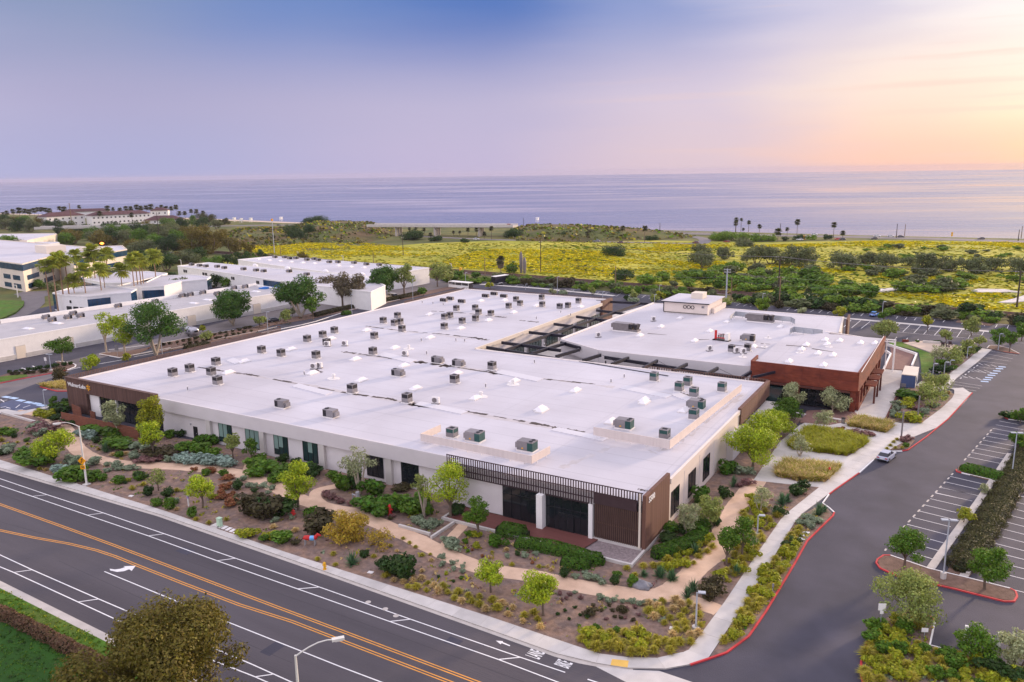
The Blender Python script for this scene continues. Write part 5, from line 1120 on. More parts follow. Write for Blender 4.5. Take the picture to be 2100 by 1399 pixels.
for (x, y), lb in (((1535, 700), 'grey boxy unit with an intake hood beside the pump skid'),): bu.put(rt2(x, y), 0, 1.2, lb, 'units on the annex roof')
for (x, y), lb in (((1500, 722), 'grey cube roof unit on the annex, nearer the pump skid'), ((1533, 720), 'grey cube roof unit on the annex, next to white condensers')): cu.put(rt2(x, y), 0, .95, lb, 'units on the annex roof')
for (x, y), lb in (((1455, 720), 'left white split condenser on the annex roof'), ((1510, 724), 'middle white split condenser on the annex roof'), ((1524, 726), 'right white split condenser on the annex roof'), ((1340, 659), 'small condenser on the annex roof behind the left plant unit'), ((1227, 692), 'small condenser near the left tip of the annex roof')): sp.put(rt2(x, y), R(60), 1.5, lb, 'split condensers on the annex roof')
for i, (x, y, z) in enumerate(((1600, 708, RZ2), (1607, 703, RZ2), (1568, 712, RZ2), (1640, 724, 7.5), (1700, 712, 7.5), (1523, 733, RZ2), (1575, 694, RZ2))): vn.put(rt2(x, y, z), 0, .7, f'small round roof vent on the annex, {["left of the hall edge", "right of its neighbour", "near the white condensers", "first on the hall roof", "second on the hall roof", "below the condensers", "beside the grey boxy unit"][i]}', 'roof vents on the annex')
b = MB()
for a, c in (((1432, 697), (1455, 696)), ((1500, 707), (1570, 715)), ((1328, 684), (1367, 687)), ((1560, 705), (1580, 706))):
    P, Q = A(*a, RZ2), A(*c, RZ2); d = (Q-P); nn = Vector((-d.y, d.x, 0)).normalized()*.35; b.poly([tuple(P-nn+Vector((0, 0, .01))), tuple(Q-nn*.4+Vector((0, 0, .01))), tuple(Q+nn*.4+Vector((0, 0, .01))), tuple(P+nn+Vector((0, 0, .01)))])
tag(b.build('roof_stain', M['stain'], b2), kind='stuff')
for a, c in (((1612, 708), (1665, 712)), ((1665, 715), (1710, 722))):
    P, Q = A(*a, 7.51), A(*c, 7.51); d = (Q-P); nn = Vector((-d.y, d.x, 0)).normalized()*.4; MB().poly([tuple(P-nn), tuple(Q-nn*.3), tuple(Q+nn*.3), tuple(P+nn)]).build('roof_stain', M['stain'], b2)
# ---------------- warehouse and studio roofs
for i, (x, y) in enumerate([zH(110, 830), zH(435, 760), zH(530, 745), zH(680, 720), zH(850, 735), zH(1050, 665), zH(1185, 650)]):
    p = A(x, y, 5.75); bu.put(Vector((p.x, p.y, 5.75)), R(80), (.8, .9, 1), f'boxy unit on the long warehouse roof, {nth(i, 7)} of its right group', 'units on the warehouse roof')
for i, (x, y) in enumerate([zG(445, 350), zG(505, 375), zG(655, 350), zG(705, 315), zG(775, 335), zG(1135, 240)]):
    p = A(x, y, 5.75); bu.put(Vector((p.x, p.y, 5.75)), R(80), (.8, .9, 1), f'boxy unit on the long warehouse roof, {nth(i, 6)} of its left group', 'units on the warehouse roof')
for i, (x, y) in enumerate([zG(270, 440), zG(550, 390), zH(565, 830), zH(735, 790), zH(1310, 690)]):
    p = A(x, y, 5.75); sk.put(Vector((p.x, p.y, 5.75)), R(-85), (1.3, 1.2, .6), f'white skylight on the long warehouse roof, {nth(i, 5)} of five', 'skylights on the warehouse roof')
for i, (x, y) in enumerate([zH(1430, 650), zH(1580, 640)]):
    p = A(x, y, 5.75); tag(MB().obox((p.x, p.y, 5.95), 3.2, 4.2, .4, R(5)).obox((p.x+.3, p.y, 6.25), 2.0, 2.6, .25, R(15)).build('tarpaulin', M['tarp']), f'bright blue tarpaulin on the warehouse roof, {("left", "right")[i]} one', 'tarpaulin')
U4 = [zH(545, 380), zH(715, 400), zH(850, 405), zH(935, 420), zH(1165, 435), zH(1315, 450), zH(1405, 460), zH(1710, 462), zH(640, 392), zH(1920, 500)]
for i, (x, y) in enumerate(sorted(U4)):
    p = A(x, y, 6.5); bu.put(Vector((p.x, p.y, 6.5)), R(5), .95, f'boxy unit on the industrial roof with blue entrance, {nth(i, len(U4))} of ten', 'units on the industrial roofs')
U5 = [zH(1540, 290), zH(1655, 292), zH(1715, 305), zH(1790, 302), zH(1920, 318), zH(2010, 312)] + [(600+x*.1667, 500+y*.1667) for x, y in ((180, 212), (320, 215), (455, 240), (560, 240), (760, 250), (912, 268), (1070, 275))]
for i, (x, y) in enumerate(sorted(U5)):
    p = A(x, y, 6.4); bu.put(Vector((p.x, p.y, 6.4)), R(5), .95, f'boxy unit on the farthest white industrial roof, {nth(i, len(U5))} of thirteen', 'units on the industrial roofs')
dm = empty('dome_skylight', (0, 0, 0), 0, 'dome', 'skylight'); b = MB()
b.tube([(0, 0, 0), (0, 0, .5), (0, 0, .95), (0, 0, 1.25)], [1.3, 1.15, .75, .05], 14); b.build('dome', M['skylight'], dm, off=ZERO, smooth=True); MB().cyl(0, 0, -.05, .12, 1.45, 14).build('curb', M['curb'], dm, off=ZERO); dm = Stamp(dm)
DMs = [zH(1300, 385), zH(1685, 418), (600+405*.1667, 500+348*.1667), (600+852*.1667, 500+385*.1667)]
for i, (x, y) in enumerate(DMs): p = A(x, y, 6.5); dm.put(Vector((p.x, p.y, 6.5)), 0, 1, f'white domed skylight between the industrial units, {nth(i, 4)} of four', 'dome skylights')
SK5 = [zH(1345, 308), zH(1470, 318), zH(1600, 328), zH(1735, 340), zH(1870, 348), zH(2010, 357)] + [(600+x*.1667, 500+y*.1667) for x, y in ((125, 240), (270, 248), (565, 275), (720, 290), (880, 298))]
for i, (x, y) in enumerate(sorted(SK5)): p = A(x, y, 6.4); sk.put(Vector((p.x, p.y, 6.4)), 0, (1.2, .8, 1), f'white skylight on the farthest industrial unit, {nth(i, 11)} of eleven', 'skylights on the industrial roof')
# ================================================================== PLANTS
RNG = np.random.default_rng(7)
def crown_arr(rng, blobs, n, size, inner=.55, up=.25, asp=1.7):
    bl = np.array(blobs, float); w = (bl[:, 3]*bl[:, 4]*bl[:, 5])**.66; w /= w.sum()
    k = rng.choice(len(bl), n, p=w); d = rng.normal(size=(n, 3)); d /= np.linalg.norm(d, axis=1)[:, None]
    r = inner+(1-inner)*rng.random(n)**.6; r *= 1+.18*rng.normal(size=n)*.5
    c = bl[k, :3]+d*bl[k, 3:]*r[:, None]
    nn = d+rng.normal(size=(n, 3))*.55; nn[:, 2] += up; nn /= np.linalg.norm(nn, axis=1)[:, None]
    t = np.cross(nn, rng.normal(size=(n, 3))); t /= np.linalg.norm(t, axis=1)[:, None]+1e-9; b = np.cross(nn, t)
    s = size*(.45+1.2*rng.random(n)**1.5)[:, None]
    v = np.stack([c+t*s*asp*.5, c+b*s*.5, c-t*s*asp*.5, c-b*s*.5], 1).reshape(-1, 3)
    f = np.arange(4*n).reshape(n, 4); return v, f
def blobset(rng, h0, h1, w, n=14, top=1.0, flat=.0):
    """irregular crown between heights h0..h1, width w"""
    out = [(rng.normal()*w*.05, rng.normal()*w*.05, (h0+h1)/2, w*.28, w*.28, (h1-h0)*.34)]
    for i in range(n):
        a = rng.random()*6.283; u = rng.random(); z = h0+(h1-h0)*(.12+.78*u); env = math.sin(math.pi*min(1, (.18+.75*u)))**.7
        if flat: env = 1 if u < .6 else 1-(u-.6)*1.2
        rr = w*.5*env*rng.uniform(.3, .85); q = w*rng.uniform(.10, .24)
        out.append((math.cos(a)*rr, math.sin(a)*rr, z, q, q, q*rng.uniform(.6, .9)))
    return out
def trunk_mb(rng, h0, h1, w, r, kind='single'):
    b = MB()
    if kind == 'multi':
        for i in range(3):
            a = i*2.1+rng.random(); L_ = w*.28; b.tube([(0, 0, 0), (math.cos(a)*L_*.4, math.sin(a)*L_*.4, h0*.7), (math.cos(a)*L_*.85, math.sin(a)*L_*.85, h0+(h1-h0)*.35), (math.cos(a)*L_*.8, math.sin(a)*L_*.8, h0+(h1-h0)*.6)], [r, r*.8, r*.5, r*.12], 6)
    else:
        b.tube([(0, 0, 0), (rng.normal()*.06, rng.normal()*.06, h0*.7), (0, 0, (h0+h1)/2)], [r, r*.75, r*.45], 7)
        for i in range(5):
            a = i*1.257+rng.random(); L_ = w*.32; z = h0*(.75+.12*rng.random()); b.tube([(0, 0, z), (math.cos(a)*L_*.5, math.sin(a)*L_*.5, z+(h1-z)*.35), (math.cos(a)*L_, math.sin(a)*L_, z+(h1-z)*.6)], [r*.5, r*.35, r*.12], 5)
    return b
SEED = [100]
def tree(name, base, top, wpx, leaf, label, dens=1.0, trunkfrac=.3, lsize=None, kind='single', bark='trunk', flat=0, nb=14, group=None, cat='tree', hmin=None, ncap=12000, lobes=False):
    SEED[0] += 1; rng = np.random.default_rng(SEED[0]); P = A(*base, .1); s = mpp(P); w = wpx*s*1.12; h = hgt(base, top, .1)
    if hmin: h = max(h, hmin)
    r = empty(name, P, rng.random()*6.28, label, cat, group)
    h0 = h*trunkfrac; ls = lsize or max(.13, min(.40, 2.0*s))
    n = int(dens*1.5*(w*w+w*(h-h0)*1.6)/(ls*ls)); n = max(300, min(n, ncap))
    bl = blobset(rng, h0, h, w, nb, flat=flat)
    if lobes: bl = [(b_[0], b_[1], b_[2], b_[3]*.62, b_[4]*.62, b_[5]*.7) for b_ in bl[1:]]
    v, f = crown_arr(rng, bl, n, ls, inner=.5)
    c = mesh_obj('crown', np_mesh('crown', v, f, LEAF[leaf]), r)
    t = trunk_mb(rng, h0, h, w, max(.07, .022*h+.02*w*.5), kind).build('trunk', M[bark], r, off=ZERO)
    return r
T = tree
# --- front garden trees
T('young_tree', (112, 950), 884, 76, 'lime', 'bright yellow green tree beside the arched street lamp near the left sidewalk', 1.1)
T('tall_shrub_tree', (318, 905), 812, 54, 'yg', 'tall golden green tree growing at the right end of the brown lettered corner', 1.2, .12)
T('young_tree', (315, 937), 864, 60, 'lime', 'yellow green tree with a bare trunk in front of the tall golden tree', 1.1, .35)
T('olive_tree', (241, 893), 822, 52, 'olive', 'grey green olive tree in front of the glass at the brown lettered corner', .9, .3, bark='palebark')
T('young_tree', (478, 941), 886, 36, 'oliveg', 'slender olive green tree in front of the leftmost green window', .9)
T('young_tree', (516, 945), 899, 34, 'green', 'small round green tree between the two left windows', 1.0)
T('young_tree', (416, 1041), 974, 58, 'lime', 'yellow green tree standing alone among rust coloured low shrubs', 1.1, .35)
T('young_tree', (325, 1006), 960, 40, 'oliveg', 'thin sparse tree on the bare mulch left of the rust shrubs', .55, .3)
T('young_tree', (612, 1046), 952, 74, 'lime', 'broad yellow green tree where the two paths meet', 1.15, .3)
T('gum_tree', (738, 1012), 909, 62, 'olive', 'airy pale trunked gum tree left of the dark front windows', .5, .35, kind='multi', bark='palebark', nb=9)
T('gum_tree', (870, 1060), 966, 44, 'oliveg', 'two stemmed grey gum tree beside the big yellow green tree', .5, .45, kind='multi', bark='palebark', nb=8)
T('street_tree', (924, 1062), 948, 84, 'lime', 'tall loose yellow green tree left of the slatted entrance fascia', .75, .25, nb=18)
T('young_tree', (980, 1100), 1016, 50, 'green', 'dense dark green upright tree at the left end of the entrance deck', 1.3, .25)
T('young_tree', (1006, 1215), 1146, 66, 'lime', 'round yellow green tree between the path and the road, left of a pair', 1.2, .4)
T('young_tree', (1114, 1262), 1172, 82, 'lime', 'round yellow green tree nearest the road in the front bed', 1.3, .3)
T('ochre_shrub', (718, 1108), 1044, 82, 'ochre', 'mustard brown rounded shrub beside the path', 1.2, .05, cat='shrub')
T('ochre_shrub', (778, 1120), 1085, 62, 'ochre', 'thin dry mustard coloured shrub right of the rounder one', .4, .05, cat='shrub')
T('young_tree', (1490, 1160), 1082, 54, 'green', 'green tree at the bend of the path, left of two close trees', 1.2, .3)
T('young_tree', (1522, 1142), 1063, 58, 'green', 'green tree by the walkway lamp, right of two close trees', 1.2, .3)
T('young_tree', (1458, 1090), 1017, 54, 'oliveg', 'green tree by the path near the building flank', 1.1, .3)
T('olive_tree', (1409, 1097), 1028, 58, 'olive', 'grey olive tree between the building flank and the path', .8, .3, bark='palebark', kind='multi')
T('olive_tree', (1558, 1052), 994, 42, 'olive', 'pale wispy olive tree right of the path near the yuccas', .6, .25, bark='palebark', kind='multi')
T('street_tree', (1543, 962), 870, 96, 'lime', 'bright green tree nearest in the row along the right wall', 1.3, .2)
T('street_tree', (1567, 925), 854, 78, 'lime', 'second bright green tree in the row along the right wall', 1.3, .2)
T('street_tree', (1596, 895), 838, 66, 'lime', 'third bright green tree in the row along the right wall', 1.3, .2)
T('street_tree', (1608, 866), 816, 70, 'green', 'last darker green tree in the row, nearest the red hall', 1.3, .2)
T('olive_tree', (1622, 840), 786, 48, 'olive', 'grey olive tree in front of the left window of the rust red hall', 1.0, .2, bark='palebark')
T('olive_tree', (1706, 846), 793, 56, 'olive', 'grey olive tree in front of the right window of the rust red hall', .9, .2, bark='palebark')
T('olive_tree', (1690, 878), 843, 42, 'olive', 'small pale olive tree at the edge of the grass bed by the terrace', .8, .2, bark='palebark')
T('olive_tree', (1640, 936), 890, 44, 'olive', 'pale wispy tree at the left corner of the large grass bed', .6, .25, bark='palebark', kind='multi')
# --- right side
T('olive_tree', (1903, 832), 788, 60, 'oliveg', 'olive tree behind the brown lamp post, nearest in the kiosk bed', .9, .2, kind='multi', bark='palebark')
T('olive_tree', (1920, 806), 764, 52, 'oliveg', 'olive tree behind the kiosk bed, touching the footpath', .9, .2, kind='multi', bark='palebark')
T('olive_tree', (1905, 796), 768, 28, 'olive', 'small pale tree between the kiosk and the larger olives', .7, .2)
T('olive_tree', (1957, 750), 711, 44, 'oliveg', 'broad olive tree above the slope beside the footpath', 1.1, .15)
T('olive_tree', (1924, 742), 706, 36, 'olive', 'thin grey olive tree at the edge of the sand yard', .7, .2, kind='multi')
T('young_tree', (1983, 731), 698, 32, 'oliveg', 'dark olive bush tree by the far end of the footpath', 1.1, .15)
T('young_tree', (2007, 712), 688, 24, 'oliveg', 'small round tree past the end of the footpath', 1.1, .3)
T('young_tree', (1939, 705), 675, 26, 'oliveg', 'small round tree behind the sand yard', 1.2, .3)
T('young_tree', (1902, 679), 648, 26, 'yg', 'golden round tree in a diamond bed of the rear car park', 1.2, .4)
T('young_tree', (1991, 689), 652, 40, 'oliveg', 'larger round tree in a diamond bed of the rear car park', 1.2, .35)
T('olive_tree', (1815, 692), 655, 58, 'oliveg', 'spreading olive tree behind the far corner of the red hall', .9, .15, kind='multi')
T('young_tree', (1812, 660), 637, 22, 'green', 'dark small tree right of the parked blue car', 1.2, .2)
T('young_tree', (2047, 714), 669, 36, 'green', 'green tree left of the lamp on the kerbed island', 1.1, .2)
T('young_tree', (2070, 722), 676, 32, 'green', 'green tree right of the lamp on the kerbed island', 1.1, .35)
T('young_tree', (2095, 700), 660, 30, 'green', 'tree cut off by the right edge beside the rear car park', 1.2, .2)
T('young_tree', (1854, 1164), 1090, 88, 'green', 'round green tree on the left end of the red kerbed island', 1.15, .35, bark='trunk')
T('young_tree', (2019, 1208), 1121, 90, 'green', 'round green tree on the right end of the red kerbed island', 1.25, .35)
T('young_tree', (1976, 1071), 1042, 36, 'yg', 'small golden tree at the edge of the dark planting strip', 1.2, .2)
T('young_tree', (2019, 1012), 992, 24, 'olive', 'tiny pale tree beside the planting strip', 1.0, .15)
T('street_tree', (1862, 1278), 1188, 126, 'oliveg', 'wide olive green tree on the near bed of the car park', 1.1, .25, flat=1, nb=20)
T('young_tree', (1994, 1350), 1290, 84, 'green', 'dense dark green tree behind the white kerb of the near bed', 1.3, .15)
T('olive_tree', (2085, 1370), 1280, 66, 'olive', 'grey olive tree in the bottom right corner', .9, .1, kind='multi')
T('young_tree', (2085, 922), 885, 42, 'green', 'green tree by the tall lamp at the right edge', 1.1, .2)
T('young_tree', (2092, 868), 836, 36, 'green', 'green tree on the upper kerbed island at the right edge', 1.1, .2)
# --- foreground tree
T('foreground_tree', (362, 1560), 1262, 345, 'euc', 'large rusty brown green tree crown nearest the camera by the road', 2.0, .3, lsize=.14, nb=64, ncap=90000, flat=1, lobes=True)
# --- left car park
T('fig_tree', (320, 728), 624, 106, 'fig', 'largest dark green fig tree with splayed pale trunks by the warehouse', 2.6, .3, kind='multi', bark='palebark', nb=26, flat=1)
T('fig_tree', (478, 667), 602, 72, 'fig', 'dark green fig tree in front of the middle of the warehouse', 2.6, .32, kind='multi', bark='palebark', nb=22, flat=1)
T('fig_tree', (617, 650), 572, 82, 'fig', 'dark green fig tree at the right end of the warehouse', 2.6, .3, kind='multi', bark='palebark', nb=22, flat=1)
T('fig_tree', (785, 614), 553, 64, 'fig', 'dark green fig tree farthest along the drive', 2.6, .32, kind='multi', bark='palebark', nb=22, flat=1)
T('plane_tree', (218, 722), 637, 40, 'lime', 'sparse bright green tree, left of two beside the biggest fig', .55, .3, bark='palebark', nb=10)
T('plane_tree', (256, 728), 634, 56, 'lime', 'bright green tall tree, right of two beside the biggest fig', .8, .25, bark='palebark', nb=14)
T('young_tree', (128, 742), 690, 54, 'green', 'low spreading green tree on the kerbed point in front of the warehouse', 1.1, .4, bark='palebark', flat=1)
T('round_bush', (187, 757), 730, 38, 'lime', 'round light green bush behind the slatted roof edge', 1.2, .1, cat='bush')
T('round_bush', (122, 782), 752, 34, 'brown', 'brownish round bush on the grassy kerb island', 1.2, .15, cat='bush')
T('round_bush', (261, 740), 726, 22, 'yg', 'small round bush at the kerb right of the two bright trees', 1.1, .1, cat='bush')
T('young_tree', (112, 842), 813, 26, 'green', 'small dark tree beside the left car park footpath', 1.1, .2)
for b_, t_, w_, lf, lb in [((703, 629), 560, 60, 'pine', 'brownish pine with forked trunk, left of two by the white van'), ((732, 629), 565, 56, 'pine', 'brownish pine right of two by the white van'), ((672, 613), 566, 50, 'pine', 'dark grey brown pine behind the white van'), ((829, 608), 540, 44, 'oliveg', 'loose olive tree in front of the far industrial unit'), ((897, 588), 541, 46, 'oliveg', 'rounded gum tree at the right end of the far industrial unit'), ((923, 580), 545, 34, 'oliveg', 'smaller gum tree at the right end of the far industrial unit'),
                             ((642, 656), 610, 30, 'green', 'slender green tree right of the right end fig'), ((585, 664), 635, 28, 'oliveg', 'small olive tree left of the right end fig'), ((600, 648), 632, 20, 'olive', 'small grey tree between warehouse lamps'), ((533, 672), 650, 30, 'oliveg', 'small bushy tree by the lamp post near the warehouse'), ((415, 682), 667, 14, 'yg', 'thin small tree behind the silver trailer'), ((424, 698), 682, 28, 'oliveg', 'bush right of the silver trailer'),
                             ((762, 624), 600, 22, 'green', 'slender dark cypress shaped tree by the van'), ((868, 608), 588, 22, 'green', 'green bush tree left of the open shed')]:
    T('tree', b_, t_, w_, lf, lb, .9 if lf == 'pine' else 1.1, .3, nb=12)
# --- palms
def palm_mesh(name, rng, n, L_, leaf, droop=1.0, fan=6):
    V, Fq = [], []
    for i in range(n):
        a = rng.random()*6.283; el = R(rng.uniform(-50, 78)); d = Vector((math.cos(a)*math.cos(el), math.sin(a)*math.cos(el), math.sin(el))); side = Vector((-math.sin(a), math.cos(a), 0)); upv = side.cross(d)*-1
        q = L_*rng.uniform(.8, 1.15); st = d*q*.45
        for k in range(fan):
            th = R(-65+130*k/(fan-1)); dd = (d*math.cos(th)+side*math.sin(th)); tip = st+dd*q*.55-Vector((0, 0, q*.16*droop)); mid = st+dd*q*.3; wv = dd.cross(upv if upv.length > .1 else Vector((0, 0, 1)))*(q*.07)
            b = len(V); V += [tuple(st*.15), tuple(mid+wv), tuple(tip), tuple(mid-wv)]; Fq.append((b, b+1, b+2, b+3))
    return np_mesh(name, np.array(V), np.array(Fq), leaf)
PALM_ME = {}
def palm(base, top, crpx, label, group, leaf='palm', lean=0, bark='palmbark', skirt=False, cat='palm tree', name='palm_tree', P=None, hh=None):
    SEED[0] += 1; rng = np.random.default_rng(SEED[0])
    if P is None: P = A(*base, 0); h = hgt(base, top)
    else: h = hh
    s = mpp(P); cr = crpx*s/2*1.12; r = empty(name, P, rng.random()*6.28, label, cat, group); k = (leaf, SEED[0] % 3)
    if k not in PALM_ME: PALM_ME[k] = palm_mesh('crown', rng, 48, 1.0, LEAF[leaf])
    c = mesh_obj('crown', PALM_ME[k], r); c.location = (lean*h, 0, h-cr*.55); c.scale = (cr, cr, cr*.95)
    MB().tube([(0, 0, 0), (lean*h*.3, 0, h*.5), (lean*h, 0, h-cr*.5)], [max(.2, h*.015), max(.16, h*.011), max(.14, h*.010)], 7).build('trunk', M[bark], r, off=ZERO)
    if skirt: MB().tube([(0, 0, h*.25), (0, 0, h*.5), (0, 0, h-cr*.6)], [cr*.45, cr*.6, cr*.35], 9).build('dead_frond_skirt', M['trunk'], r, off=ZERO)
    return r
PL = [((105, 642), 535, 36), ((120, 642), 530, 34), ((134, 638), 519, 38), ((146, 637), 526, 34), ((157, 636), 566, 40), ((180, 635), 543, 40), ((165, 606), 513, 34), ((190, 600), 517, 34), ((199, 600), 503, 36), ((212, 629), 542, 38), ((219, 623), 544, 36), ((226, 600), 511, 38), ((254, 619), 543, 40), ((279, 620), 527, 36), ((286, 615), 520, 36), ((293, 615), 521, 34), ((298, 613), 530, 30), ((323, 600), 514, 40)]
for i, (b_, t_, w_) in enumerate(PL):
    palm(b_, t_, w_, f'tall fan palm by the white studio, {nth(i, len(PL))} of eighteen', 'fan palms by the white studios')
FP = [((8, 455), 436, 10), ((17, 458), 433, 11), ((30, 460), 430, 12), ((43, 461), 427, 15), ((54, 455), 429, 13), ((63, 455), 430, 13), ((72, 452), 428, 12), ((80, 450), 426, 12), ((88, 450), 426, 12), ((96, 450), 427, 12), ((104, 450), 428, 12), ((124, 446), 424, 11), ((133, 447), 425, 14), ((116, 459), 438, 12), ((126, 461), 441, 12), ((164, 440), 421.5, 9), ((192, 461), 441, 11), ((207, 461), 434, 13), ((223, 448), 423, 13), ((234, 446), 426, 9), ((248, 450), 427, 12), ((261, 450), 424, 12), ((270, 451), 424, 12), ((272, 460), 437, 12), ((283, 450), 421, 13), ((291, 450), 423, 12), ((302, 450), 422, 12), ((312, 450), 420, 14), ((324, 447), 425, 10), ((333, 446), 421, 11), ((343, 447), 424, 12), ((353, 446), 424, 11), ((363, 448), 421, 12), ((369, 450), 434, 11), ((380, 450), 434, 10), ((393, 446), 430, 10), ((404, 452), 430, 11), ((418, 452), 433, 11)]
for i, (b_, t_, w_) in enumerate(FP):
    palm(b_, t_, w_, f'distant dark palm by the beach hotel, {nth(i, len(FP)) if i < 20 and len(FP)-1-i > 18 else ORDW[min(len(FP)-1-i, 29)]+" from the right"} in the palm row' if i not in (0, len(FP)-1) else f'distant dark palm by the beach hotel, {("leftmost", "rightmost")[i > 0]} in the palm row', 'palms around the beach hotel', 'palmd', bark='trunk')
CPL = [((1509, 477), 447, 11), ((1508, 476), 455, 11), ((1519, 480), 448, 8), ((1524, 475), 468, 7), ((1535, 476), 453, 10), ((1557, 477), 461, 11), ((1595, 494), 470, 17), ((1614, 484), 467, 10), ((1634, 485), 451, 14), ((1709, 487), 457, 13), ((1728, 488), 474, 12), ((1277, 490), 464, 13), ((1322, 498), 464, 15), ((1205, 495), 475, 12), ((883, 489), 478, 10), ((1008, 491), 465, 12), ((993, 490), 476, 11), ((960, 487), 468, 10), ((977, 487), 468, 10), ((840, 478), 466, 8), ((853, 480), 466, 9), ((870, 480), 468, 9), ((930, 482), 474, 7), ((943, 483), 474, 7)]
CPL = sorted(CPL)
for i, (b_, t_, w_) in enumerate(CPL):
    w2 = nth(i, len(CPL)) if i < 12 else (ORDW[len(CPL)-1-i]+' from the right' if i < len(CPL)-1 else 'rightmost')
    palm(b_, t_, w_, f'coast road palm, {w2} between the bridge and the sea', 'palms along the coast road', 'palmd', bark='trunk')
palm((1027, 558), 527, 22, 'stout palm with a thick skirt of dead fronds by the railway', None, 'palmd', skirt=True)
# --- shrubs: a few shapes of each kind, copied
SH = {}
def shrub_proto(kind, var):
    rng = np.random.default_rng(hash((kind, var)) % 99991 if False else sum(map(ord, kind))*7+var)
    name = {'tuft': 'grass_tuft', 'straw': 'grass_tuft', 'yucca': 'yucca', 'sage': 'sage_bush', 'blue': 'sage_bush', 'green': 'green_shrub', 'dark': 'dark_shrub', 'rust': 'low_shrub', 'maroon': 'low_shrub', 'brown': 'brown_shrub', 'hedge': 'clipped_shrub', 'yg': 'golden_shrub', 'scrub': 'coastal_bush', 'scrubg': 'coastal_bush'}.get(kind, 'shrub')
    if kind in ('tuft', 'straw', 'yucca'):
        n = 230 if kind != 'yucca' else 80; V, Fq = [], []
        for i in range(n):
            a = rng.random()*6.283; el = R(rng.uniform(15, 88)) if kind != 'yucca' else R(rng.uniform(5, 88)); L_ = rng.uniform(.75, 1.15)
            r0 = .12*rng.random(); d = np.array([math.cos(a)*math.cos(el), math.sin(a)*math.cos(el), math.sin(el)]); s = np.array([-math.sin(a), math.cos(a), 0])*(.035 if kind != 'yucca' else .05)
            b0 = np.array([math.cos(a)*r0, math.sin(a)*r0, 0]); m_ = b0+d*L_*.55*np.array([.6, .6, 1.0]); t = m_+d*L_*.45*np.array([1.1, 1.1, .15 if kind != 'yucca' else .9])
            j = len(V); V += [b0-s, b0+s, m_+s, m_-s, t]; Fq += [(j, j+1, j+2, j+3), (j+3, j+2, j+4, j+4)]
        V = np.array(V); V[:, :2] *= .62; V[:, 2] *= .9
        me = bpy.data.meshes.new(name); me.from_pydata([tuple(v) for v in V], [], [q if q[2] != q[3] else q[:3] for q in Fq]); me.materials.append(LEAF[kind])
        return me
    n = 800; bl = [(0, 0, .32, .36, .36, .34)]+[(rng.normal()*.2, rng.normal()*.2, .32+rng.random()*.32, .24, .24, .22) for _ in range(7)]
    v, f = crown_arr(rng, bl, n, .10, inner=.66, up=.35, asp=1.6); v[:, 2] = np.maximum(v[:, 2], .0)
    # dark inner twigs
    me = np_mesh(name, v, f, LEAF[kind]); return me
def shrub(px, py, w, h=None, kind='green', label=None, group=None, P=None, cat=None, rng=random.Random(5)):
    """w, h in photo pixels"""
    var = rng.randrange(3); k = (kind, var)
    if k not in SH: SH[k] = shrub_proto(kind, var)
    if P is None: P = A(px, py, .1)
    s = mpp(P)*(1.15 if kind not in ('scrub', 'scrubg') else 1.0); W_ = w*s; H_ = (h*s*1.0 if h else W_*.62)
    nm = SH[k].name.split('.')[0]
    o = mesh_obj(nm, SH[k]); o.location = P; o.rotation_euler = (0, 0, rng.random()*6.28); o.scale = (W_/1.0, W_*rng.uniform(.85, 1.1)/1.0, H_/.85)
    tag(o, label, cat or ('grass' if kind in ('tuft', 'straw') else 'plant' if kind == 'yucca' else 'shrub'), group); return o
z6 = lambda x, y: (x*.15714, 860+y*.15714)
z4 = lambda x, y: (x*.4711, 740+y*.4711)
z5 = lambda x, y: (600+x*.4283, 800+y*.4283)
zr = lambda x, y: (1340+x*.2001, 960+y*.2001)
KW = {'green': 'mid green', 'dark': 'dark green', 'sage': 'grey green', 'rust': 'rust red low', 'brown': 'blackish brown', 'maroon': 'dull purple brown', 'yg': 'yellow green', 'blue': 'blue grey', 'hedge': 'clipped green', 'yucca': 'spiky dark', 'tuft': 'golden', 'straw': 'straw coloured', 'scrub': 'green', 'scrubg': 'grey green'}
ZONES = []
def zone(f, items, where, group):
    by = {}
    for it in items:
        x, y = f(it[0], it[1]) if f else (it[0], it[1]); by.setdefault(it[3], []).append((x, y, it[2], it[4] if len(it) > 4 else None))
    for k, L_ in by.items():
        L_.sort()
        for i, (x, y, w, h) in enumerate(L_):
            nm = {'yucca': 'yucca', 'tuft': 'grass tuft', 'straw': 'grass tuft'}.get(k, 'shrub'); n = len(L_)
            lb = f'{KW[k]} {nm} {where}' + ('' if n == 1 else f', {nth(i, n)}' if n <= 20 else '')
            shrub(x, y, w, h, k, lb, group)
zone(z6, [(560, 580, 66, 'green', 30), (330, 530, 44, 'green', 22), (100, 440, 34, 'sage', 18), (20, 470, 20, 'dark'), (150, 210, 22, 'green', 12), (190, 240, 14, 'dark'), (40, 200, 26, 'green', 14), (340, 290, 12, 'green'), (470, 140, 26, 'sage'), (430, 130, 16, 'dark'), (520, 210, 24, 'sage'), (600, 150, 56, 'maroon', 14), (230, 310, 10, 'tuft'), (360, 330, 10, 'tuft'), (110, 200, 12, 'straw'), (20, 290, 18, 'tuft'), (300, 590, 14, 'tuft'), (520, 660, 13, 'tuft'), (600, 670, 12, 'straw')], 'in the left end of the front garden', 'plants at the left end of the garden')
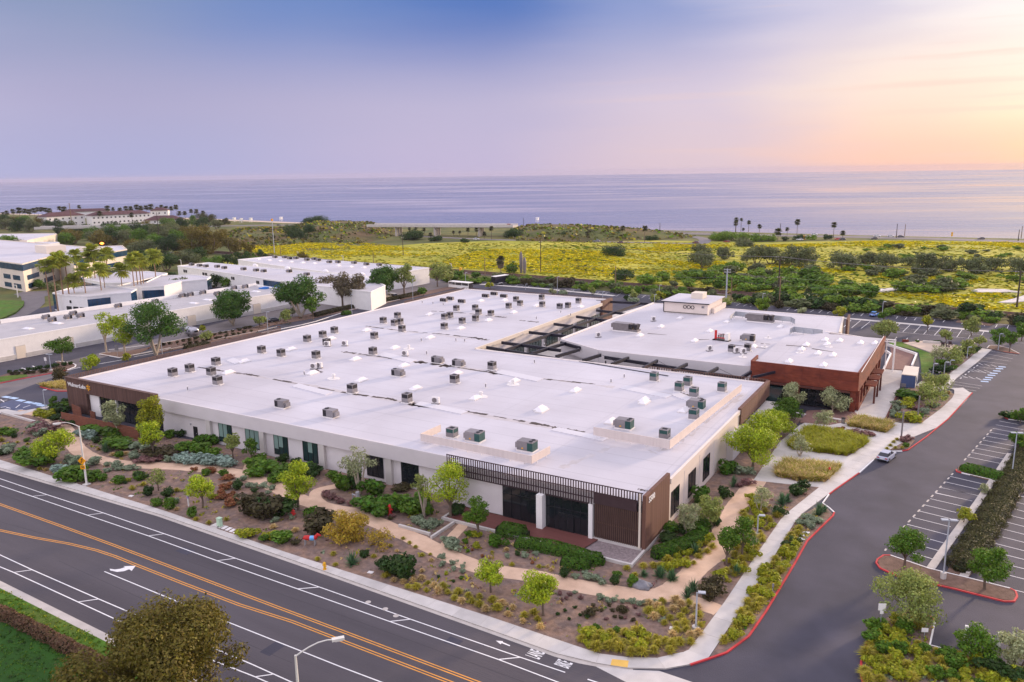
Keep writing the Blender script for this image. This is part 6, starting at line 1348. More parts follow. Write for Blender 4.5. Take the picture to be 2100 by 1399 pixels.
zone(z6, [(790, 700, 36, 'blue', 16), (960, 790, 66, 'green', 24), (1200, 800, 44, 'green', 18), (1340, 800, 22, 'green'), (1000, 590, 30, 'sage'), (920, 570, 20, 'sage'), (1230, 590, 26, 'sage'), (1400, 610, 12, 'sage'), (1520, 630, 20, 'sage'), (1560, 830, 24, 'green'), (1680, 810, 12, 'yg'), (1730, 920, 15, 'tuft'), (1830, 790, 24, 'dark'), (1870, 870, 15, 'tuft'), (1940, 990, 19, 'dark'), (2050, 1130, 20, 'green'), (1410, 680, 18, 'sage', 7), (1550, 660, 20, 'sage', 7), (1680, 660, 26, 'sage', 8), (1640, 840, 10, 'dark'), (1790, 760, 20, 'green')], 'around the arched street lamp', 'plants around the arched street lamp')
zone(z6, [(1280, 190, 60, 'green', 16), (1450, 210, 50, 'green', 16), (1150, 250, 30, 'blue', 16), (1060, 210, 24, 'blue', 12), (1600, 370, 62, 'green', 20), (1480, 330, 40, 'green', 16), (1270, 300, 18, 'dark'), (1380, 430, 26, 'yucca', 20), (1280, 400, 13, 'straw'), (1560, 490, 18, 'green'), (1480, 470, 18, 'straw', 8), (1640, 460, 20, 'straw', 8), (1750, 510, 24, 'sage'), (1900, 540, 34, 'maroon', 9), (2040, 530, 40, 'maroon', 9), (1780, 380, 30, 'sage', 14), (980, 80, 20, 'dark'), (880, 50, 24, 'dark', 10)], 'below the red brown board fence', 'plants below the board fence')
zone(z4, [(740, 335, 24, 'green'), (787, 328, 20, 'dark'), (870, 358, 28, 'hedge', 18), (930, 362, 30, 'hedge', 18), (800, 390, 40, 'green', 20), (880, 405, 44, 'green', 20), (930, 415, 30, 'green', 16), (700, 415, 50, 'brown', 16), (640, 395, 26, 'sage'), (735, 440, 18, 'sage'), (790, 440, 34, 'blue', 16), (850, 445, 34, 'blue', 17), (910, 450, 36, 'blue', 18), (970, 455, 34, 'blue', 18), (1000, 460, 24, 'blue', 15)], 'in front of the left windows', 'plants in front of the left windows')
zone(z4, [(1110, 470, 40, 'green', 20), (1180, 480, 50, 'green', 24), (1120, 500, 46, 'green', 18), (1230, 500, 50, 'green', 22), (1200, 525, 40, 'green', 18), (1300, 490, 50, 'green', 20), (1360, 500, 40, 'dark', 20), (1230, 440, 20, 'dark', 14), (1290, 455, 24, 'dark'), (1450, 510, 24, 'green'), (1120, 440, 30, 'green', 16)], 'along the wall right of the side path', 'plants along the front wall')
zone(z4, [(975, 500, 19, 'green'), (1000, 515, 24, 'rust', 10), (845, 478, 12, 'rust', 7), (905, 485, 26, 'rust', 9), (930, 488, 16, 'rust', 8), (895, 500, 18, 'green', 13), (1035, 560, 21, 'dark', 17), (985, 560, 22, 'rust', 13), (965, 585, 20, 'rust', 13), (970, 600, 20, 'rust', 11), (1005, 600, 22, 'rust', 12), (1010, 625, 36, 'rust', 15), (1090, 665, 54, 'brown', 38), (1150, 685, 56, 'brown', 40), (1220, 670, 60, 'dark', 36), (1390, 745, 56, 'brown', 36), (1345, 675, 30, 'green', 18), (1230, 785, 46, 'green', 20), (1190, 775, 30, 'yg', 16), (1075, 765, 38, 'yg', 18), (1285, 800, 16, 'brown'), (1150, 780, 22, 'green')], 'between the winding path and the pavement', 'shrubs of the middle garden')
zone(z4, [(690, 630, 24, 'green'), (740, 645, 26, 'green', 22), (765, 620, 18, 'sage'), (730, 590, 24, 'dark'), (648, 585, 18, 'dark', 19), (840, 680, 22, 'green', 20), (855, 695, 16, 'tuft'), (575, 555, 14, 'tuft'), (770, 570, 18, 'tuft'), (520, 535, 20, 'green'), (625, 540, 14, 'tuft'), (610, 520, 20, 'green'), (910, 710, 16, 'tuft'), (985, 695, 14, 'tuft'), (1060, 520, 16, 'sage'), (1080, 550, 14, 'sage'), (1105, 555, 16, 'sage'), (1150, 550, 16, 'sage'), (1185, 560, 15, 'sage'), (1108, 572, 12, 'dark'), (1165, 580, 10, 'sage'), (1270, 690, 14, 'sage'), (925, 600, 18, 'yg'), (770, 650, 14, 'ochre' if False else 'straw'), (1190, 730, 20, 'straw'), (1285, 745, 20, 'straw'), (1200, 700, 16, 'sage')], 'scattered on the mulch left of the junction', 'plants scattered on the left mulch')
zone(z5, [(250, 480, 36, 'green', 36), (300, 470, 40, 'dark', 40), (225, 470, 18, 'dark'), (400, 500, 46, 'hedge', 30), (380, 575, 50, 'hedge', 26), (440, 580, 50, 'hedge', 34), (420, 600, 46, 'hedge', 28), (520, 575, 46, 'green', 30), (580, 590, 46, 'green', 30), (640, 595, 40, 'green', 28), (600, 560, 40, 'green', 26), (790, 600, 34, 'dark', 24), (520, 480, 34, 'brown', 10), (160, 510, 20, 'maroon', 9), (190, 520, 20, 'maroon', 9), (230, 540, 20, 'maroon', 9), (280, 550, 16, 'maroon', 8), (610, 645, 26, 'sage', 18), (650, 660, 26, 'sage', 16), (690, 650, 20, 'sage', 14), (590, 630, 18, 'sage'), (475, 610, 12, 'maroon'), (470, 620, 10, 'brown')], 'between the path and the dark windows', 'shrubs in front of the dark windows')
zone(z5, [(490, 880, 44, 'dark', 34), (540, 895, 50, 'dark', 42), (440, 855, 30, 'dark', 24), (285, 835, 36, 'yucca', 24), (345, 800, 22, 'dark'), (120, 815, 16, 'tuft'), (195, 790, 16, 'tuft'), (205, 840, 14, 'tuft'), (390, 800, 14, 'tuft'), (530, 715, 12, 'tuft'), (560, 735, 12, 'tuft'), (590, 755, 12, 'tuft'), (620, 795, 14, 'tuft'), (470, 750, 12, 'tuft'), (500, 775, 12, 'straw'), (520, 800, 12, 'straw'), (715, 805, 14, 'sage'), (717, 840, 15, 'sage'), (767, 835, 14, 'sage'), (770, 860, 12, 'sage'), (815, 850, 12, 'sage'), (815, 875, 14, 'sage'), (665, 820, 14, 'straw'), (735, 885, 10, 'yg'), (620, 870, 14, 'straw'), (660, 790, 10, 'tuft'), (810, 905, 10, 'green'), (700, 900, 8, 'dark'), (770, 920, 8, 'dark'), (860, 930, 10, 'straw')], 'between road and path', 'plants between road and path')
zone(z5, [(755, 760, 34, 'sage', 18), (735, 730, 20, 'sage'), (780, 740, 22, 'sage'), (865, 700, 18, 'yg'), (845, 700, 16, 'green'), (880, 755, 18, 'yg'), (830, 735, 14, 'green'), (895, 700, 16, 'yg'), (970, 745, 34, 'hedge', 20), (1025, 800, 12, 'sage'), (1110, 800, 15, 'sage'), (1075, 790, 12, 'dark'), (1165, 790, 12, 'sage'), (955, 780, 10, 'tuft'), (1050, 840, 14, 'tuft'), (1025, 770, 16, 'straw'), (1180, 850, 15, 'tuft'), (1150, 830, 8, 'rust'), (945, 805, 10, 'straw'), (910, 800, 9, 'rust'), (840, 775, 9, 'green'), (860, 770, 8, 'rust'), (1220, 850, 12, 'straw'), (1240, 865, 14, 'straw'), (1290, 860, 14, 'straw'), (1315, 860, 12, 'tuft')], 'below the entrance deck', 'plants below the entrance deck')
zone(z5, [(1300, 895, 22, 'dark', 18), (1355, 900, 14, 'sage'), (1410, 905, 17, 'sage'), (1400, 880, 12, 'sage'), (1450, 910, 20, 'sage'), (1480, 930, 18, 'sage'), (1545, 930, 19, 'dark', 19), (1560, 890, 18, 'green'), (1620, 940, 24, 'green', 22), (1680, 890, 22, 'yucca'), (1760, 895, 30, 'yucca', 22), (1815, 910, 30, 'yucca', 22), (1640, 890, 16, 'tuft'), (1600, 860, 20, 'tuft'), (1680, 850, 22, 'tuft'), (1730, 850, 24, 'tuft'), (1800, 860, 24, 'tuft'), (1475, 1000, 16, 'sage'), (1510, 1015, 14, 'sage'), (1542, 1010, 14, 'sage'), (1580, 1020, 12, 'sage'), (1625, 1018, 14, 'sage'), (1660, 1030, 14, 'sage'), (1690, 1025, 16, 'sage'), (1740, 1020, 12, 'sage')], 'at the foot of the concrete planter corner', 'plants at the planter corner')
zone(z5, [(1425, 1075, 26, 'brown', 14), (1580, 1065, 22, 'brown', 14), (1270, 1078, 9, 'dark'), (1352, 1045, 8, 'dark'), (1378, 1082, 9, 'dark'), (1325, 1100, 8, 'dark'), (1305, 1060, 8, 'dark'), (1440, 1035, 9, 'brown'), (1480, 1060, 8, 'brown'), (1515, 1035, 9, 'brown'), (1530, 1060, 9, 'brown'), (1545, 1090, 8, 'brown'), (1570, 1095, 9, 'brown'), (1590, 1095, 8, 'maroon'), (1630, 1105, 10, 'brown'), (1600, 1050, 8, 'maroon'), (1500, 1100, 8, 'maroon'), (1410, 1090, 10, 'dark'), (1460, 1150, 16, 'green', 14), (1555, 1160, 16, 'green', 12), (1640, 1045, 9, 'maroon'), (1655, 1080, 8, 'maroon'), (1280, 980, 10, 'maroon'), (1310, 1000, 9, 'maroon'), (1330, 985, 10, 'maroon'), (1350, 975, 9, 'sage'), (1380, 1000, 10, 'maroon'), (1290, 1010, 9, 'maroon')], 'on the grey gravel near the street corner', 'low dark plants on the corner gravel')
zone(zr, [(820, 190, 24, 'yucca', 22), (725, 310, 24, 'dark', 22), (480, 360, 38, 'hedge', 30), (950, 170, 26, 'maroon', 12), (890, 190, 18, 'maroon', 8), (1320, 370, 36, 'yucca', 22), (1370, 350, 24, 'yucca', 18), (1455, 280, 28, 'dark', 20), (1525, 205, 22, 'dark', 16), (1510, 270, 18, 'dark', 14), (1250, 495, 24, 'yucca', 18), (1290, 490, 22, 'dark', 18), (1690, 480, 36, 'yucca', 24), (1750, 450, 22, 'yucca', 14), (1560, 520, 16, 'sage'), (1640, 560, 22, 'sage'), (1500, 580, 16, 'sage'), (1570, 580, 16, 'sage'), (1620, 620, 22, 'sage'), (1700, 560, 16, 'sage'), (1450, 770, 20, 'dark'), (1350, 800, 18, 'dark'), (1420, 820, 18, 'dark'), (845, 1100, 26, 'yucca', 22), (410, 1260, 30, 'yucca', 24), (350, 1330, 28, 'yucca', 24), (620, 1280, 36, 'brown', 32), (560, 1350, 34, 'brown', 30), (740, 60, 34, 'hedge', 24), (880, 60, 26, 'sage', 18), (960, 60, 20, 'sage', 14), (1195, 400, 12, 'straw'), (640, 590, 20, 'dark', 18)], 'beside the right hand footpath', 'plants beside the right footpath')
zone(zr, [(210, 650, 36, 'hedge', 18), (290, 660, 26, 'dark', 18), (480, 620, 38, 'hedge', 26), (470, 690, 40, 'hedge', 24), (150, 760, 50, 'dark', 18), (430, 880, 30, 'yucca', 20), (60, 1100, 26, 'yucca', 20), (190, 1150, 28, 'yucca', 20), (400, 830, 24, 'dark', 16)], 'by the brown timber flank', 'plants by the brown flank')
zone(zC, [(850, 990, 50, 'hedge', 18), (860, 1225, 40, 'yg', 20), (1410, 550, 20, 'dark', 15), (1480, 520, 18, 'dark', 12), (1530, 490, 12, 'dark'), (1100, 720, 22, 'dark'), (1200, 720, 22, 'dark'), (1260, 690, 16, 'green'), (1160, 640, 20, 'green'), (980, 790, 20, 'olive' if False else 'sage'), (690, 1110, 20, 'sage'), (720, 1060, 18, 'sage'), (760, 1180, 18, 'sage'), (800, 1080, 26, 'yg', 14), (830, 1040, 20, 'yg', 14), (660, 1180, 16, 'sage'), (740, 980, 16, 'sage'), (900, 1100, 22, 'maroon', 9), (980, 1140, 18, 'sage'), (1080, 1080, 16, 'sage'), (1190, 990, 16, 'sage'), (1220, 945, 16, 'straw'), (1150, 940, 12, 'sage'), (250, 1350, 22, 'maroon', 8), (330, 1370, 22, 'maroon', 8), (420, 1370, 20, 'maroon', 8), (120, 1320, 18, 'rust', 8), (650, 1140, 14, 'sage'), (940, 1180, 14, 'green'), (1100, 410, 14, 'dark', 4), (910, 410, 8, 'green')], 'in the bed between kiosk and drive', 'plants by the kiosk')
zone(zB, [(690, 390, 14, 'green'), (720, 310, 16, 'maroon', 9), (660, 330, 16, 'maroon', 9), (460, 420, 12, 'tuft'), (500, 380, 12, 'tuft'), (540, 340, 12, 'tuft'), (580, 310, 12, 'tuft'), (640, 410, 12, 'tuft'), (560, 410, 12, 'tuft'), (1900, 40, 26, 'dark', 12), (1980, 50, 26, 'dark', 12)], 'in the small kerbed bed by the silver car', 'plants by the silver car')
PATHPTS = [((a.co.x+b.co.x)/2, (a.co.y+b.co.y)/2) for o in bpy.data.objects if o.name.startswith('garden_path') for a, b in zip(list(o.data.vertices)[::2], list(o.data.vertices)[1::2])]
# --- scattered weeds, seedlings and leaf litter between the shrubs
def ground_cover(pxpoly, n, seed, leafs, probs, size=.32):
    rng = np.random.default_rng(seed); pts = [p for p in sow(pxpoly, n, 0, seed, .1) if all((p.x-q[0])**2+(p.y-q[1])**2 > 3.4 for q in PATHPTS)]; o3 = pts[0]; m_ = 7; N_ = len(pts)*m_
    P = np.repeat(np.array([tuple(p-o3) for p in pts]), m_, 0); sc = np.repeat(size*(.3+1.3*rng.random(len(pts))**2), m_); P[:, :2] += rng.normal(size=(N_, 2))*sc[:, None]*.55
    a = rng.random(N_)*6.283; t = np.stack([np.cos(a), np.sin(a), .25*rng.normal(size=N_)], 1)*(sc*.5)[:, None]; u = np.stack([-np.sin(a)*.5, np.cos(a)*.5, .55+.4*rng.random(N_)], 1)*(sc*.7)[:, None]
    v = np.stack([P-t*.4, P+t*.4, P+t*.7+u, P-t*.5+u*.8], 1).reshape(-1, 3); me = np_mesh('ground_cover', v, np.arange(4*N_).reshape(N_, 4), [LEAF[l] for l in leafs]); me.polygons.foreach_set('material_index', np.repeat(rng.choice(len(leafs), len(pts), p=probs), m_).astype(np.int32))
    o = mesh_obj('ground_cover', me); o.location = o3; o['kind'] = 'stuff'
# --- grass tufts sown in beds
def pip(x, y, poly):
    c = False; j = len(poly)-1
    for i in range(len(poly)):
        xi, yi = poly[i]; xj, yj = poly[j]
        if (yi > y) != (yj > y) and x < (xj-xi)*(y-yi)/(yj-yi)+xi: c = not c
        j = i
    return c
def sow(pxpoly, n, mind, seed, z=.1):
    poly = [(p.x, p.y) for p in (A(x, y, z) for x, y in pxpoly)]; xs = [p[0] for p in poly]; ys_ = [p[1] for p in poly]; rnd = random.Random(seed); out = []; tries = 0
    while len(out) < n and tries < n*60:
        tries += 1; x, y = rnd.uniform(min(xs), max(xs)), rnd.uniform(min(ys_), max(ys_))
        if pip(x, y, poly) and all((x-a)**2+(y-b)**2 > mind*mind for a, b in out): out.append((x, y))
    return [Vector((x, y, z)) for x, y in out]
def tufts(pxpoly, n, mind, seed, w, kinds, label, group):
    rnd = random.Random(seed); its = [(rnd.choice(kinds), P) for P in sow(pxpoly, n, mind, seed)]
    for k, P, sfx in ranked(its):
        W_ = w*rnd.uniform(.7, 1.25); shrub(0, 0, W_/mpp(P), W_*rnd.uniform(.6, .85)/mpp(P), k, f'{KW[k]} {"shrub" if k not in ("tuft", "straw") else "grass tuft"} {label}{sfx}', group, P=P)
def ranked(its):
    by = {}
    for k, P in its: by.setdefault(k, []).append(P)
    for k, L_ in by.items():
        L_.sort(key=lambda P: pix(P)[0])
        for i, P in enumerate(L_): yield k, P, (f', {nth(i, len(L_))}' if 1 < len(L_) <= 24 else '')
tufts([(1175, 1316), (1215, 1300), (1300, 1300), (1385, 1315), (1376, 1342), (1290, 1347), (1230, 1338)], 46, .85, 1, 1.35, ['tuft', 'tuft', 'yg'], 'crowded at the street corner', 'golden tufts at the street corner')
tufts([(1330, 1240), (1400, 1232), (1446, 1262), (1440, 1290), (1420, 1325), (1385, 1330), (1375, 1290), (1330, 1275)], 34, .95, 2, 1.3, ['tuft', 'tuft', 'straw'], 'by the corner lamp post', 'tufts by the corner lamp post')
tufts([(1478, 1325), (1510, 1285), (1545, 1205), (1590, 1148), (1620, 1095), (1645, 1082), (1638, 1118), (1606, 1180), (1566, 1240), (1520, 1298)], 58, .95, 3, 1.3, ['tuft', 'tuft', 'tuft', 'yg'], 'between the footpath and the red kerb', 'tufts along the red kerb')
tufts([(1476, 1180), (1500, 1140), (1548, 1085), (1566, 1050), (1600, 1058), (1560, 1118), (1520, 1180), (1488, 1195)], 34, 1.0, 4, 1.25, ['tuft', 'tuft', 'yg'], 'left of the footpath under the two trees', 'tufts left of the footpath')
tufts([(1520, 1055), (1545, 1015), (1570, 1030), (1555, 1080), (1525, 1080)], 16, 1.0, 14, 1.2, ['tuft', 'yg'], 'around the wispy olive tree', 'tufts around the wispy olive')
tufts([(1345, 1160), (1395, 1135), (1448, 1105), (1462, 1125), (1425, 1158), (1365, 1172)], 26, 1.0, 5, 1.25, ['tuft', 'yg'], 'under the curved clipped hedge', 'tufts under the curved hedge')
tufts([(780, 1190), (900, 1222), (1010, 1260), (1110, 1290), (1100, 1262), (1040, 1245), (950, 1215), (870, 1190), (800, 1170)], 34, 1.1, 6, 1.2, ['tuft', 'tuft', 'straw'], 'in the strip along the road pavement', 'tufts along the road pavement')
tufts([(1775, 1399), (1770, 1360), (1790, 1290), (1830, 1272), (1890, 1272), (1895, 1292), (1860, 1290), (1850, 1310), (1850, 1350), (1890, 1399)], 40, 1.0, 7, 1.5, ['tuft', 'yg', 'yg', 'green'], 'on the left of the near kerbed bed', 'plants on the near kerbed bed')
tufts([(1900, 1336), (1985, 1358), (2100, 1384), (2110, 1420), (1960, 1420), (1900, 1385), (1875, 1345)], 30, 1.0, 8, 1.5, ['tuft', 'yg', 'green'], 'along the white kerb of the near bed', 'plants along the white kerb')
zone(None, [(1852, 1316, 18, 'tuft'), (1882, 1322, 20, 'tuft'), (1856, 1330, 22, 'tuft'), (1888, 1360, 26, 'yg', 16), (1888, 1374, 24, 'yg', 18), (1910, 1390, 28, 'tuft', 18), (2020, 1372, 44, 'dark', 30), (2050, 1385, 50, 'dark', 30), (2080, 1399, 40, 'dark', 28)], 'standing apart on the near bed mulch', 'separate plants on the near bed')
zone(zG, [(420, 985, 14, 'tuft'), (470, 995, 13, 'tuft'), (520, 985, 14, 'straw'), (600, 1005, 12, 'tuft'), (590, 950, 12, 'straw'), (370, 1270, 26, 'yg', 12), (460, 1290, 30, 'yg', 14), (500, 1260, 22, 'yg', 13), (530, 1310, 24, 'dark', 10), (600, 1250, 26, 'dark', 14), (640, 1210, 28, 'green', 16), (560, 1230, 24, 'dark', 14), (640, 1160, 20, 'dark', 12)], 'near the left corner of the building', 'plants near the left building corner')
GC = ['tuft', 'sage', 'straw', 'yg', 'maroon', 'green']
ground_cover([(0, 870), (150, 880), (420, 912), (640, 985), (900, 1040), (1060, 1110), (1250, 1165), (1345, 1150), (1420, 1100), (1480, 1050), (1540, 990), (1600, 1000), (1670, 1002), (1600, 1060), (1540, 1145), (1475, 1240), (1410, 1325), (1290, 1342), (1180, 1318), (1000, 1258), (600, 1130), (330, 1040), (0, 938)], 1300, 81, GC, [.34, .12, .2, .14, .12, .08])
ground_cover([(1465, 1335), (1530, 1240), (1590, 1140), (1640, 1062), (1690, 1040), (1650, 1105), (1590, 1200), (1530, 1300)], 320, 82, GC, [.4, .1, .2, .2, .05, .05])
ground_cover([(1776, 1399), (1776, 1330), (1800, 1276), (1905, 1266), (1905, 1325), (2100, 1375), (2100, 1430), (1780, 1430)], 420, 83, GC, [.3, .1, .1, .3, .05, .15])
ground_cover([(1866, 866), (1890, 800), (1940, 806), (1925, 838), (1888, 870)], 140, 84, GC, [.3, .3, .1, .2, .05, .05])
ground_cover([(300, 712), (560, 660), (640, 645), (640, 655), (550, 680), (330, 722)], 200, 85, ['brown', 'dark', 'rust'], [.5, .3, .2])
ground_cover([(0, 1208), (245, 1330), (330, 1380), (260, 1395), (110, 1312), (0, 1256)], 900, 86, ['green', 'scrub', 'yg'], [.6, .25, .15], .17)
ground_cover([(0, 1270), (200, 1376), (260, 1410), (200, 1470), (0, 1470)], 1100, 87, ['green', 'dark', 'hedge'], [.4, .3, .3], .17)
# rows of small shrubs in the warehouse strips
def row(pts, n, w, kind, label, group, seed=0):
    P = smooth([A(x, y, .1) for x, y in pts], 6); rnd = random.Random(seed); d = [0]
    for a, b_ in zip(P, P[1:]): d.append(d[-1]+(b_-a).length)
    for i in range(n):
        t = d[-1]*(i+.5)/n; k = max(j for j in range(len(d)-1) if d[j] <= t); q = P[k].lerp(P[k+1], (t-d[k])/(d[k+1]-d[k]))+Vector((rnd.uniform(-.3, .3), rnd.uniform(-.3, .3), 0))
        W_ = w*rnd.uniform(.75, 1.2); shrub(0, 0, W_/mpp(q), W_*.6/mpp(q), kind, f'{label}, {nth(i, n)}', group, P=q)
row([zH(160, 1345), zH(800, 1215), zH(1280, 1120)], 15, 1.2, 'brown', 'small dark shrub in the upper row by the warehouse drive', 'shrub rows in the bark strip', 1)
row([zH(400, 1345), zH(800, 1260), zH(1280, 1160)], 12, 1.2, 'brown', 'small dark shrub in the lower row by the warehouse drive', 'shrub rows in the bark strip', 2)
row([zG(60, 870), zG(180, 855), zG(480, 815), zG(690, 780)], 11, 1.3, 'dark', 'small dark shrub along the left car park red kerb', 'shrub row by the left car park', 3)
row([zG(100, 880), zG(330, 865), zG(470, 850)], 7, 1.2, 'brown', 'small brown shrub behind the left red kerb', 'shrub row by the left car park', 4)
# --- hedges: leafy clipped masses
def hedge(pts, w, h, leaf, label, seed, dens=150, z=.1, name='hedge', ls=.15, core=True, wob=.12, cat='hedge', bump=0):
    """pts in photo pixels along the hedge centre at the ground; w, h in metres"""
    P = smooth([A(x, y, z) for x, y in pts], 8); rng = np.random.default_rng(seed); r = empty(name, P[0], 0, label, cat); o3 = P[0]
    seg = [(b_-a).length for a, b_ in zip(P, P[1:])]; tot = sum(seg); n = int(dens*tot*(w+2*h)*.5); cum = np.concatenate([[0], np.cumsum(seg)])
    t = rng.random(n)*tot; k = np.clip(np.searchsorted(cum, t)-1, 0, len(seg)-1); Pn = np.array([tuple(p-o3) for p in P]); u = (t-cum[k])/np.array(seg)[k]
    c = Pn[k]+(Pn[k+1]-Pn[k])*u[:, None]; d = (Pn[k+1]-Pn[k]); d /= np.linalg.norm(d, axis=1)[:, None]; nn = np.stack([-d[:, 1], d[:, 0], np.zeros(n)], 1)
    th = rng.random(n)*math.pi; e = 2.6; ct, st = np.cos(th), np.sin(th); sx = np.sign(ct)*np.abs(ct)**(2/e); sz = st**(2/e)
    endf = np.minimum(1, np.minimum(t, tot-t)/(w*.45)+.25); mod = (1+wob*np.sin(t*1.7+seed)*.6+wob*rng.normal(size=n)*.5)*endf
    if bump: mod *= 1+bump*np.sin(t*2*math.pi/2.2)*.5
    c = c+nn*(sx*w/2*mod)[:, None]; c[:, 2] += sz*h*np.minimum(1, mod+.05)
    nrm = nn*(sx*1.0)[:, None]; nrm[:, 2] += sz; nrm += rng.normal(size=(n, 3))*.5; nrm /= np.linalg.norm(nrm, axis=1)[:, None]
    tt = np.cross(nrm, rng.normal(size=(n, 3))); tt /= np.linalg.norm(tt, axis=1)[:, None]; bb = np.cross(nrm, tt); s = ls*(.6+.8*rng.random(n))[:, None]
    v = np.stack([c+tt*s*.8, c+bb*s*.5, c-tt*s*.8, c-bb*s*.5], 1).reshape(-1, 3)
    mesh_obj('foliage', np_mesh('foliage', v, np.arange(4*n).reshape(n, 4), LEAF[leaf]), r)
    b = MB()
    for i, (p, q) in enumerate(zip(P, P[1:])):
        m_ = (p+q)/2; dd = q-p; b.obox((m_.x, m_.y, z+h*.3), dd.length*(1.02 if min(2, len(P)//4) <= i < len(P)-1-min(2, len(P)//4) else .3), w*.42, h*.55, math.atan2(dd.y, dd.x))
    b.build('light_block_core', M['corebush'], r); return r  # dark boxes added inside the leaves to block light
hedge([(1018, 1092), (1050, 1097), (1084, 1104)], 2.6, 1.5, 'hedge', 'clipped green hedge block at the left of the entrance deck', 11)
hedge([(1055, 1120), (1110, 1126), (1160, 1137), (1200, 1150), (1240, 1158)], 2.2, 1.3, 'hedge', 'long clipped green hedge along the planter wall', 12)
hedge([(1150, 1158), (1180, 1162), (1212, 1164)], 2.4, 1.3, 'hedge', 'rounded clipped hedge in front of the long planter hedge', 13)
hedge([(1338, 1146), (1370, 1136), (1400, 1126), (1426, 1112), (1434, 1104)], 2.2, 1.4, 'hedge', 'curved clipped hedge beside the brown timber flank', 14)
hedge([(1480, 968), (1512, 966)], 2.4, 1.5, 'hedge', 'rounded bright clipped hedge by the right wall of the building', 15)
hedge([(1968, 962), (2010, 972), (2062, 986)], 2.3, 1.2, 'hedge', 'straight clipped hedge on a red kerbed island in the car park', 16)
hedge([(1966, 1174), (2003, 1115), (2040, 1052), (2075, 990), (2105, 935), (2135, 885)], 3.1, 1.0, 'strip', 'broad blackish green planting strip between two parking rows', 17, 240, wob=.3, ls=.13)
hedge([(-40, 1245), (0, 1262), (110, 1318), (212, 1372), (260, 1398)], 1.2, 1.2, 'hedgebrown', 'dark red brown hedge between the verge and the lawn', 18, 170, wob=.3)
hedge([(2070, 856), (2110, 864)], 2.2, 1.0, 'dark', 'low dark hedge on the upper right kerbed island', 19)
hedge([zH(2000, 990), (700, 636), (800, 616), (870, 601)], 2.6, 1.2, 'brown', 'dark brown green hedge between the warehouse drive and the white roof', 20, 70, ls=.3)
hedge([zH(450, 1370), zH(760, 1310)], 2.0, .8, 'brown', 'low dark hedge under the left roof railing', 21, 70, ls=.25)
hedge([(700, 646), (720, 643)], 2.6, 1.2, 'hedge', 'low green clipped hedge by the lamp left of the white roof', 22, 80, ls=.25)
for i, (x0, y0, x1, y1) in enumerate(((1110, 588, 1126, 584), (1126, 590, 1142, 586), (1146, 602, 1163, 603), (1255, 600, 1272, 596), (1322, 596, 1356, 600))):
    hedge([(x0, y0), (x1, y1)], 2.4, 1.3, 'sage' if i < 3 else 'hedge', f'clipped hedge block at the rear car park, {nth(i, 5)} of five', 30+i, 50, ls=.35)
# ornamental grass beds near the hall: feathery, uncountable
def grass_bed(name, pxpoly, n, h, seed, leaf='straw', leaf2='tuft'):
    pts = sow(pxpoly, n, 0.0, seed); rng = np.random.default_rng(seed); o3 = pts[0]; V = []; F_ = []
    bl = 26; N_ = len(pts)*bl; P = np.repeat(np.array([tuple(p-o3) for p in pts]), bl, 0)+np.concatenate([rng.normal(size=(N_, 2))*.12, np.zeros((N_, 1))], 1)
    a = rng.random(N_)*6.283; L_ = h*(.7+.6*rng.random(N_)); lean = .25+.65*rng.random(N_); d = np.stack([np.cos(a)*lean, np.sin(a)*lean, np.ones(N_)], 1); s = np.stack([-np.sin(a), np.cos(a), np.zeros(N_)], 1)*.035
    m_ = P+d*(L_*.55)[:, None]; t = P+np.stack([np.cos(a)*lean*1.7, np.sin(a)*lean*1.7, np.full(N_, .95)], 1)*L_[:, None]
    v = np.stack([P-s, P+s, m_+s*1.4, m_-s*1.4, m_-s, m_+s, t+s*.4, t-s*.4], 1).reshape(-1, 3); idx = np.arange(N_)*8
    f = np.concatenate([np.stack([idx, idx+1, idx+2, idx+3], 1), np.stack([idx+4, idx+5, idx+6, idx+7], 1)])
    me = np_mesh(name, v, f, [LEAF[leaf], LEAF[leaf2]]); k = rng.random(N_) < .45; me.polygons.foreach_set('material_index', np.concatenate([k, k]).astype(np.int32))
    o = mesh_obj(name, me); o.location = o3; o['kind'] = 'stuff'; return o
for i, (pl, n) in enumerate((([(1590, 966), (1612, 948), (1722, 958), (1694, 988), (1640, 988), (1594, 978)], 420), ([(1618, 915), (1634, 898), (1655, 878), (1740, 892), (1782, 906), (1756, 926), (1738, 936), (1628, 922)], 640), ([(1738, 874), (1760, 858), (1836, 872), (1816, 888)], 260))):
    slab('garden_bed', pl, .13, M['mulch']); grass_bed('ornamental_grass', pl, n, .8, 60+i, ('straw', 'meadow', 'straw')[i], 'yg' if i == 1 else 'meadow')
grass_bed('ornamental_grass', [zG(385, 985), zG(560, 955), zG(640, 960), zG(640, 1020), zG(460, 1005)], 90, .7, 64)
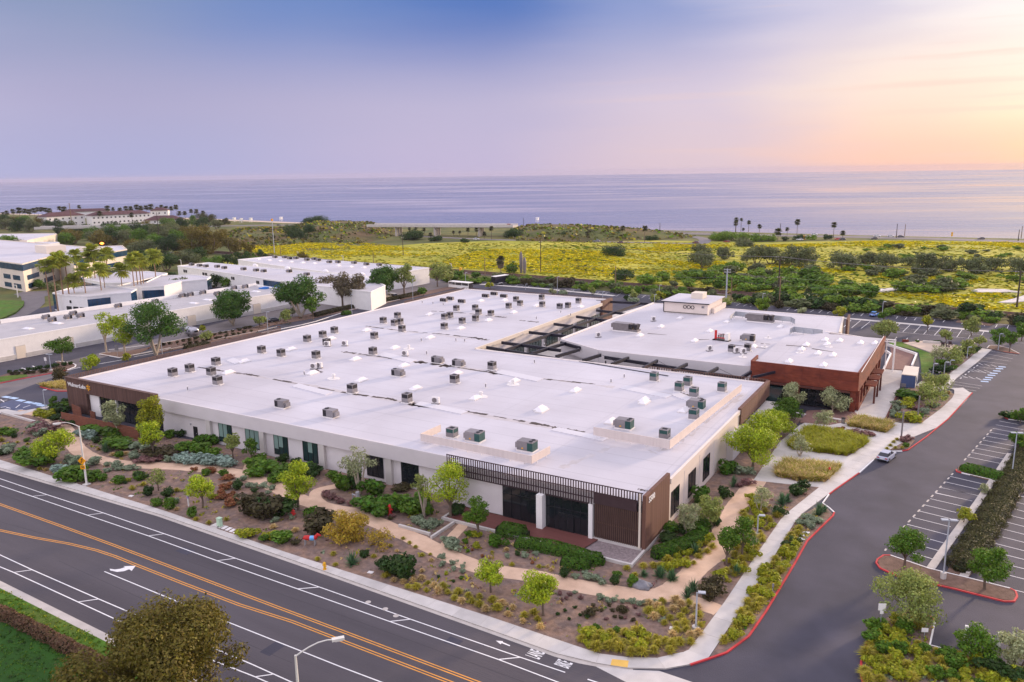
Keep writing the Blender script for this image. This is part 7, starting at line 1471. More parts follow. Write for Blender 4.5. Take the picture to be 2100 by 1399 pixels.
# --- scrub, meadow flowers and trees beyond the railway
def clumps(name, polys, per, h, seed, leafs, probs, size=1.0, z=0.0, thr=-.9, up=1.0):
    rng = np.random.default_rng(seed); VV, FF, MM = [], [], []; off = 0
    for pl in polys:
        W_ = [A(x, y, z) for x, y in pl]; poly = [(p.x, p.y) for p in W_]; xs = np.array([p[0] for p in poly]); ys_ = np.array([p[1] for p in poly])
        ar = abs(sum(a[0]*b_[1]-b_[0]*a[1] for a, b_ in zip(poly, poly[1:]+poly[:1])))/2; n = int(ar*per); box = (xs.max()-xs.min())*(ys_.max()-ys_.min()); m_ = int(n*box/max(ar, 1))+10
        X = rng.uniform(xs.min(), xs.max(), m_); Y = rng.uniform(ys_.min(), ys_.max(), m_); ins = np.zeros(m_, bool); j = len(poly)-1
        for i in range(len(poly)):
            xi, yi = poly[i]; xj, yj = poly[j]
            with np.errstate(divide='ignore', invalid='ignore'): c = ((yi > Y) != (yj > Y)) & (X < (xj-xi)*(Y-yi)/(yj-yi)+xi)
            ins ^= c; j = i
        wav = np.sin(X*.09+Y*.04+seed)+np.sin(Y*.17-X*.025+1)+.8*np.sin(X*.031+2*np.sin(Y*.02))+.6*np.sin(X*.33+Y*.41)+rng.normal(size=m_)*.9; ins &= wav > thr
        X, Y = X[ins][:n], Y[ins][:n]; N_ = len(X)
        if not N_: continue
        for q in range(2):
            a = rng.random(N_)*3.14; s = size*(.5+.8*rng.random(N_)); hh = h*(.5+.9*rng.random(N_)); c = np.stack([X, Y, np.full(N_, z)], 1); t = np.stack([np.cos(a), np.sin(a), np.zeros(N_)], 1)*(s*.5)[:, None]; u = np.stack([rng.normal(size=N_)*.5*hh, -.55*hh*np.ones(N_)+rng.normal(size=N_)*.4*hh, hh*up], 1)
            v = np.stack([c-t*.6, c+t*.6, c+t+u, c-t+u], 1).reshape(-1, 3); f = np.arange(4*N_).reshape(N_, 4)+off; off += 4*N_; VV.append(v); FF.append(f); MM.append(rng.choice(len(leafs), N_, p=probs))
    me = np_mesh(name, np.concatenate(VV), np.concatenate(FF), [LEAF[l] for l in leafs]); me.polygons.foreach_set('material_index', np.concatenate(MM).astype(np.int32)); o = mesh_obj(name, me); o['kind'] = 'stuff'; return o
YEL = [[(470, 505), (560, 498), (760, 499), (850, 510), (905, 520), (840, 527), (760, 522), (700, 530), (520, 518)], [(905, 536), (960, 520), (1000, 512), (1100, 509), (1250, 516), (1330, 524), (1420, 540), (1500, 550), (1400, 565), (1330, 573), (1250, 568), (1120, 560), (1000, 555), (930, 548)], [(1280, 510), (1400, 505), (1430, 512), (1330, 520)], [(1500, 500), (1560, 503), (1800, 494), (2150, 497), (2150, 507), (1990, 511), (1900, 507), (1700, 505), (1560, 508)], [(1420, 535), (1530, 534), (1500, 548), (1440, 560), (1400, 562)], [(1538, 546), (1600, 540), (1690, 550), (1760, 560), (1640, 559), (1545, 553)], [(1620, 568), (1700, 573), (1780, 590), (1700, 596)], [(1780, 562), (1830, 558), (1860, 566), (1810, 573)], [(1870, 572), (1930, 565), (2030, 572), (1990, 584), (1890, 584)], [(1780, 602), (1860, 598), (1950, 606), (2040, 598), (2090, 612), (2120, 634), (2000, 636), (1900, 618)], [(1340, 500), (1500, 503), (1500, 510), (1340, 507)], [(700, 500), (860, 512), (760, 516)]]
clumps('mustard_flowers', YEL, .95, .7, 3, ['must', 'meadow', 'yg'], [.72, .16, .12], 1.5, thr=-.45, up=.45)
clumps('meadow_grass', [[(430, 545), (480, 520), (900, 500), (1200, 494), (1500, 500), (2120, 508), (2150, 640), (2000, 642), (1768, 618), (1460, 592), (1156, 570), (940, 552), (700, 538)]], .14, .55, 4, ['meadow', 'yg', 'scrub', 'tuft'], [.55, .2, .08, .17], 1.8, thr=-1.5, up=.5)
clumps('meadow_scrub', [[(700, 520), (900, 502), (1400, 503), (1500, 506), (2120, 510), (2140, 630), (2000, 636), (1768, 612), (1460, 585), (1156, 562), (900, 545)]], .16, .7, 9, ['scrub', 'dark', 'scrubg'], [.5, .2, .3], 2.0, thr=1.75, up=.6)
clumps('dry_grass', [[(430, 500), (560, 506), (640, 498), (600, 468), (480, 470)], [(560, 486), (700, 462), (815, 478), (740, 500)], [(1035, 486), (1080, 466), (1400, 484), (1200, 497)], [(1460, 600), (1768, 628), (2100, 660), (2100, 652), (1768, 620), (1460, 592)]], .10, .8, 5, ['straw', 'scrubg', 'tuft'], [.25, .45, .3], 1.6, thr=-1)
for mi, o in enumerate(MOUNDS):      # rough dry scrub on the bank slopes
    rng = np.random.default_rng(200+mi); tri = []
    for f in o.data.polygons:
        vs = [np.array(o.data.vertices[i].co) for i in f.vertices]; tri += [(vs[0], vs[k], vs[k+1]) for k in range(1, len(vs)-1)]
    ar = np.array([np.linalg.norm(np.cross(b_-a, c-a))/2 for a, b_, c in tri]); n = int(ar.sum()*.16); k = rng.choice(len(tri), n, p=ar/ar.sum()); u = rng.random((n, 2)); fl = u.sum(1) > 1; u[fl] = 1-u[fl]; T3 = np.array(tri)[k]
    c = T3[:, 0]+(T3[:, 1]-T3[:, 0])*u[:, :1]+(T3[:, 2]-T3[:, 0])*u[:, 1:]; keep = np.sin(c[:, 0]*.07)+np.sin(c[:, 1]*.13+c[:, 0]*.04)+rng.normal(size=n)*.8 > -.6; c = c[keep]; n = len(c)
    a = rng.random(n)*6.28; sz = (.6+1.8*rng.random(n)**2)[:, None]; t = np.stack([np.cos(a), np.sin(a), 0*a], 1)*sz*.6; w_ = np.stack([rng.normal(size=n)*.3, -.4*np.ones(n), .6+0*a], 1)*sz
    me = np_mesh('bank_scrub', np.stack([c-t, c+t, c+t*.7+w_, c-t*.7+w_], 1).reshape(-1, 3), np.arange(4*n).reshape(n, 4), [LEAF[l] for l in ('strip', 'scrubg', 'tuft', 'euc', 'scrub')]); me.polygons.foreach_set('material_index', rng.choice(5, n, p=[.28, .22, .14, .2, .16]).astype(np.int32)); q = mesh_obj('bank_scrub', me); q['kind'] = 'stuff'
def far_bush(name, x, y, w, top, leaf, label, group, cat='tree', flat=.0):
    return tree(name, (x, y), top, w*1.22, leaf, label, 1.0, .04, None, 'multi', 'trunk', 1, 12, group, cat)
DT = [(1438, 539, 44, 502), (1487, 531, 38, 507), (1550, 541, 46, 504), (1582, 541, 44, 505), (1629, 545, 42, 506), (1658, 547, 42, 508), (1729, 553, 54, 517), (1772, 540, 26, 518), (1781, 542, 34, 520), (1812, 546, 42, 522), (1857, 545, 28, 530), (1892, 560, 40, 518), (1918, 560, 38, 522), (1950, 556, 36, 527), (1978, 560, 38, 527), (2004, 560, 38, 528), (2034, 554, 42, 529), (2087, 556, 48, 531), (1445, 550, 44, 520)]
for i, (x, y, w, t_) in enumerate(sorted(DT)):
    w2 = nth(i, len(DT)) if i < 10 else (ORDW[len(DT)-1-i]+' from the right' if i < len(DT)-1 else 'rightmost')
    far_bush('meadow_tree', x, y, w, t_, 'scrubg', f'dark grey green wind bent tree in the meadow row, {w2}', 'dark trees across the meadow')
for x, y, w, t_, lf, lb in [(1259, 524, 42, 507, 'dark', 'dark rounded bush alone in the yellow meadow'), (1285, 574, 40, 553, 'dark', 'dark grey bush at the near edge of the yellow meadow'), (1052, 560, 26, 538, 'green', 'bright green bush beside the skirted palm'), (1060, 487, 38, 472, 'dark', 'dark low bush on the embankment right of the bridge'), (1155, 489, 32, 478, 'dark', 'second dark bush on the right embankment'), (1212, 488, 32, 474, 'scrubg', 'third bush on the right embankment'), (1263, 487, 30, 477, 'dark', 'fourth dark bush on the right embankment'), (1335, 492, 22, 485, 'dark', 'small dark bush below the coast road bend'), (850, 491, 48, 478, 'dark', 'low dark green bush under the highway bridge'), (893, 494, 24, 486, 'dark', 'small dark bush right of the bridge bush'), (953, 497, 16, 488, 'dark', 'square dark bush beside the slip road'), (1480, 492, 40, 478, 'scrub', 'green bush left in the coast road clump'), (1510, 493, 44, 479, 'scrub', 'green bush in the middle of the coast road clump'), (1540, 494, 34, 481, 'scrub', 'green bush right in the coast road clump'), (1572, 494, 30, 483, 'scrub', 'green bush at the end of the coast road clump'), (1523, 504, 44, 495, 'scrubg', 'flat grey bush below the coast road clump'), (1610, 494, 12, 486, 'dark', 'small round bush below the coast palms'), (1640, 491, 24, 483, 'dark', 'dark bush under the tallest coast palm'), (1665, 491, 20, 485, 'scrub', 'low green bush right of the tallest coast palm'), (1699, 490, 18, 483, 'dark', 'dark bush left of the coast road palm'),
                           (640, 462, 50, 450, 'dark', 'dark clump of bushes on the bluff edge'), (672, 461, 30, 456, 'dark', 'low tail of the bluff edge bush clump'), (424, 456, 34, 439, 'palmd', 'dark flat topped cypress beside the hotel palms'), (461, 461, 16, 446, 'palmd', 'small dark cypress on the bluff'), (395, 460, 18, 442, 'green', 'rounded tree right of the hotel lobby'),
                           (405, 522, 50, 468, 'euc', 'tall olive brown gum tree in front of the embankment'), (430, 520, 44, 458, 'euc', 'tall thin gum tree with bare trunk behind the brown gum'), (478, 520, 36, 480, 'euc', 'dark round topped gum tree right of the pair'), (508, 526, 22, 494, 'euc', 'slim dark gum tree at the meadow edge'), (545, 466+20, 16, 468, 'dark', 'round dark bush on the left embankment'), (605, 492, 44, 464, 'dark', 'big dark bush on the left embankment'), (640, 486, 30, 462, 'dark', 'second dark bush on the left embankment'), (566, 482, 22, 470, 'maroon', 'purplish bush on the left embankment'), (538, 527, 18, 513, 'dark', 'round dark bush behind the far industrial unit')]:
    far_bush('bush' if 'bush' in lb or 'clump' in lb else 'tree', x, y, w, t_, lf, lb, None, 'bush' if 'bush' in lb or 'clump' in lb else 'tree')
# wooded area behind the offices (individual crowns)
WD = [((6, 470), 448, 26), ((18, 472), 452, 26), ((40, 474), 454, 30), ((62, 476), 456, 28), ((85, 465), 447, 28), ((124, 490), 463, 18), ((160, 482), 466, 20), ((176, 482), 466, 24), ((190, 492), 474, 30), ((235, 502), 472, 40), ((262, 502), 474, 40), ((290, 505), 476, 36), ((215, 505), 480, 34), ((150, 500), 478, 40), ((130, 505), 482, 30), ((305, 478), 457, 24), ((330, 505), 470, 40), ((352, 500), 462, 40), ((322, 520), 484, 44), ((296, 528), 498, 44), ((345, 525), 490, 40), ((366, 520), 486, 34), ((270, 520), 499, 40), ((16, 520), 488, 34), ((34, 520), 496, 28), ((340, 555), 522, 40), ((380, 540), 520, 40), ((440, 548), 528, 30), ((400, 536), 515, 44), ((350, 470), 456, 34), ((375, 475), 455, 30), ((360, 540), 524, 30), ((500, 548), 522, 30), ((516, 545), 524, 26), ((470, 545), 525, 24), ((560, 545), 535, 22), ((620, 530), 524, 20), ((250, 488), 464, 40), ((285, 486), 463, 40), ((225, 484), 464, 34), ((310, 492), 466, 40), ((335, 488), 468, 36), ((205, 500), 476, 34), ((375, 505), 474, 36), ((392, 500), 470, 34), ((455, 505), 478, 30), ((280, 545), 518, 34), ((310, 548), 520, 34), ((110, 470), 455, 26), ((140, 475), 460, 24), ((50, 465), 450, 26), ((28, 462), 449, 24), ((445, 470), 455, 18), ((415, 470), 454, 24)]
WD2 = [((350, 605), 578, 40), ((370, 604), 572, 36), ((410, 592), 570, 30), ((440, 590), 562, 34), ((465, 592), 570, 26), ((495, 585), 562, 44), ((520, 588), 570, 34), ((424, 568), 556, 40), ((605, 585), 566, 40), ((575, 582), 566, 36), ((640, 590), 568, 40), ((330, 600), 585, 24), ((182, 595), 575, 30), ((60, 588), 575, 26), ((85, 592), 574, 30), ((110, 596), 580, 30), ((345, 575), 560, 26)]
for nm, L_, where, grp in (('tree', WD, 'in the wooded belt behind the offices', 'trees of the wooded belt'), ('tree', WD2, 'among the white studios', 'trees among the white studios')):
    L_ = sorted(L_); n = len(L_)
    for i, (b_, t_, w_) in enumerate(L_):
        lf = ['green', 'dark', 'scrubg', 'dark', 'euc'][(i*7+3) % 5]; tone = {'scrub': 'fresh green', 'dark': 'dark green', 'scrubg': 'greyish', 'green': 'mid green', 'euc': 'olive brown'}[lf]
        w2 = ORDW[min(i, 29)]+' from the left' if i < n/2 else (ORDW[min(29, n-1-i)]+' from the right')
        tree(nm, b_, t_-(5 if grp.endswith('belt') else 0), w_*(1.35 if grp.endswith('belt') else 1.1), lf, f'{tone} bushy tree {where}, {w2}', 1.0, .1, None, 'multi', 'trunk', 1, 12, grp)
# coastal scrub along the railway: individual bushes
def scatter_bushes(pxpoly, n, mind, seed, w, leafs, label, group, hmul=.55):
    rnd = random.Random(seed)
    for lf, P, sfx in ranked([(rnd.choice(leafs), P) for P in sow(pxpoly, n, mind, seed, 0.0)]):
        W_ = w*rnd.uniform(.6, 1.4); shrub(0, 0, W_/mpp(P), W_*hmul*rnd.uniform(.8, 1.2)/mpp(P), lf, f'{KW.get(lf, lf)} {label}{sfx}', group, P=P, cat='bush')
scatter_bushes([(1300, 588), (1380, 568), (1520, 552), (1560, 556), (1700, 580), (1780, 600), (1800, 622), (1660, 612), (1516, 600), (1400, 590)], 80, 3.2, 41, 6.0, ['scrub', 'scrub', 'scrubg', 'green'], 'bush between railway and mustard', 'bushes beyond the railway')
scatter_bushes([(1840, 600), (1900, 585), (1990, 590), (1930, 604)], 16, 3.5, 42, 6.5, ['scrub', 'scrubg'], 'bush between the two bare sandy patches', 'bushes between sandy patches')
scatter_bushes([(1500, 618), (1560, 608), (1670, 622), (1768, 630), (1870, 640), (2007, 650), (2110, 662), (2110, 676), (1960, 657), (1740, 641), (1560, 628)], 60, 2.6, 43, 5.0, ['scrub', 'brown', 'scrubg', 'dark'], 'bush between the railway and the rear car park', 'bushes behind the rear car park')
scatter_bushes([(1000, 572), (1120, 579), (1300, 592), (1460, 606), (1480, 620), (1280, 604), (1120, 590), (1040, 582)], 46, 2.6, 44, 4.5, ['scrub', 'green', 'scrubg', 'brown'], 'bush behind the courtyard end of the car park', 'bushes behind the courtyard car park')
scatter_bushes([(900, 580), (940, 566), (1000, 568), (1010, 580), (960, 590)], 18, 2.6, 45, 4.0, ['scrub', 'green', 'brown'], 'bush near the black trailer', 'bushes near the black trailer')
scatter_bushes([(1700, 505), (2100, 510), (2100, 530), (1850, 535), (1720, 515)], 18, 7, 46, 6.0, ['scrub', 'scrubg'], 'low bush scattered below the coast road', 'bushes below the coast road', .36)
scatter_bushes([(1640, 560), (1800, 552), (2090, 575), (2090, 590), (1900, 575), (1760, 575)], 16, 6, 47, 6.5, ['scrub', 'scrubg'], 'bush in the open meadow below the dark trees', 'bushes in the open meadow', .4)
for x, y, w, t_, lf, lb in [(1566, 640, 34, 610, 'scrub', 'round leafy tree by the rear lamp behind the annex'), (1557, 636, 16, 622, 'yg', 'light green shrub left of the rear lamp'), (1595, 632, 20, 622, 'brown', 'dark clipped mound at the foot of the wooden pole'), (1647, 641, 24, 634, 'olive', 'silvery low shrub by the rear parking row'), (1720, 648, 26, 629, 'yg', 'golden shrub behind the brown screen end'), (1215, 604, 16, 588, 'oliveg', 'olive shrub tree behind the far roof edge'), (1134, 603, 16, 592, 'olive', 'pale shrub behind the far roof edge'), (1300, 612, 20, 594, 'oliveg', 'olive tree in the planted point by the courtyard'), (1286, 616, 14, 606, 'dark', 'small dark shrub in the planted point by the courtyard'), (1355, 612, 22, 598, 'yg', 'golden shrub behind the penthouse, right'), (1343, 618, 24, 606, 'oliveg', 'olive shrub behind the penthouse, left'), (1490, 625, 20, 612, 'oliveg', 'olive shrub right of the penthouse'), (1004, 592, 18, 579, 'yg', 'round yellow green shrub in front of the black trailer'), (1297, 620, 30, 612, 'sage', 'grey green low planting at the courtyard point')]:
    tree('shrub_tree', (x, y), t_, w, lf, lb, 1.2, .1, None, 'multi', 'trunk', 0, 10, None, 'shrub')
# bare sandy patches in the meadow
for pl in ([(1770, 598), (1790, 593), (1850, 589), (1862, 591), (1858, 594), (1810, 597)], [(1992, 596), (2005, 592), (2060, 593), (2095, 599), (2075, 598), (2010, 599)], [(2045, 620), (2080, 612), (2110, 602), (2110, 616), (2078, 620)]):
    slab('sand_patch', pl, .35, mat('pale_sand', (.62, .58, .56), .95, .1, .3) if 'pale_sand' not in bpy.data.materials else bpy.data.materials['pale_sand'])
# ================================================================== POLES, LAMPS, VEHICLES, STREET FURNITURE
def cobra(P, h, arm_dir, L_, label, sign=False):
    r = empty('street_lamp', P, 0, label, 'street lamp'); d = Vector(arm_dir).normalized(); z0 = ZERO
    MB().tube([(0, 0, 0), (0, 0, .3), (0, 0, h*.55), (0, 0, h)], [.22, .16, .13, .09], 10).build('pole', M['polewhite'], r, off=z0)
    MB().box(-.45, .45, -.45, .45, 0, .14).build('base', M['concrete'], r, off=z0)
    pts = [Vector((0, 0, h-.1)) + d*(L_*t) + Vector((0, 0, .9*math.sin(t*math.pi*.62))) for t in (0, .15, .35, .6, .85, 1)]
    MB().tube(pts, [.07, .065, .06, .055, .05, .05], 8).build('arm', M['polewhite'], r, off=z0)
    e = pts[-1]; an = math.atan2(d.y, d.x); MB().obox(e+d*.4+Vector((0, 0, -.02)), 1.0, .38, .2, an).build('lamp_head', M['polewhite'], r, off=z0); MB().obox(e+d*.45+Vector((0, 0, -.15)), .6, .3, .08, an).build('lens', M['curb'], r, off=z0)
    return r
P1 = A(178, 994, .13); h1 = hgt((178, 994), 874, .13)
tip = A(117, 880, h1); c1 = cobra(P1, h1, (tip.x-P1.x, tip.y-P1.y, 0), (Vector((tip.x-P1.x, tip.y-P1.y, 0))).length*.85, 'white arched street lamp with an orange curve warning sign on its pole')
# the winding road sign and speed plate fixed on the lamp pole, both facing the road users
sg = empty('warning_sign', P1+Vector((.05, -.3, 4.0)), R(28), 'orange diamond winding road sign above a small speed plate on the lamp pole', 'road sign')
MB().obox((0, 0, 0), .92, .03, .92, 0, 0, Matrix.Rotation(R(45), 3, 'Y')).build('sign_plate', M['signorange'], sg, off=ZERO)
MB().tube([(-.12, -.03, -.32), (-.12, -.03, -.12), (.1, -.03, .02), (-.06, -.03, .2), (.1, -.03, .38)], .055, 6).tube([(.1, -.03, .3), (.16, -.03, .46)], [.13, .01], 6).build('arrow_symbol', M['black'], sg, off=ZERO)
MB().box(-.36, .36, -.02, .02, -1.35, -.72).build('speed_plate', M['signorange'], sg, off=ZERO)
o_ = text_mesh('lettering', '30', M['black'], .48, 0, .01, 'CENTER', sg); o_.location = (0, -.03, -1.04); o_.rotation_euler = (R(90), 0, 0)
hd = A(688, 1314, 9.6); cobra(Vector((hd.x-2.1, hd.y-2.4, 0)), 9.0, (2.1, 2.4, 0), 3.0, 'curved white street lamp rising from the bottom edge over the road')
def lot_lamp(base, top, label, heads=1, basec=True, group='parking lamps', rz=None, post=False):
    P = A(*base, .1); h = hgt(base, top, .1); r = empty('lamp_post', P, R(20) if rz is None else rz, label, 'lamp post', group)
    if post:
        MB().box(-.13, .13, -.13, .13, 0, h).build('post', M['unitd'], r, off=ZERO); MB().box(-.12, .12, -.12, .12, h+.001, h+.25).build('lamp_head', M['unit'], r, off=ZERO); return r
    MB().tube([(0, 0, 0), (0, 0, h)], [.1, .075], 8).build('pole', M['polegrey'], r, off=ZERO)
    if basec: MB().cyl(0, 0, -.05, .75 if basec is True else .2, .32 if basec is True else .4, 12).build('base', M['concrete'], r, off=ZERO)
    for k in range(heads):
        sx = 1 if k == 0 else -1
        MB().box(sx*.1 if sx > 0 else -.85, .85 if sx > 0 else -.1, -.22, .22, h-.02, h+.1).build('lamp_head', M['polegrey'], r, off=ZERO)
    return r
lot_lamp((1934, 1186), 1067, 'tall twin headed lamp post on a round base in the red kerbed island', 2)
lot_lamp((1427, 1288), 1215, 'grey lamp post on a round pad near the street corner end of the footpath', 1, .2)
lot_lamp((1553, 1096), 1057, 'grey lamp post rising behind the right one of the two path trees', 1, .2)
lot_lamp((2075, 974), 888, 'tall grey lamp post at the end of the clipped parking hedge', 2, False)
lot_lamp((105, 760), 727, 'grey lamp post behind the shrub row of the left car park', 2, .2); lot_lamp((93, 836), 800, 'short grey lamp post beside the blue accessible bays', 1, False)
lot_lamp((333, 727), 682, 'grey lamp post in front of the biggest fig tree', 2, False); lot_lamp((550, 684), 640, 'grey lamp post between the warehouse shrubs', 1, .3)
lot_lamp((722, 645), 604, 'grey lamp post left of the white van', 1, False); lot_lamp((847, 616), 574, 'grey lamp post at the middle of the dark hedge', 1, False)
for b_, t_, lb in (((955, 588), 559, 'left of the black trailer'), ((1078, 594), 583, 'short one behind the far roof corner'), ((1143, 602), 568, 'behind the middle of the far roof edge'), ((1236, 611), 598, 'short one near the brown far corner'), ((1352, 610), 585, 'left of the penthouse'), ((1342, 620), 604, 'short one beside the annex corner'), ((1563, 635), 602, 'behind the annex plant screen'), ((1808, 660), 619, 'beside the blue parked car'), ((2047, 718), 685, 'on the white kerbed island'), ((2099, 668), 643, 'at the right edge behind the rear car park')):
    lot_lamp(b_, t_, f'slim grey lamp post {lb}', 1, False)
for b_, t_, lb in (((1913, 769), 746, 'by the small bench near the kiosk'), ((1936, 767), 743, 'above the slope, left of two thin ones'), ((1948, 757), 739, 'above the slope, right of two thin ones'), ((1982+1, 735), 712, 'by the dark olive bushes')): lot_lamp(b_, t_, f'thin walkway lamp {lb}', 1, False, 'walkway lamps')
lot_lamp((1881, 867), 815, 'square bronze lamp column right of the yellow dome shrub', 1, False, 'bronze lamp columns', 0, True); lot_lamp((1848, 901), 846, 'square bronze lamp column in the small bed by the silver car', 1, False, 'bronze lamp columns', 0, True)
for b_, t_, lb in (((207, 592), 563, 'white lamp post in front of the cream office'), ((37, 610), 585, 'white lamp post on the grass bank'), ((432, 588), 566, 'white lamp post between studio and industrial unit'), ((372, 546), 533, 'white lamp post at the left end of the industrial unit'), ((468, 542), 523, 'white lamp post behind the industrial unit'), ((612, 529), 517, 'white lamp post behind the far unit, left one'), ((704, 535), 525, 'white lamp post behind the far unit, right one'), ((926, 555), 541, 'white lamp post right of the far unit')):
    P = A(*b_, 0); h = hgt(b_, t_); r = empty('lamp_post', P, R(200), lb, 'lamp post', 'white lamp posts'); MB().tube([(0, 0, 0), (0, 0, h)], [.22, .16], 8).build('pole', M['polewhite'], r, off=ZERO); MB().box(.1, 1.0, -.2, .2, h-.1, h+.12).build('lamp_head', M['polewhite'], r, off=ZERO)
# utility poles
def upole(base, top, label, mt='darkwood', arms=1, w=.16, group='utility poles', P=None, h=None, aw=1.2):
    if P is None: P = A(*base, 0); h = hgt(base, top)
    r = empty('utility_pole', P, R(10), label, 'utility pole', group); MB().tube([(0, 0, 0), (0, 0, h)], [w*1.2, w*.8], 8).build('pole', M[mt], r, off=ZERO)
    for k in range(arms):
        z = h-.5-k*.9; a = MB().box(-aw, aw, -.07, .07, z, z+.14).build('crossarm', M[mt], r, off=ZERO)
        for x in (-aw*.9, -aw*.45, aw*.45, aw*.9): MB().cyl(x, 0, z+.14, z+.4, .07, 6).build('insulator', M['curb'], a, off=ZERO)
    return P, h
PT = {}
PT['main'] = upole((1596, 600), 526, 'tall dark utility pole with white insulators, behind a shorter wooden pole', arms=2, w=.26, aw=1.6)
PT['right'] = upole((2085, 630), 556, 'dark utility pole near the right edge of the meadow', arms=2, w=.26, aw=1.6)
PT['wood'] = upole((1598, 624), 567, 'shorter raw wooden pole at the edge of the rear car park', 'wood', 1, .2); PT['steel'] = upole((1489, 617), 551, 'pale steel utility pole with crossarm right of the penthouse', 'polegrey', 2, .26); PT['w2'] = upole((1499, 617), 568, 'thin wooden pole beside the pale steel pole', 'wood', 0)
PT['y'] = upole((1262, 594), 546, 'yellowish wooden pole standing behind the brown end of the far roof', 'wood', 0, .2); PT['dk'] = upole((1109, 559), 495, 'tall dark pole alone in the yellow meadow', 'darkwood', 1, .2, aw=.8); PT['p3'] = upole((995, 574), 528, 'wooden pole left of the skirted palm', 'wood', 0, .2)
PT['p4'] = upole((827, 524), 487, 'dark pole in the meadow in front of the bridge', 'darkwood', 1, .2, aw=.8); PT['p5'] = upole((766, 539), 514, 'thin pole behind the far industrial unit', 'wood', 0); PT['p6'] = upole((563, 520), 453, 'tall pale pole with an orange light on top near the embankment', 'polegrey', 0, .22); PT['p7'] = upole((576, 526), 501, 'short wooden pole beside the tall pale pole', 'wood', 0)
MB().cyl(0, 0, PT['p6'][1], PT['p6'][1]+1.2, .6, 8).build('lamp_globe', M['signorange'], [o for o in bpy.data.objects if o.get('label', '').startswith('tall pale pole with')][0], off=ZERO)
for i, (b_, t_) in enumerate((((148, 465), 417), ((1074, 464), 447), ((1353, 481), 457), ((1600, 476), 458), ((1838, 488), 459), ((1855, 484), 460), ((2088, 494), 471), ((2094, 489), 464), ((780, 490), 478), ((190, 495), 480), ((330, 520), 436))): upole(b_, t_, f'coast side utility pole, {nth(i, 11)} in order along the bluff' if False else ['lattice mast in front of the hotel', 'pole on the bluff right of the bridge', 'pole by the coast road bend', 'pole behind the coast palms', 'pole beside the parked coast cars', 'thinner pole right of the parked coast cars', 'pole near the right end of the coast road', 'last pole at the right end of the coast road', 'thin pole at the left bridge end', 'pole in front of the hotel flyover', 'dark pole rising from the wooded belt'][i], 'wood' if i in (0, 5, 7) else 'darkwood', 2 if i in (0, 10) else 0, .22 if i else .35, 'poles along the coast', aw=2.0)
def wire(p, q, sag, label, r=.035, n=14, group='overhead wires'):
    p, q = Vector(p), Vector(q); pts = [p.lerp(q, i/n)-Vector((0, 0, sag*4*(i/n)*(1-i/n))) for i in range(n+1)]
    o = MB().tube(pts, r, 4).build('overhead_wire', M['unit']); tag(o, label, 'wire', group)
def topof(k, dz=0, dx=0): P, h = PT[k]; return (P.x+dx, P.y, h+dz)
pl_ = A(-60, 522, 12); pl_ = Vector((PT['main'][0].x-420, PT['main'][0].y-8, 17))
for dx, lb in ((-1.3, 'left'), (1.3, 'right')):
    wire(topof('main', -.1, dx), topof('right', -.1, dx), 1.2, f'grey overhead wire from the tall dark pole to the right pole, {lb} strand', .05); wire(topof('right', -.1, dx), (PT['right'][0].x+80, PT['right'][0].y+6, PT['right'][1]), .8, f'grey overhead wire leaving the right pole, {lb} strand', .05); wire(topof('main', -.1, dx), (PT['main'][0].x-75, PT['main'][0].y-4, 15.8), 1.0, f'grey overhead wire running left from the tall dark pole, {lb} strand', .05)
for a, b_ in (('steel', 'y'), ('y', 'p3'), ('p3', 'p5'), ('p5', 'p7'), ('wood', 'steel')):
    for k, dz in enumerate((-.4, -3.0)): wire(topof(a, dz), topof(b_, dz), .8, f'thin dark wire along the railway between the {dict(steel="pale steel pole", y="yellowish pole", p3="palm side pole", p5="far unit pole", wood="raw wooden pole")[a]} and its left neighbour, {("upper", "lower")[k]}', .03)
for k, dz in enumerate((-.4, -3.0)): wire(topof('wood', dz), (60, 292, 10+dz), 1.2, f'thin dark wire leading right from the raw wooden pole, {("upper", "lower")[k]}', .03)
# pointed grey pillars beside the railway
for (b_, t_, w, lb) in (((1069, 560), 515, 7, 'taller pointed grey dead palm trunk by the railway'), ((1076, 561), 527, 7, 'shorter pointed grey dead palm trunk by the railway')):
    P = A(*b_, 0); h = hgt(b_, t_); s = mpp(P)*w/2; r = empty('dead_palm', P, 0, lb, 'dead palm', 'dead palm trunks'); MB().tube([(0, 0, 0), (0, 0, h*.3), (0, 0, h*.7), (0, 0, h*.9)], [s*.7, s, s*1.05, s*.7], 10).build('trunk', M['unitd'], r, off=ZERO); MB().tube([(0, 0, h*.9), (0, 0, h)], [s*.7, .05], 8).build('tip', M['unitd'], r, off=ZERO)
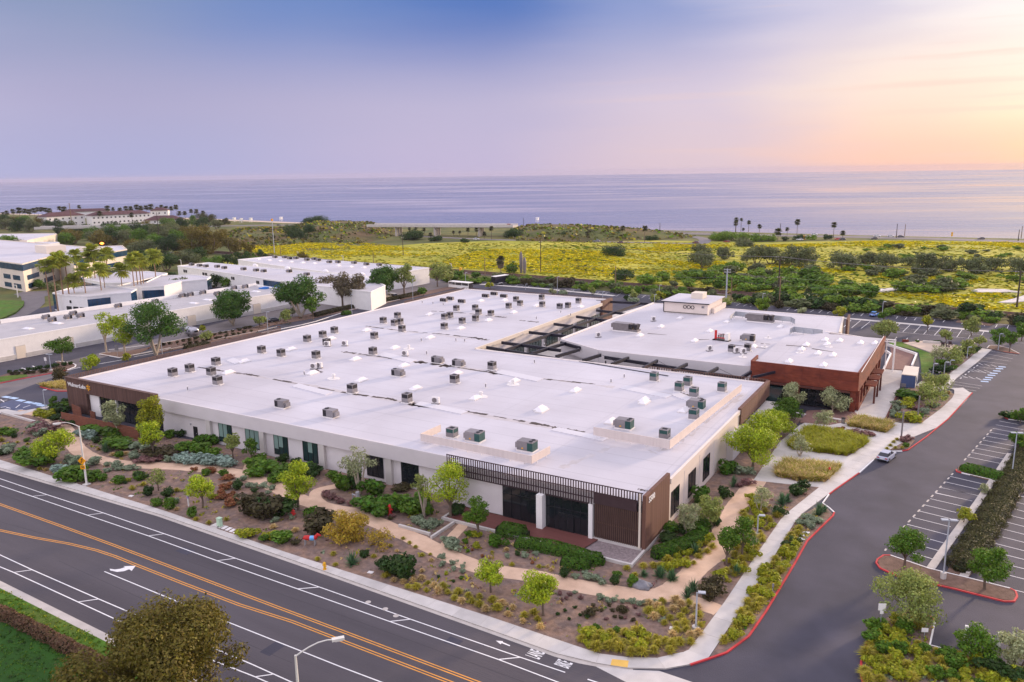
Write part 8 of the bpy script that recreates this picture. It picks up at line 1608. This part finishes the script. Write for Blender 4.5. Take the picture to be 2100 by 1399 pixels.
# cars
CARM = {}
def paint(c):
    k = str(c)
    if k not in CARM: CARM[k] = mat('car_paint', c, .3, .03, 1, spec=.6)
    return CARM[k]
M['carglass'] = mat('car_glass', (.02, .022, .03), .08, .1, 1, spec=.6); M['tail'] = mat('tail_lamp', (.45, .02, .02), .3, .1, 1); M['headl'] = mat('head_lamp', (.8, .8, .8), .2, .05, 1)
def car(P, rz, col, label, kind='hatch', group=None, L_=4.5, w=1.82, cat='car'):
    r = empty('car' if kind != 'van' else 'van', P, rz, label, cat, group); pm = paint(col); B = lambda b, n, m, **k: b.build(n, m if not isinstance(m, str) else M[m], r, off=ZERO, **k)
    hl = L_/2
    # body by side profile stations along x: (x, z bottom, z belt, half width)
    if kind == 'van': prof = [(-hl, .45, 1.0, .86), (-hl+.1, .3, 1.15, .95), (hl-.9, .3, 1.15, .97), (hl-.3, .3, 1.0, .93), (hl, .42, .85, .8)]; cab = [(-hl+.06, 1.15, .92, 1.16), (-hl+.2, 2.0, .82, 0), (hl-1.7, 2.05, .82, 0), (hl-.85, 1.15, .9, 1.16)]
    else: prof = [(-hl, .5, .78, .78), (-hl+.12, .34, .95, .88), (-hl*.55, .26, .98, .92), (0, .24, .96, .93), (hl*.5, .26, .90, .92), (hl-.35, .32, .80, .86), (hl, .45, .66, .72)]; cab = [(-hl+.25, .94, .80, 0), (-hl+.95, 1.40, .62, 0), (.15, 1.45, .64, 0), (hl*.5, .89, .80, 0)]
    k = w/1.86; b = MB(); n = len(prof)
    for x, zb, zt, hw in prof: b.v += [(x, -hw*k, zb), (x, -hw*k*1.0, zt-.12), (x, -hw*k*.93, zt), (x, hw*k*.93, zt), (x, hw*k, zt-.12), (x, hw*k, zb)]
    for i in range(n-1):
        for j in range(6): j2 = (j+1) % 6; b.f.append((6*i+j, 6*i+j2, 6*i+6+j2, 6*i+6+j)[::-1]); b.m.append(0)
    b.f += [(0, 1, 2, 3, 4, 5), tuple(6*(n-1)+q for q in (5, 4, 3, 2, 1, 0))]; b.m += [0, 0]; body = B(b, 'body', pm, smooth=False)
    b = MB(); m_ = len(cab)
    for x, z, hw, _ in cab: b.v += [(x, -hw*k, z), (x, hw*k, z)]
    lo = (cab[0], cab[-1]); b.v += [(cab[1][0], -cab[0][2]*k, cab[0][1]), (cab[1][0], cab[0][2]*k, cab[0][1]), (cab[2][0], -cab[0][2]*k, cab[0][1]), (cab[2][0], cab[0][2]*k, cab[0][1])]
    b.f = [(0, 1, 3, 2), (4, 5, 7, 6), (0, 2, 8), (2, 4, 10, 8), (4, 6, 10), (1, 9, 3), (3, 9, 11, 5), (5, 11, 7)]; b.m = [0]*8; B(b, 'windows', 'carglass')
    x1, x2 = cab[1][0], cab[2][0]; B(MB().box(x1-.12, x2+.1, -cab[1][2]*k-.02, cab[1][2]*k+.02, cab[1][1]-.03, cab[1][1]+.06), 'roof', pm)
    for sy in (-1, 1):
        B(MB().obox(((x1+x2)/2+.1, sy*(cab[1][2]+cab[0][2])/2*k, (cab[0][1]+cab[1][1])/2), .09, .07, cab[1][1]-cab[0][1]+.02, 0, 0, Matrix.Rotation(R(12*sy), 3, 'X')), 'door_pillar', pm)
        for x in (-hl*.6, hl*.62):
            t = B(MB().tube([(x, sy*(w/2-.22), .33), (x, sy*(w/2+.02), .33)], .33, 14), 'tyre', 'tyre'); MB().tube([(x, sy*(w/2+.0), .33), (x, sy*(w/2+.035), .33)], .2, 10).build('rim', M['rim'], t, off=ZERO)
        B(MB().box(-hl-.02, -hl+.1, sy*.45 if sy > 0 else -.8, .8 if sy > 0 else -.45, .68, .84), 'tail_lamp', 'tail'); B(MB().box(hl-.22, hl-.02, sy*.42 if sy > 0 else -.74, .74 if sy > 0 else -.42, .58, .70), 'headlight', 'headl')
        B(MB().box(hl*.4, hl*.4+.18, sy*.93*k-.02 if sy > 0 else -.93*k-.14, .93*k+.14 if sy > 0 else -.93*k+.02, .88, 1.02), 'mirror', pm)
    B(MB().box(-hl-.03, -hl+.02, -.26, .26, .56, .68), 'number_plate', 'white'); B(MB().box(-hl-.02, -hl+.3, -.7, .7, .3, .45), 'rear_bumper', 'dark')
    return r
car(A(1818, 941, .02), R(77), (.42, .45, .56), 'silver grey hatchback parked against the kerb, seen from behind', 'hatch', L_=4.5)
car(A(1793, 648, .02), R(78), (.10, .30, .72), 'bright blue car alone in the rear car park', 'hatch', L_=4.7)
for (x, y), rz, c, lb in [((1224, 496), 185, (.25, .25, .28), 'dark grey car on the slip road, left of two'), ((1272, 499), 182, (.12, .05, .05), 'dark red car on the slip road, right of two'), ((1426, 499), 182, (.15, .05, .04), 'dark car at the bend of the slip road'), ((1490, 497), 182, (.25, .04, .03), 'red brown car below the coast bushes'), ((1640, 493), 182, (.7, .7, .7), 'white car below the tallest coast palm'), ((1718, 492), 182, (.55, .04, .05), 'bright red car on the coast road'), ((1727, 492.6), 182, (.05, .05, .08), 'black car behind the red car'), ((1793, 491), 182, (.06, .05, .06), 'dark car left of the parked coast cars'), ((1799, 485.5), 2, (.7, .7, .7), 'white car parked by the sea, left of three'), ((1827, 486), 2, (.65, .65, .66), 'pale car parked by the sea, middle of three'), ((1848, 487), 2, (.04, .04, .05), 'black car parked by the sea, right of three'), ((2012, 491), 182, (.08, .07, .08), 'dark car at the right end of the coast road'), ((977, 492), 8, (.7, .7, .75), 'white car on the beach road under the bridge'), ((1045, 463), 2, (.5, .1, .06), 'red car on the highway bridge'), ((112, 545), 0, (.6, .6, .62), 'pale car behind the palms'), ((572, 463), 2, (.1, .1, .13), 'dark car on the bluff road'), ((352, 464), 2, (.05, .06, .12), 'dark blue car beside the hotel lobby'), ((1670, 482), 2, (.75, .75, .78), 'pale car on the coast road left part'), ((1362, 478), 2, (.7, .7, .72), 'white car at the coast road bend')]:
    P = A(x, y, 8.15 if (x, y) == (1045, 463) else .05); car(P, R(rz), c, lb, group='distant cars')
vA = A(737, 622, .02); car(vA, R(80), (.72, .72, .72), 'white panel van parked under the pines', 'van', 'white vans', 5.3, 1.95, 'van'); car(A(803, 612, .02), R(170), (.72, .70, .68), 'white van beside the farthest fig tree', 'van', 'white vans', 5.0, 1.9, 'van'); car(A(705, 612, .02), R(170), (.70, .68, .66), 'pale van half hidden by the pines', 'van', 'white vans', 5.0, 1.9, 'van')
car(A(562, 660, .02), R(80), (.03, .03, .04), 'black car half hidden behind the warehouse shrubs', 'hatch'); car(A(668, 598, .02), R(80), (.04, .03, .05), 'dark car under the pines by the white wall', 'van', None, 4.8, 1.9, 'van')
for (x, y), lb in (((352, 522), 'white car in the wooded car park, left one'), ((358, 523), 'white car in the wooded car park, right one'), ((345, 524), 'pale car at the edge of the wooded car park')): car(A(x, y, .05), R(20), (.75, .75, .78), lb, group='distant cars')
# silver travel trailer
P = A(394, 689, .05); tr = empty('travel_trailer', P, R(-12), 'rounded silver travel trailer parked beside the warehouse', 'trailer')
b = MB(); st = [(-2.9, .35), (-2.75, .75), (-2.3, .98), (-1.2, 1.05), (1.2, 1.05), (2.3, .98), (2.75, .75), (2.9, .35)]
for x, s in st:
    for k in range(14):
        a = 2*math.pi*k/14; cy, sz = math.cos(a), math.sin(a); b.v.append((x, 1.2*s*math.copysign(abs(cy)**.7, cy), 1.65+1.1*s*math.copysign(abs(sz)**.75, sz)))
for i in range(len(st)-1):
    for k in range(14): k2 = (k+1) % 14; b.f.append((14*i+k, 14*i+k2, 14*i+14+k2, 14*i+14+k)[::-1]); b.m.append(0)
b.f += [tuple(range(14)), tuple(14*(len(st)-1)+k for k in range(14))[::-1]]; b.m += [0, 0]
M['silver'] = mat('polished_aluminium', (.42, .42, .46), .35, .05, .6, metal=.6); b.build('shell', M['silver'], tr, off=ZERO, smooth=True)
MB().box(-2.6, 2.6, -1.1, 1.1, .42, .6).build('chassis', M['unitd'], tr, off=ZERO)
for x in (-.9, .9): MB().box(x-.35, x+.35, -1.30, -1.19, 1.5, 2.0).build('window', M['glass'], tr, off=ZERO)
MB().box(2.88, 2.96, -.6, .6, 1.5, 2.0).build('window', M['glass'], tr, off=ZERO); MB().box(-1.9, -1.3, -1.28, -1.2, .7, 2.2).build('door', M['silver'], tr, off=ZERO)
MB().box(-.8, .8, -.3, .3, 2.74, 2.95).build('roof_unit', M['unit'], tr, off=ZERO)
for y in (-1.1, .9): MB().tube([(0, y, .36), (0, y+.2, .36)], .36, 14).build('tyre', M['tyre'], tr, off=ZERO)
MB().tube([(2.6, 0, .5), (4.0, 0, .5)], .07, 6).build('tow_bar', M['unitd'], tr, off=ZERO)
# black enclosed trailer
P = A(1026, 583, .05); bt = empty('enclosed_trailer', P, R(75), 'black enclosed box trailer with a white roof at the far car park', 'trailer')
MB().box(-4, 4, -1.25, 1.25, .7, 3.6).build('body', M['black'], bt, off=ZERO); MB().box(-4.05, 4.05, -1.3, 1.3, 3.601, 3.75).build('roof', M['white'], bt, off=ZERO); MB().box(-4.02, 4.02, -1.27, 1.27, .5, .69).build('chassis', M['metal'], bt, off=ZERO)
for x in (-1.5, -.6):
    for y in (-1.3, 1.1): MB().tube([(x, y, .38), (x, y+.2, .38)], .38, 12).build('tyre', M['tyre'], bt, off=ZERO)
MB().box(-2.1, .0, -1.42, -1.255, .7, .95).build('fender', M['white'], bt, off=ZERO); MB().box(-4.04, -4.005, -1.1, 1.1, .8, 3.4).build('ramp_door', M['dark'], bt, off=ZERO)
# open shed with bins by the drive
P = A(945, 590, 0); sh_ = empty('carport_shed', P, R(-6), 'white open sided shed at the end of the dark hedge', 'shed')
MB().box(-5.5, 5.5, -1.6, 1.6, 2.3, 2.5).build('roof', M['white'], sh_, off=ZERO); MB().box(-5.4, 5.4, -1.5, -1.4, 0, 1.2).build('front_wall', M['white'], sh_, off=ZERO); MB().box(-5.4, 5.4, 1.4, 1.5, 0, 2.29).build('rear_wall', M['unitd'], sh_, off=ZERO)
for x in (-5.3, -1.8, 1.8, 5.3): MB().box(x-.08, x+.08, -1.5, -1.38, 1.201, 2.29).build('post', M['white'], sh_, off=ZERO)
# street furniture and small things
def hydrant(px, py, m, label, h=.85, cat='hydrant', group=None):
    r = empty('hydrant', A(px, py, .1), 0, label, cat, group); s = h/.85
    MB().tube([(0, 0, 0), (0, 0, .08*s), (0, 0, .081*s), (0, 0, .6*s)], [.2*s, .2*s, .13*s, .13*s], 10).build('barrel', M[m], r, off=ZERO); MB().tube([(0, 0, .6*s), (0, 0, .72*s), (0, 0, .85*s)], [.17*s, .15*s, .04*s], 10).build('bonnet', M[m], r, off=ZERO); MB().tube([(-.25*s, 0, .45*s), (.25*s, 0, .45*s)], .075*s, 8).build('outlet', M[m], r, off=ZERO); return r
hydrant(666, 1168, 'yellow', 'yellow fire hydrant beside the road pavement', 1.0); hydrant(602, 1062, 'red', 'red standpipe among shrubs near the path junction', 1.3); hydrant(800, 1056, 'red', 'red standpipe beside the path in front of the clipped shrubs', 1.6); hydrant(1701, 972, 'red', 'red standpipe in the front ornamental grass bed', 1.1)
def utility_box(px, py, sx, sy, sz, m, label, cat='utility box'):
    r = empty('utility_box', A(px, py, .11), 0, label, cat); MB().box(-sx/2, sx/2, -sy/2, sy/2, .08, sz).build('cabinet', M[m], r, off=ZERO); MB().box(-sx/2-.2, sx/2+.2, -sy/2-.2, sy/2+.2, 0, .079).build('pad', M['concrete'], r, off=ZERO); MB().box(-sx/2-.04, sx/2+.04, -sy/2-.04, sy/2+.04, sz+.001, sz+.08).build('lid', M[m], r, off=ZERO); return r
utility_box(451, 1080, .6, .5, 1.2, 'greenbox', 'pale green utility cabinet on a slab beside the pavement'); utility_box(444, 1079, 1.0, .8, .12, 'concrete', 'flat concrete vault lid left of the green cabinet')
for i, (x, y) in enumerate(((461, 1084), (469, 1087), (477, 1090), (485, 1093))): tag(MB().obox((A(x, y).x, A(x, y).y, .14), .55, .9, .06, R(8)).build('meter_lid', M['curb']), f'white meter lid right of the green cabinet, {nth(i, 4)} of four', 'meter lid', 'meter lids by the green cabinet')
for i, (x, y) in enumerate(((1643, 1107), (1648, 1100), (1653, 1094))): tag(MB().obox((A(x, y).x, A(x, y).y, .14), .9, .5, .06, R(15)).build('meter_lid', M['curb']), f'white meter box lid beside the red kerb, {("nearest", "middle", "farthest")[i]} of three', 'meter lid', 'meter lids by the red kerb')
for i, (x, y, lb) in enumerate(((760, 1176, 'white flat lid on the mulch near the dark round shrub'), (269, 1019, 'small white lid on the mulch beside the pavement'), (837, 1185, 'tiny white lid at the edge of the pavement bed'), (1380, 1291, 'tiny white lid left of the corner lamp'))): tag(MB().obox((A(x, y).x, A(x, y).y, .14), .7, .5, .06, R(10)).build('meter_lid', M['curb']), lb, 'meter lid')
# backflow pipe in a cage
P = A(735, 1032, .1); bf = empty('backflow_valve', P, R(-8), 'pale grey backflow pipe assembly beside the round hedge', 'pipework')
MB().tube([(-1.2, 0, 0), (-1.2, 0, 1.1), (-.2, 0, 1.1), (.1, 0, .75), (.9, 0, .75), (1.2, 0, .75), (1.2, 0, 0)], .1, 8).build('pipe', M['metal'], bf, off=ZERO); MB().cyl(-.1, 0, .7, 1.7, .28, 10).build('valve_body', M['metal'], bf, off=ZERO); MB().tube([(.55, -.15, .75), (.55, .15, .75)], .22, 10).build('flange', M['metal'], bf, off=ZERO)
# painted metal dog sculpture
P = A(637, 1118, .1); dg = empty('garden_sculpture', P, R(25), 'red and blue animal shaped garden sculpture on thin legs near the pavement', 'sculpture')
b = MB()
for (x, z, s) in ((-.75, .95, .3), (-.35, 1.0, .36), (.1, .98, .34), (.5, 1.02, .36), (.85, 1.15, .26)): pass
MB().tube([(-.95, 0, .85), (-.7, 0, 1.0), (-.3, 0, 1.02), (0, 0, .98)], [.08, .3, .34, .3], 10).build('hindquarters', M['red'], dg, off=ZERO); MB().tube([(0, 0, .98), (.35, 0, .98), (.6, 0, 1.0)], [.31, .33, .3], 10).build('middle', mat('sky_blue_paint', (.15, .42, .75), .5), dg, off=ZERO); MB().tube([(.6, 0, 1.0), (.85, 0, 1.25), (1.0, 0, 1.5)], [.3, .24, .18], 10).build('neck', M['red'], dg, off=ZERO); MB().tube([(.9, 0, 1.5), (1.15, 0, 1.45), (1.45, 0, 1.35)], [.2, .17, .09], 8).build('head', M['red'], dg, off=ZERO)
for x, y in ((-.7, -.18), (-.7, .18), (.6, -.18), (.6, .18)): MB().tube([(x, y, 0), (x+.05, y, .5), (x, y, .85)], [.06, .07, .1], 6).build('leg', M['metal'], dg, off=ZERO)
MB().tube([(-.95, 0, .95), (-1.2, 0, .7), (-1.25, 0, .35)], [.07, .05, .02], 6).build('tail', M['black'], dg, off=ZERO)
# bollard light, marker posts, signs
def post_sign(base, top, wpx, hm, label, m='white', pole='metal', rz=25, cat='sign'):
    P = A(*base, .1); h = hgt(base, top, .1); w = wpx*mpp(P); r = empty('sign', P, R(rz), label, cat); MB().cyl(0, .03, 0, h, .04, 6).build('post', M[pole], r, off=ZERO); MB().box(-w/2, w/2, -.03, .0, h-hm, h).build('sign_plate', M[m], r, off=ZERO); return r
o = post_sign((1805, 1290), 1238, 15, .75, 'white sign on a green post at the entrance of the near bed'); MB().box(-.17, .17, -.035, -.001, hgt((1805, 1290), 1238, .1)-1.15, hgt((1805, 1290), 1238, .1)-.78).build('lower_plate', M['white'], o, off=ZERO)
post_sign((1895, 1310), 1288, 13, .45, 'small white sign beside the white kerb of the near bed'); post_sign((94, 746), 733, 5, .9, 'white sign post on the kerb island of the left car park'); post_sign((241, 730), 708, 8, 1.4, 'grey cabinet sign between the two bright left trees', 'unit'); post_sign((1817, 1190), 1128, 7, .4, 'small white sign at the left tip of the red kerbed island') if False else None
post_sign((1584, 1226), 1197, 4, .4, 'tiny sign stake among the tufts by the red kerb', 'unit')
for x, y, t_, lb in ((1980, 1312, 1282, 'left'), (2044, 1352, 1296, 'right')):
    P = A(x, y, .1); h = hgt((x, y), t_, .1); tag(MB().box(P.x-.16, P.x+.16, P.y-.16, P.y+.16, .05, h).build('white_post', M['white']), f'tall square white post behind the near bed shrubs, {lb} of two', 'post', 'white posts in the near bed')
P = A(387, 1038, .1); mk = empty('marker_post', P, 0, 'lilac and white marker post on the mulch left of the rust shrubs', 'marker'); MB().cyl(0, 0, 0, 1.2, .1, 8).build('post', M['white'], mk, off=ZERO); MB().cyl(0, 0, 1.201, 1.6, .16, 8).build('cap', mat('lilac_paint', (.45, .32, .62), .6), mk, off=ZERO)
P = A(1013, 1109, .1); tag(MB().cyl(P.x, P.y, .1, 1.0, .07, 8).build('bollard_light', M['curb']), 'slim white path light at the left end of the deck', 'path light')
# bin, benches, boulder, orange signal, lifeguard huts
P = A(1729, 868, .13); bn = empty('litter_bin', P, 0, 'dark cylindrical litter bin on the terrace in front of the red hall', 'bin'); MB().cyl(0, 0, 0, .95, .35, 14).build('drum', M['unitd'], bn, off=ZERO); MB().cyl(0, 0, .951, 1.05, .38, 14).build('lid', M['dark'], bn, off=ZERO)
for i, (x, y, lb) in enumerate(((1638, 852, 'stone bench left on the red hall terrace'), (1712, 863, 'stone bench right on the red hall terrace'), (1917, 764, 'small bench beside the walkway lamp near the kiosk'))):
    r = empty('bench', A(x, y, .13), R(-8), lb, 'bench'); MB().box(-1.3, 1.3, -.3, .3, .36, .48).build('seat', M['concrete'], r, off=ZERO)
    for q in (-.9, .9): MB().box(q-.15, q+.15, -.25, .25, 0, .359).build('leg', M['concrete'], r, off=ZERO)
for i, (x, y) in enumerate(zC(*q) for q in ((1165, 455), (1218, 462), (1245, 440))):
    r = empty('lounge_chair', A(x, y, .12), i*1.4, f'dark slatted lounge chair on the sand yard, {nth(i, 3)} of three', 'chair', 'chairs on the sand yard'); MB().box(-.4, .4, -.4, .4, .3, .42).build('seat', M['brown'], r, off=ZERO); MB().box(-.4, .4, .35, .45, .421, 1.1).build('backrest', M['brown'], r, off=ZERO)
    for a, b_ in ((-.35, -.35), (.35, -.35), (-.35, .35), (.35, .35)): MB().box(a-.05, a+.05, b_-.05, b_+.05, 0, .299).build('leg', M['brown'], r, off=ZERO)
for pts, lb in (([zC(750, 400), zC(815, 402)], 'short rust steel planter by the lawn'), ([zC(960, 410), zC(1140, 422)], 'grey low wall behind the sand yard')):
    Pq, Qq = A(*pts[0], .2), A(*pts[1], .2); tag(MB().obox(((Pq.x+Qq.x)/2, (Pq.y+Qq.y)/2, .35), (Qq-Pq).length, .5, .7, math.atan2((Qq-Pq).y, (Qq-Pq).x)).build('planter_wall', M['corten'] if 'rust' in lb else M['concrete']), lb, 'wall')
bm = bmesh.new(); bmesh.ops.create_icosphere(bm, subdivisions=3, radius=1); rr = random.Random(4)
for v in bm.verts: v.co *= 1+.16*math.sin(v.co.x*4+1)*math.cos(v.co.y*5)+rr.uniform(-.03, .03); v.co.z *= .6
me = bpy.data.meshes.new('boulder'); bm.to_mesh(me); bm.free(); me.materials.append(M['boulder']); o = mesh_obj('boulder', me); o.location = A(1315, 1200, .25); o.scale = (1.25, .9, .9); tag(o, 'grey boulder beside the path at the planter corner', 'boulder')
for i, (x, y) in enumerate(((451, 1095),)): pass
for x, y, m, lb in ((945, 561, 'yellow', 'small orange railway signal box by the tracks'), (1649, 492, 'yellow', 'orange post beside the coast road'), (1952, 485, 'yellow', 'orange hut on the beach edge')):
    P = A(x, y, 0); tag(MB().box(P.x-.5, P.x+.5, P.y-.4, P.y+.4, 0, 2.6).box(P.x-.7, P.x+.7, P.y-.6, P.y+.6, 2.61, 2.8).build('signal_cabinet', M[m]), lb, 'cabinet')
for i, (x, y) in enumerate(((481, 455), (495, 457), (515, 456), (577, 454), (1102, 456))):
    P = A(x, y, 0); r = empty('lifeguard_tower', P, 0, f'tiny white lifeguard tower on the bluff, {nth(i, 5)} of five', 'lifeguard tower', 'lifeguard towers'); MB().box(-1.2, 1.2, -1.2, 1.2, 2.0, 4.4).build('cabin', M['white'], r, off=ZERO); MB().box(-1.5, 1.5, -1.5, 1.5, 4.41, 4.6).build('roof', M['white'], r, off=ZERO)
    for a, b_ in ((-1, -1), (1, -1), (-1, 1), (1, 1)): MB().box(a-.12, a+.12, b_-.12, b_+.12, 0, 1.99).build('leg', M['white'], r, off=ZERO)
# lit orange lamp among the trees
P = A(209, 500, 6); gl = empty('lit_lamp', P, 0, 'glowing orange lamp among the trees behind the cream office', 'lamp'); MB().tube([(0, 0, -6), (0, 0, -.5)], .12, 6).build('pole', M['darkwood'], gl, off=ZERO); MB().tube([(0, 0, -.5), (0, 0, .2), (0, 0, .9)], [.3, 1.3, .3], 10).build('lamp_globe', mat('orange_glow', (1, .3, .05), .5, 0, 1, emit=((1, .22, .03), 6)), gl, off=ZERO)
# guard rails on the bluff
for pts, lb in (([(1300, 472), (1420, 476), (1500, 478)], 'low guard rail along the coast road edge by the palms'), ([(660, 463), (700, 463), (755, 463)], 'low guard rail on the bluff left of the bridge')):
    Pw = [A(x, y, .8) for x, y in pts]; r = empty('guard_rail', Pw[0], 0, lb, 'guard rail'); MB().tube(Pw, .14, 5).build('beam', M['kerbgrey'], r)
    for a, b_ in zip(Pw, Pw[1:]):
        for k in range(8): q = a.lerp(b_, k/8); MB().box(q.x-.08, q.x+.08, q.y-.08, q.y+.08, 0, .66).build('post', M['kerbgrey'], r)
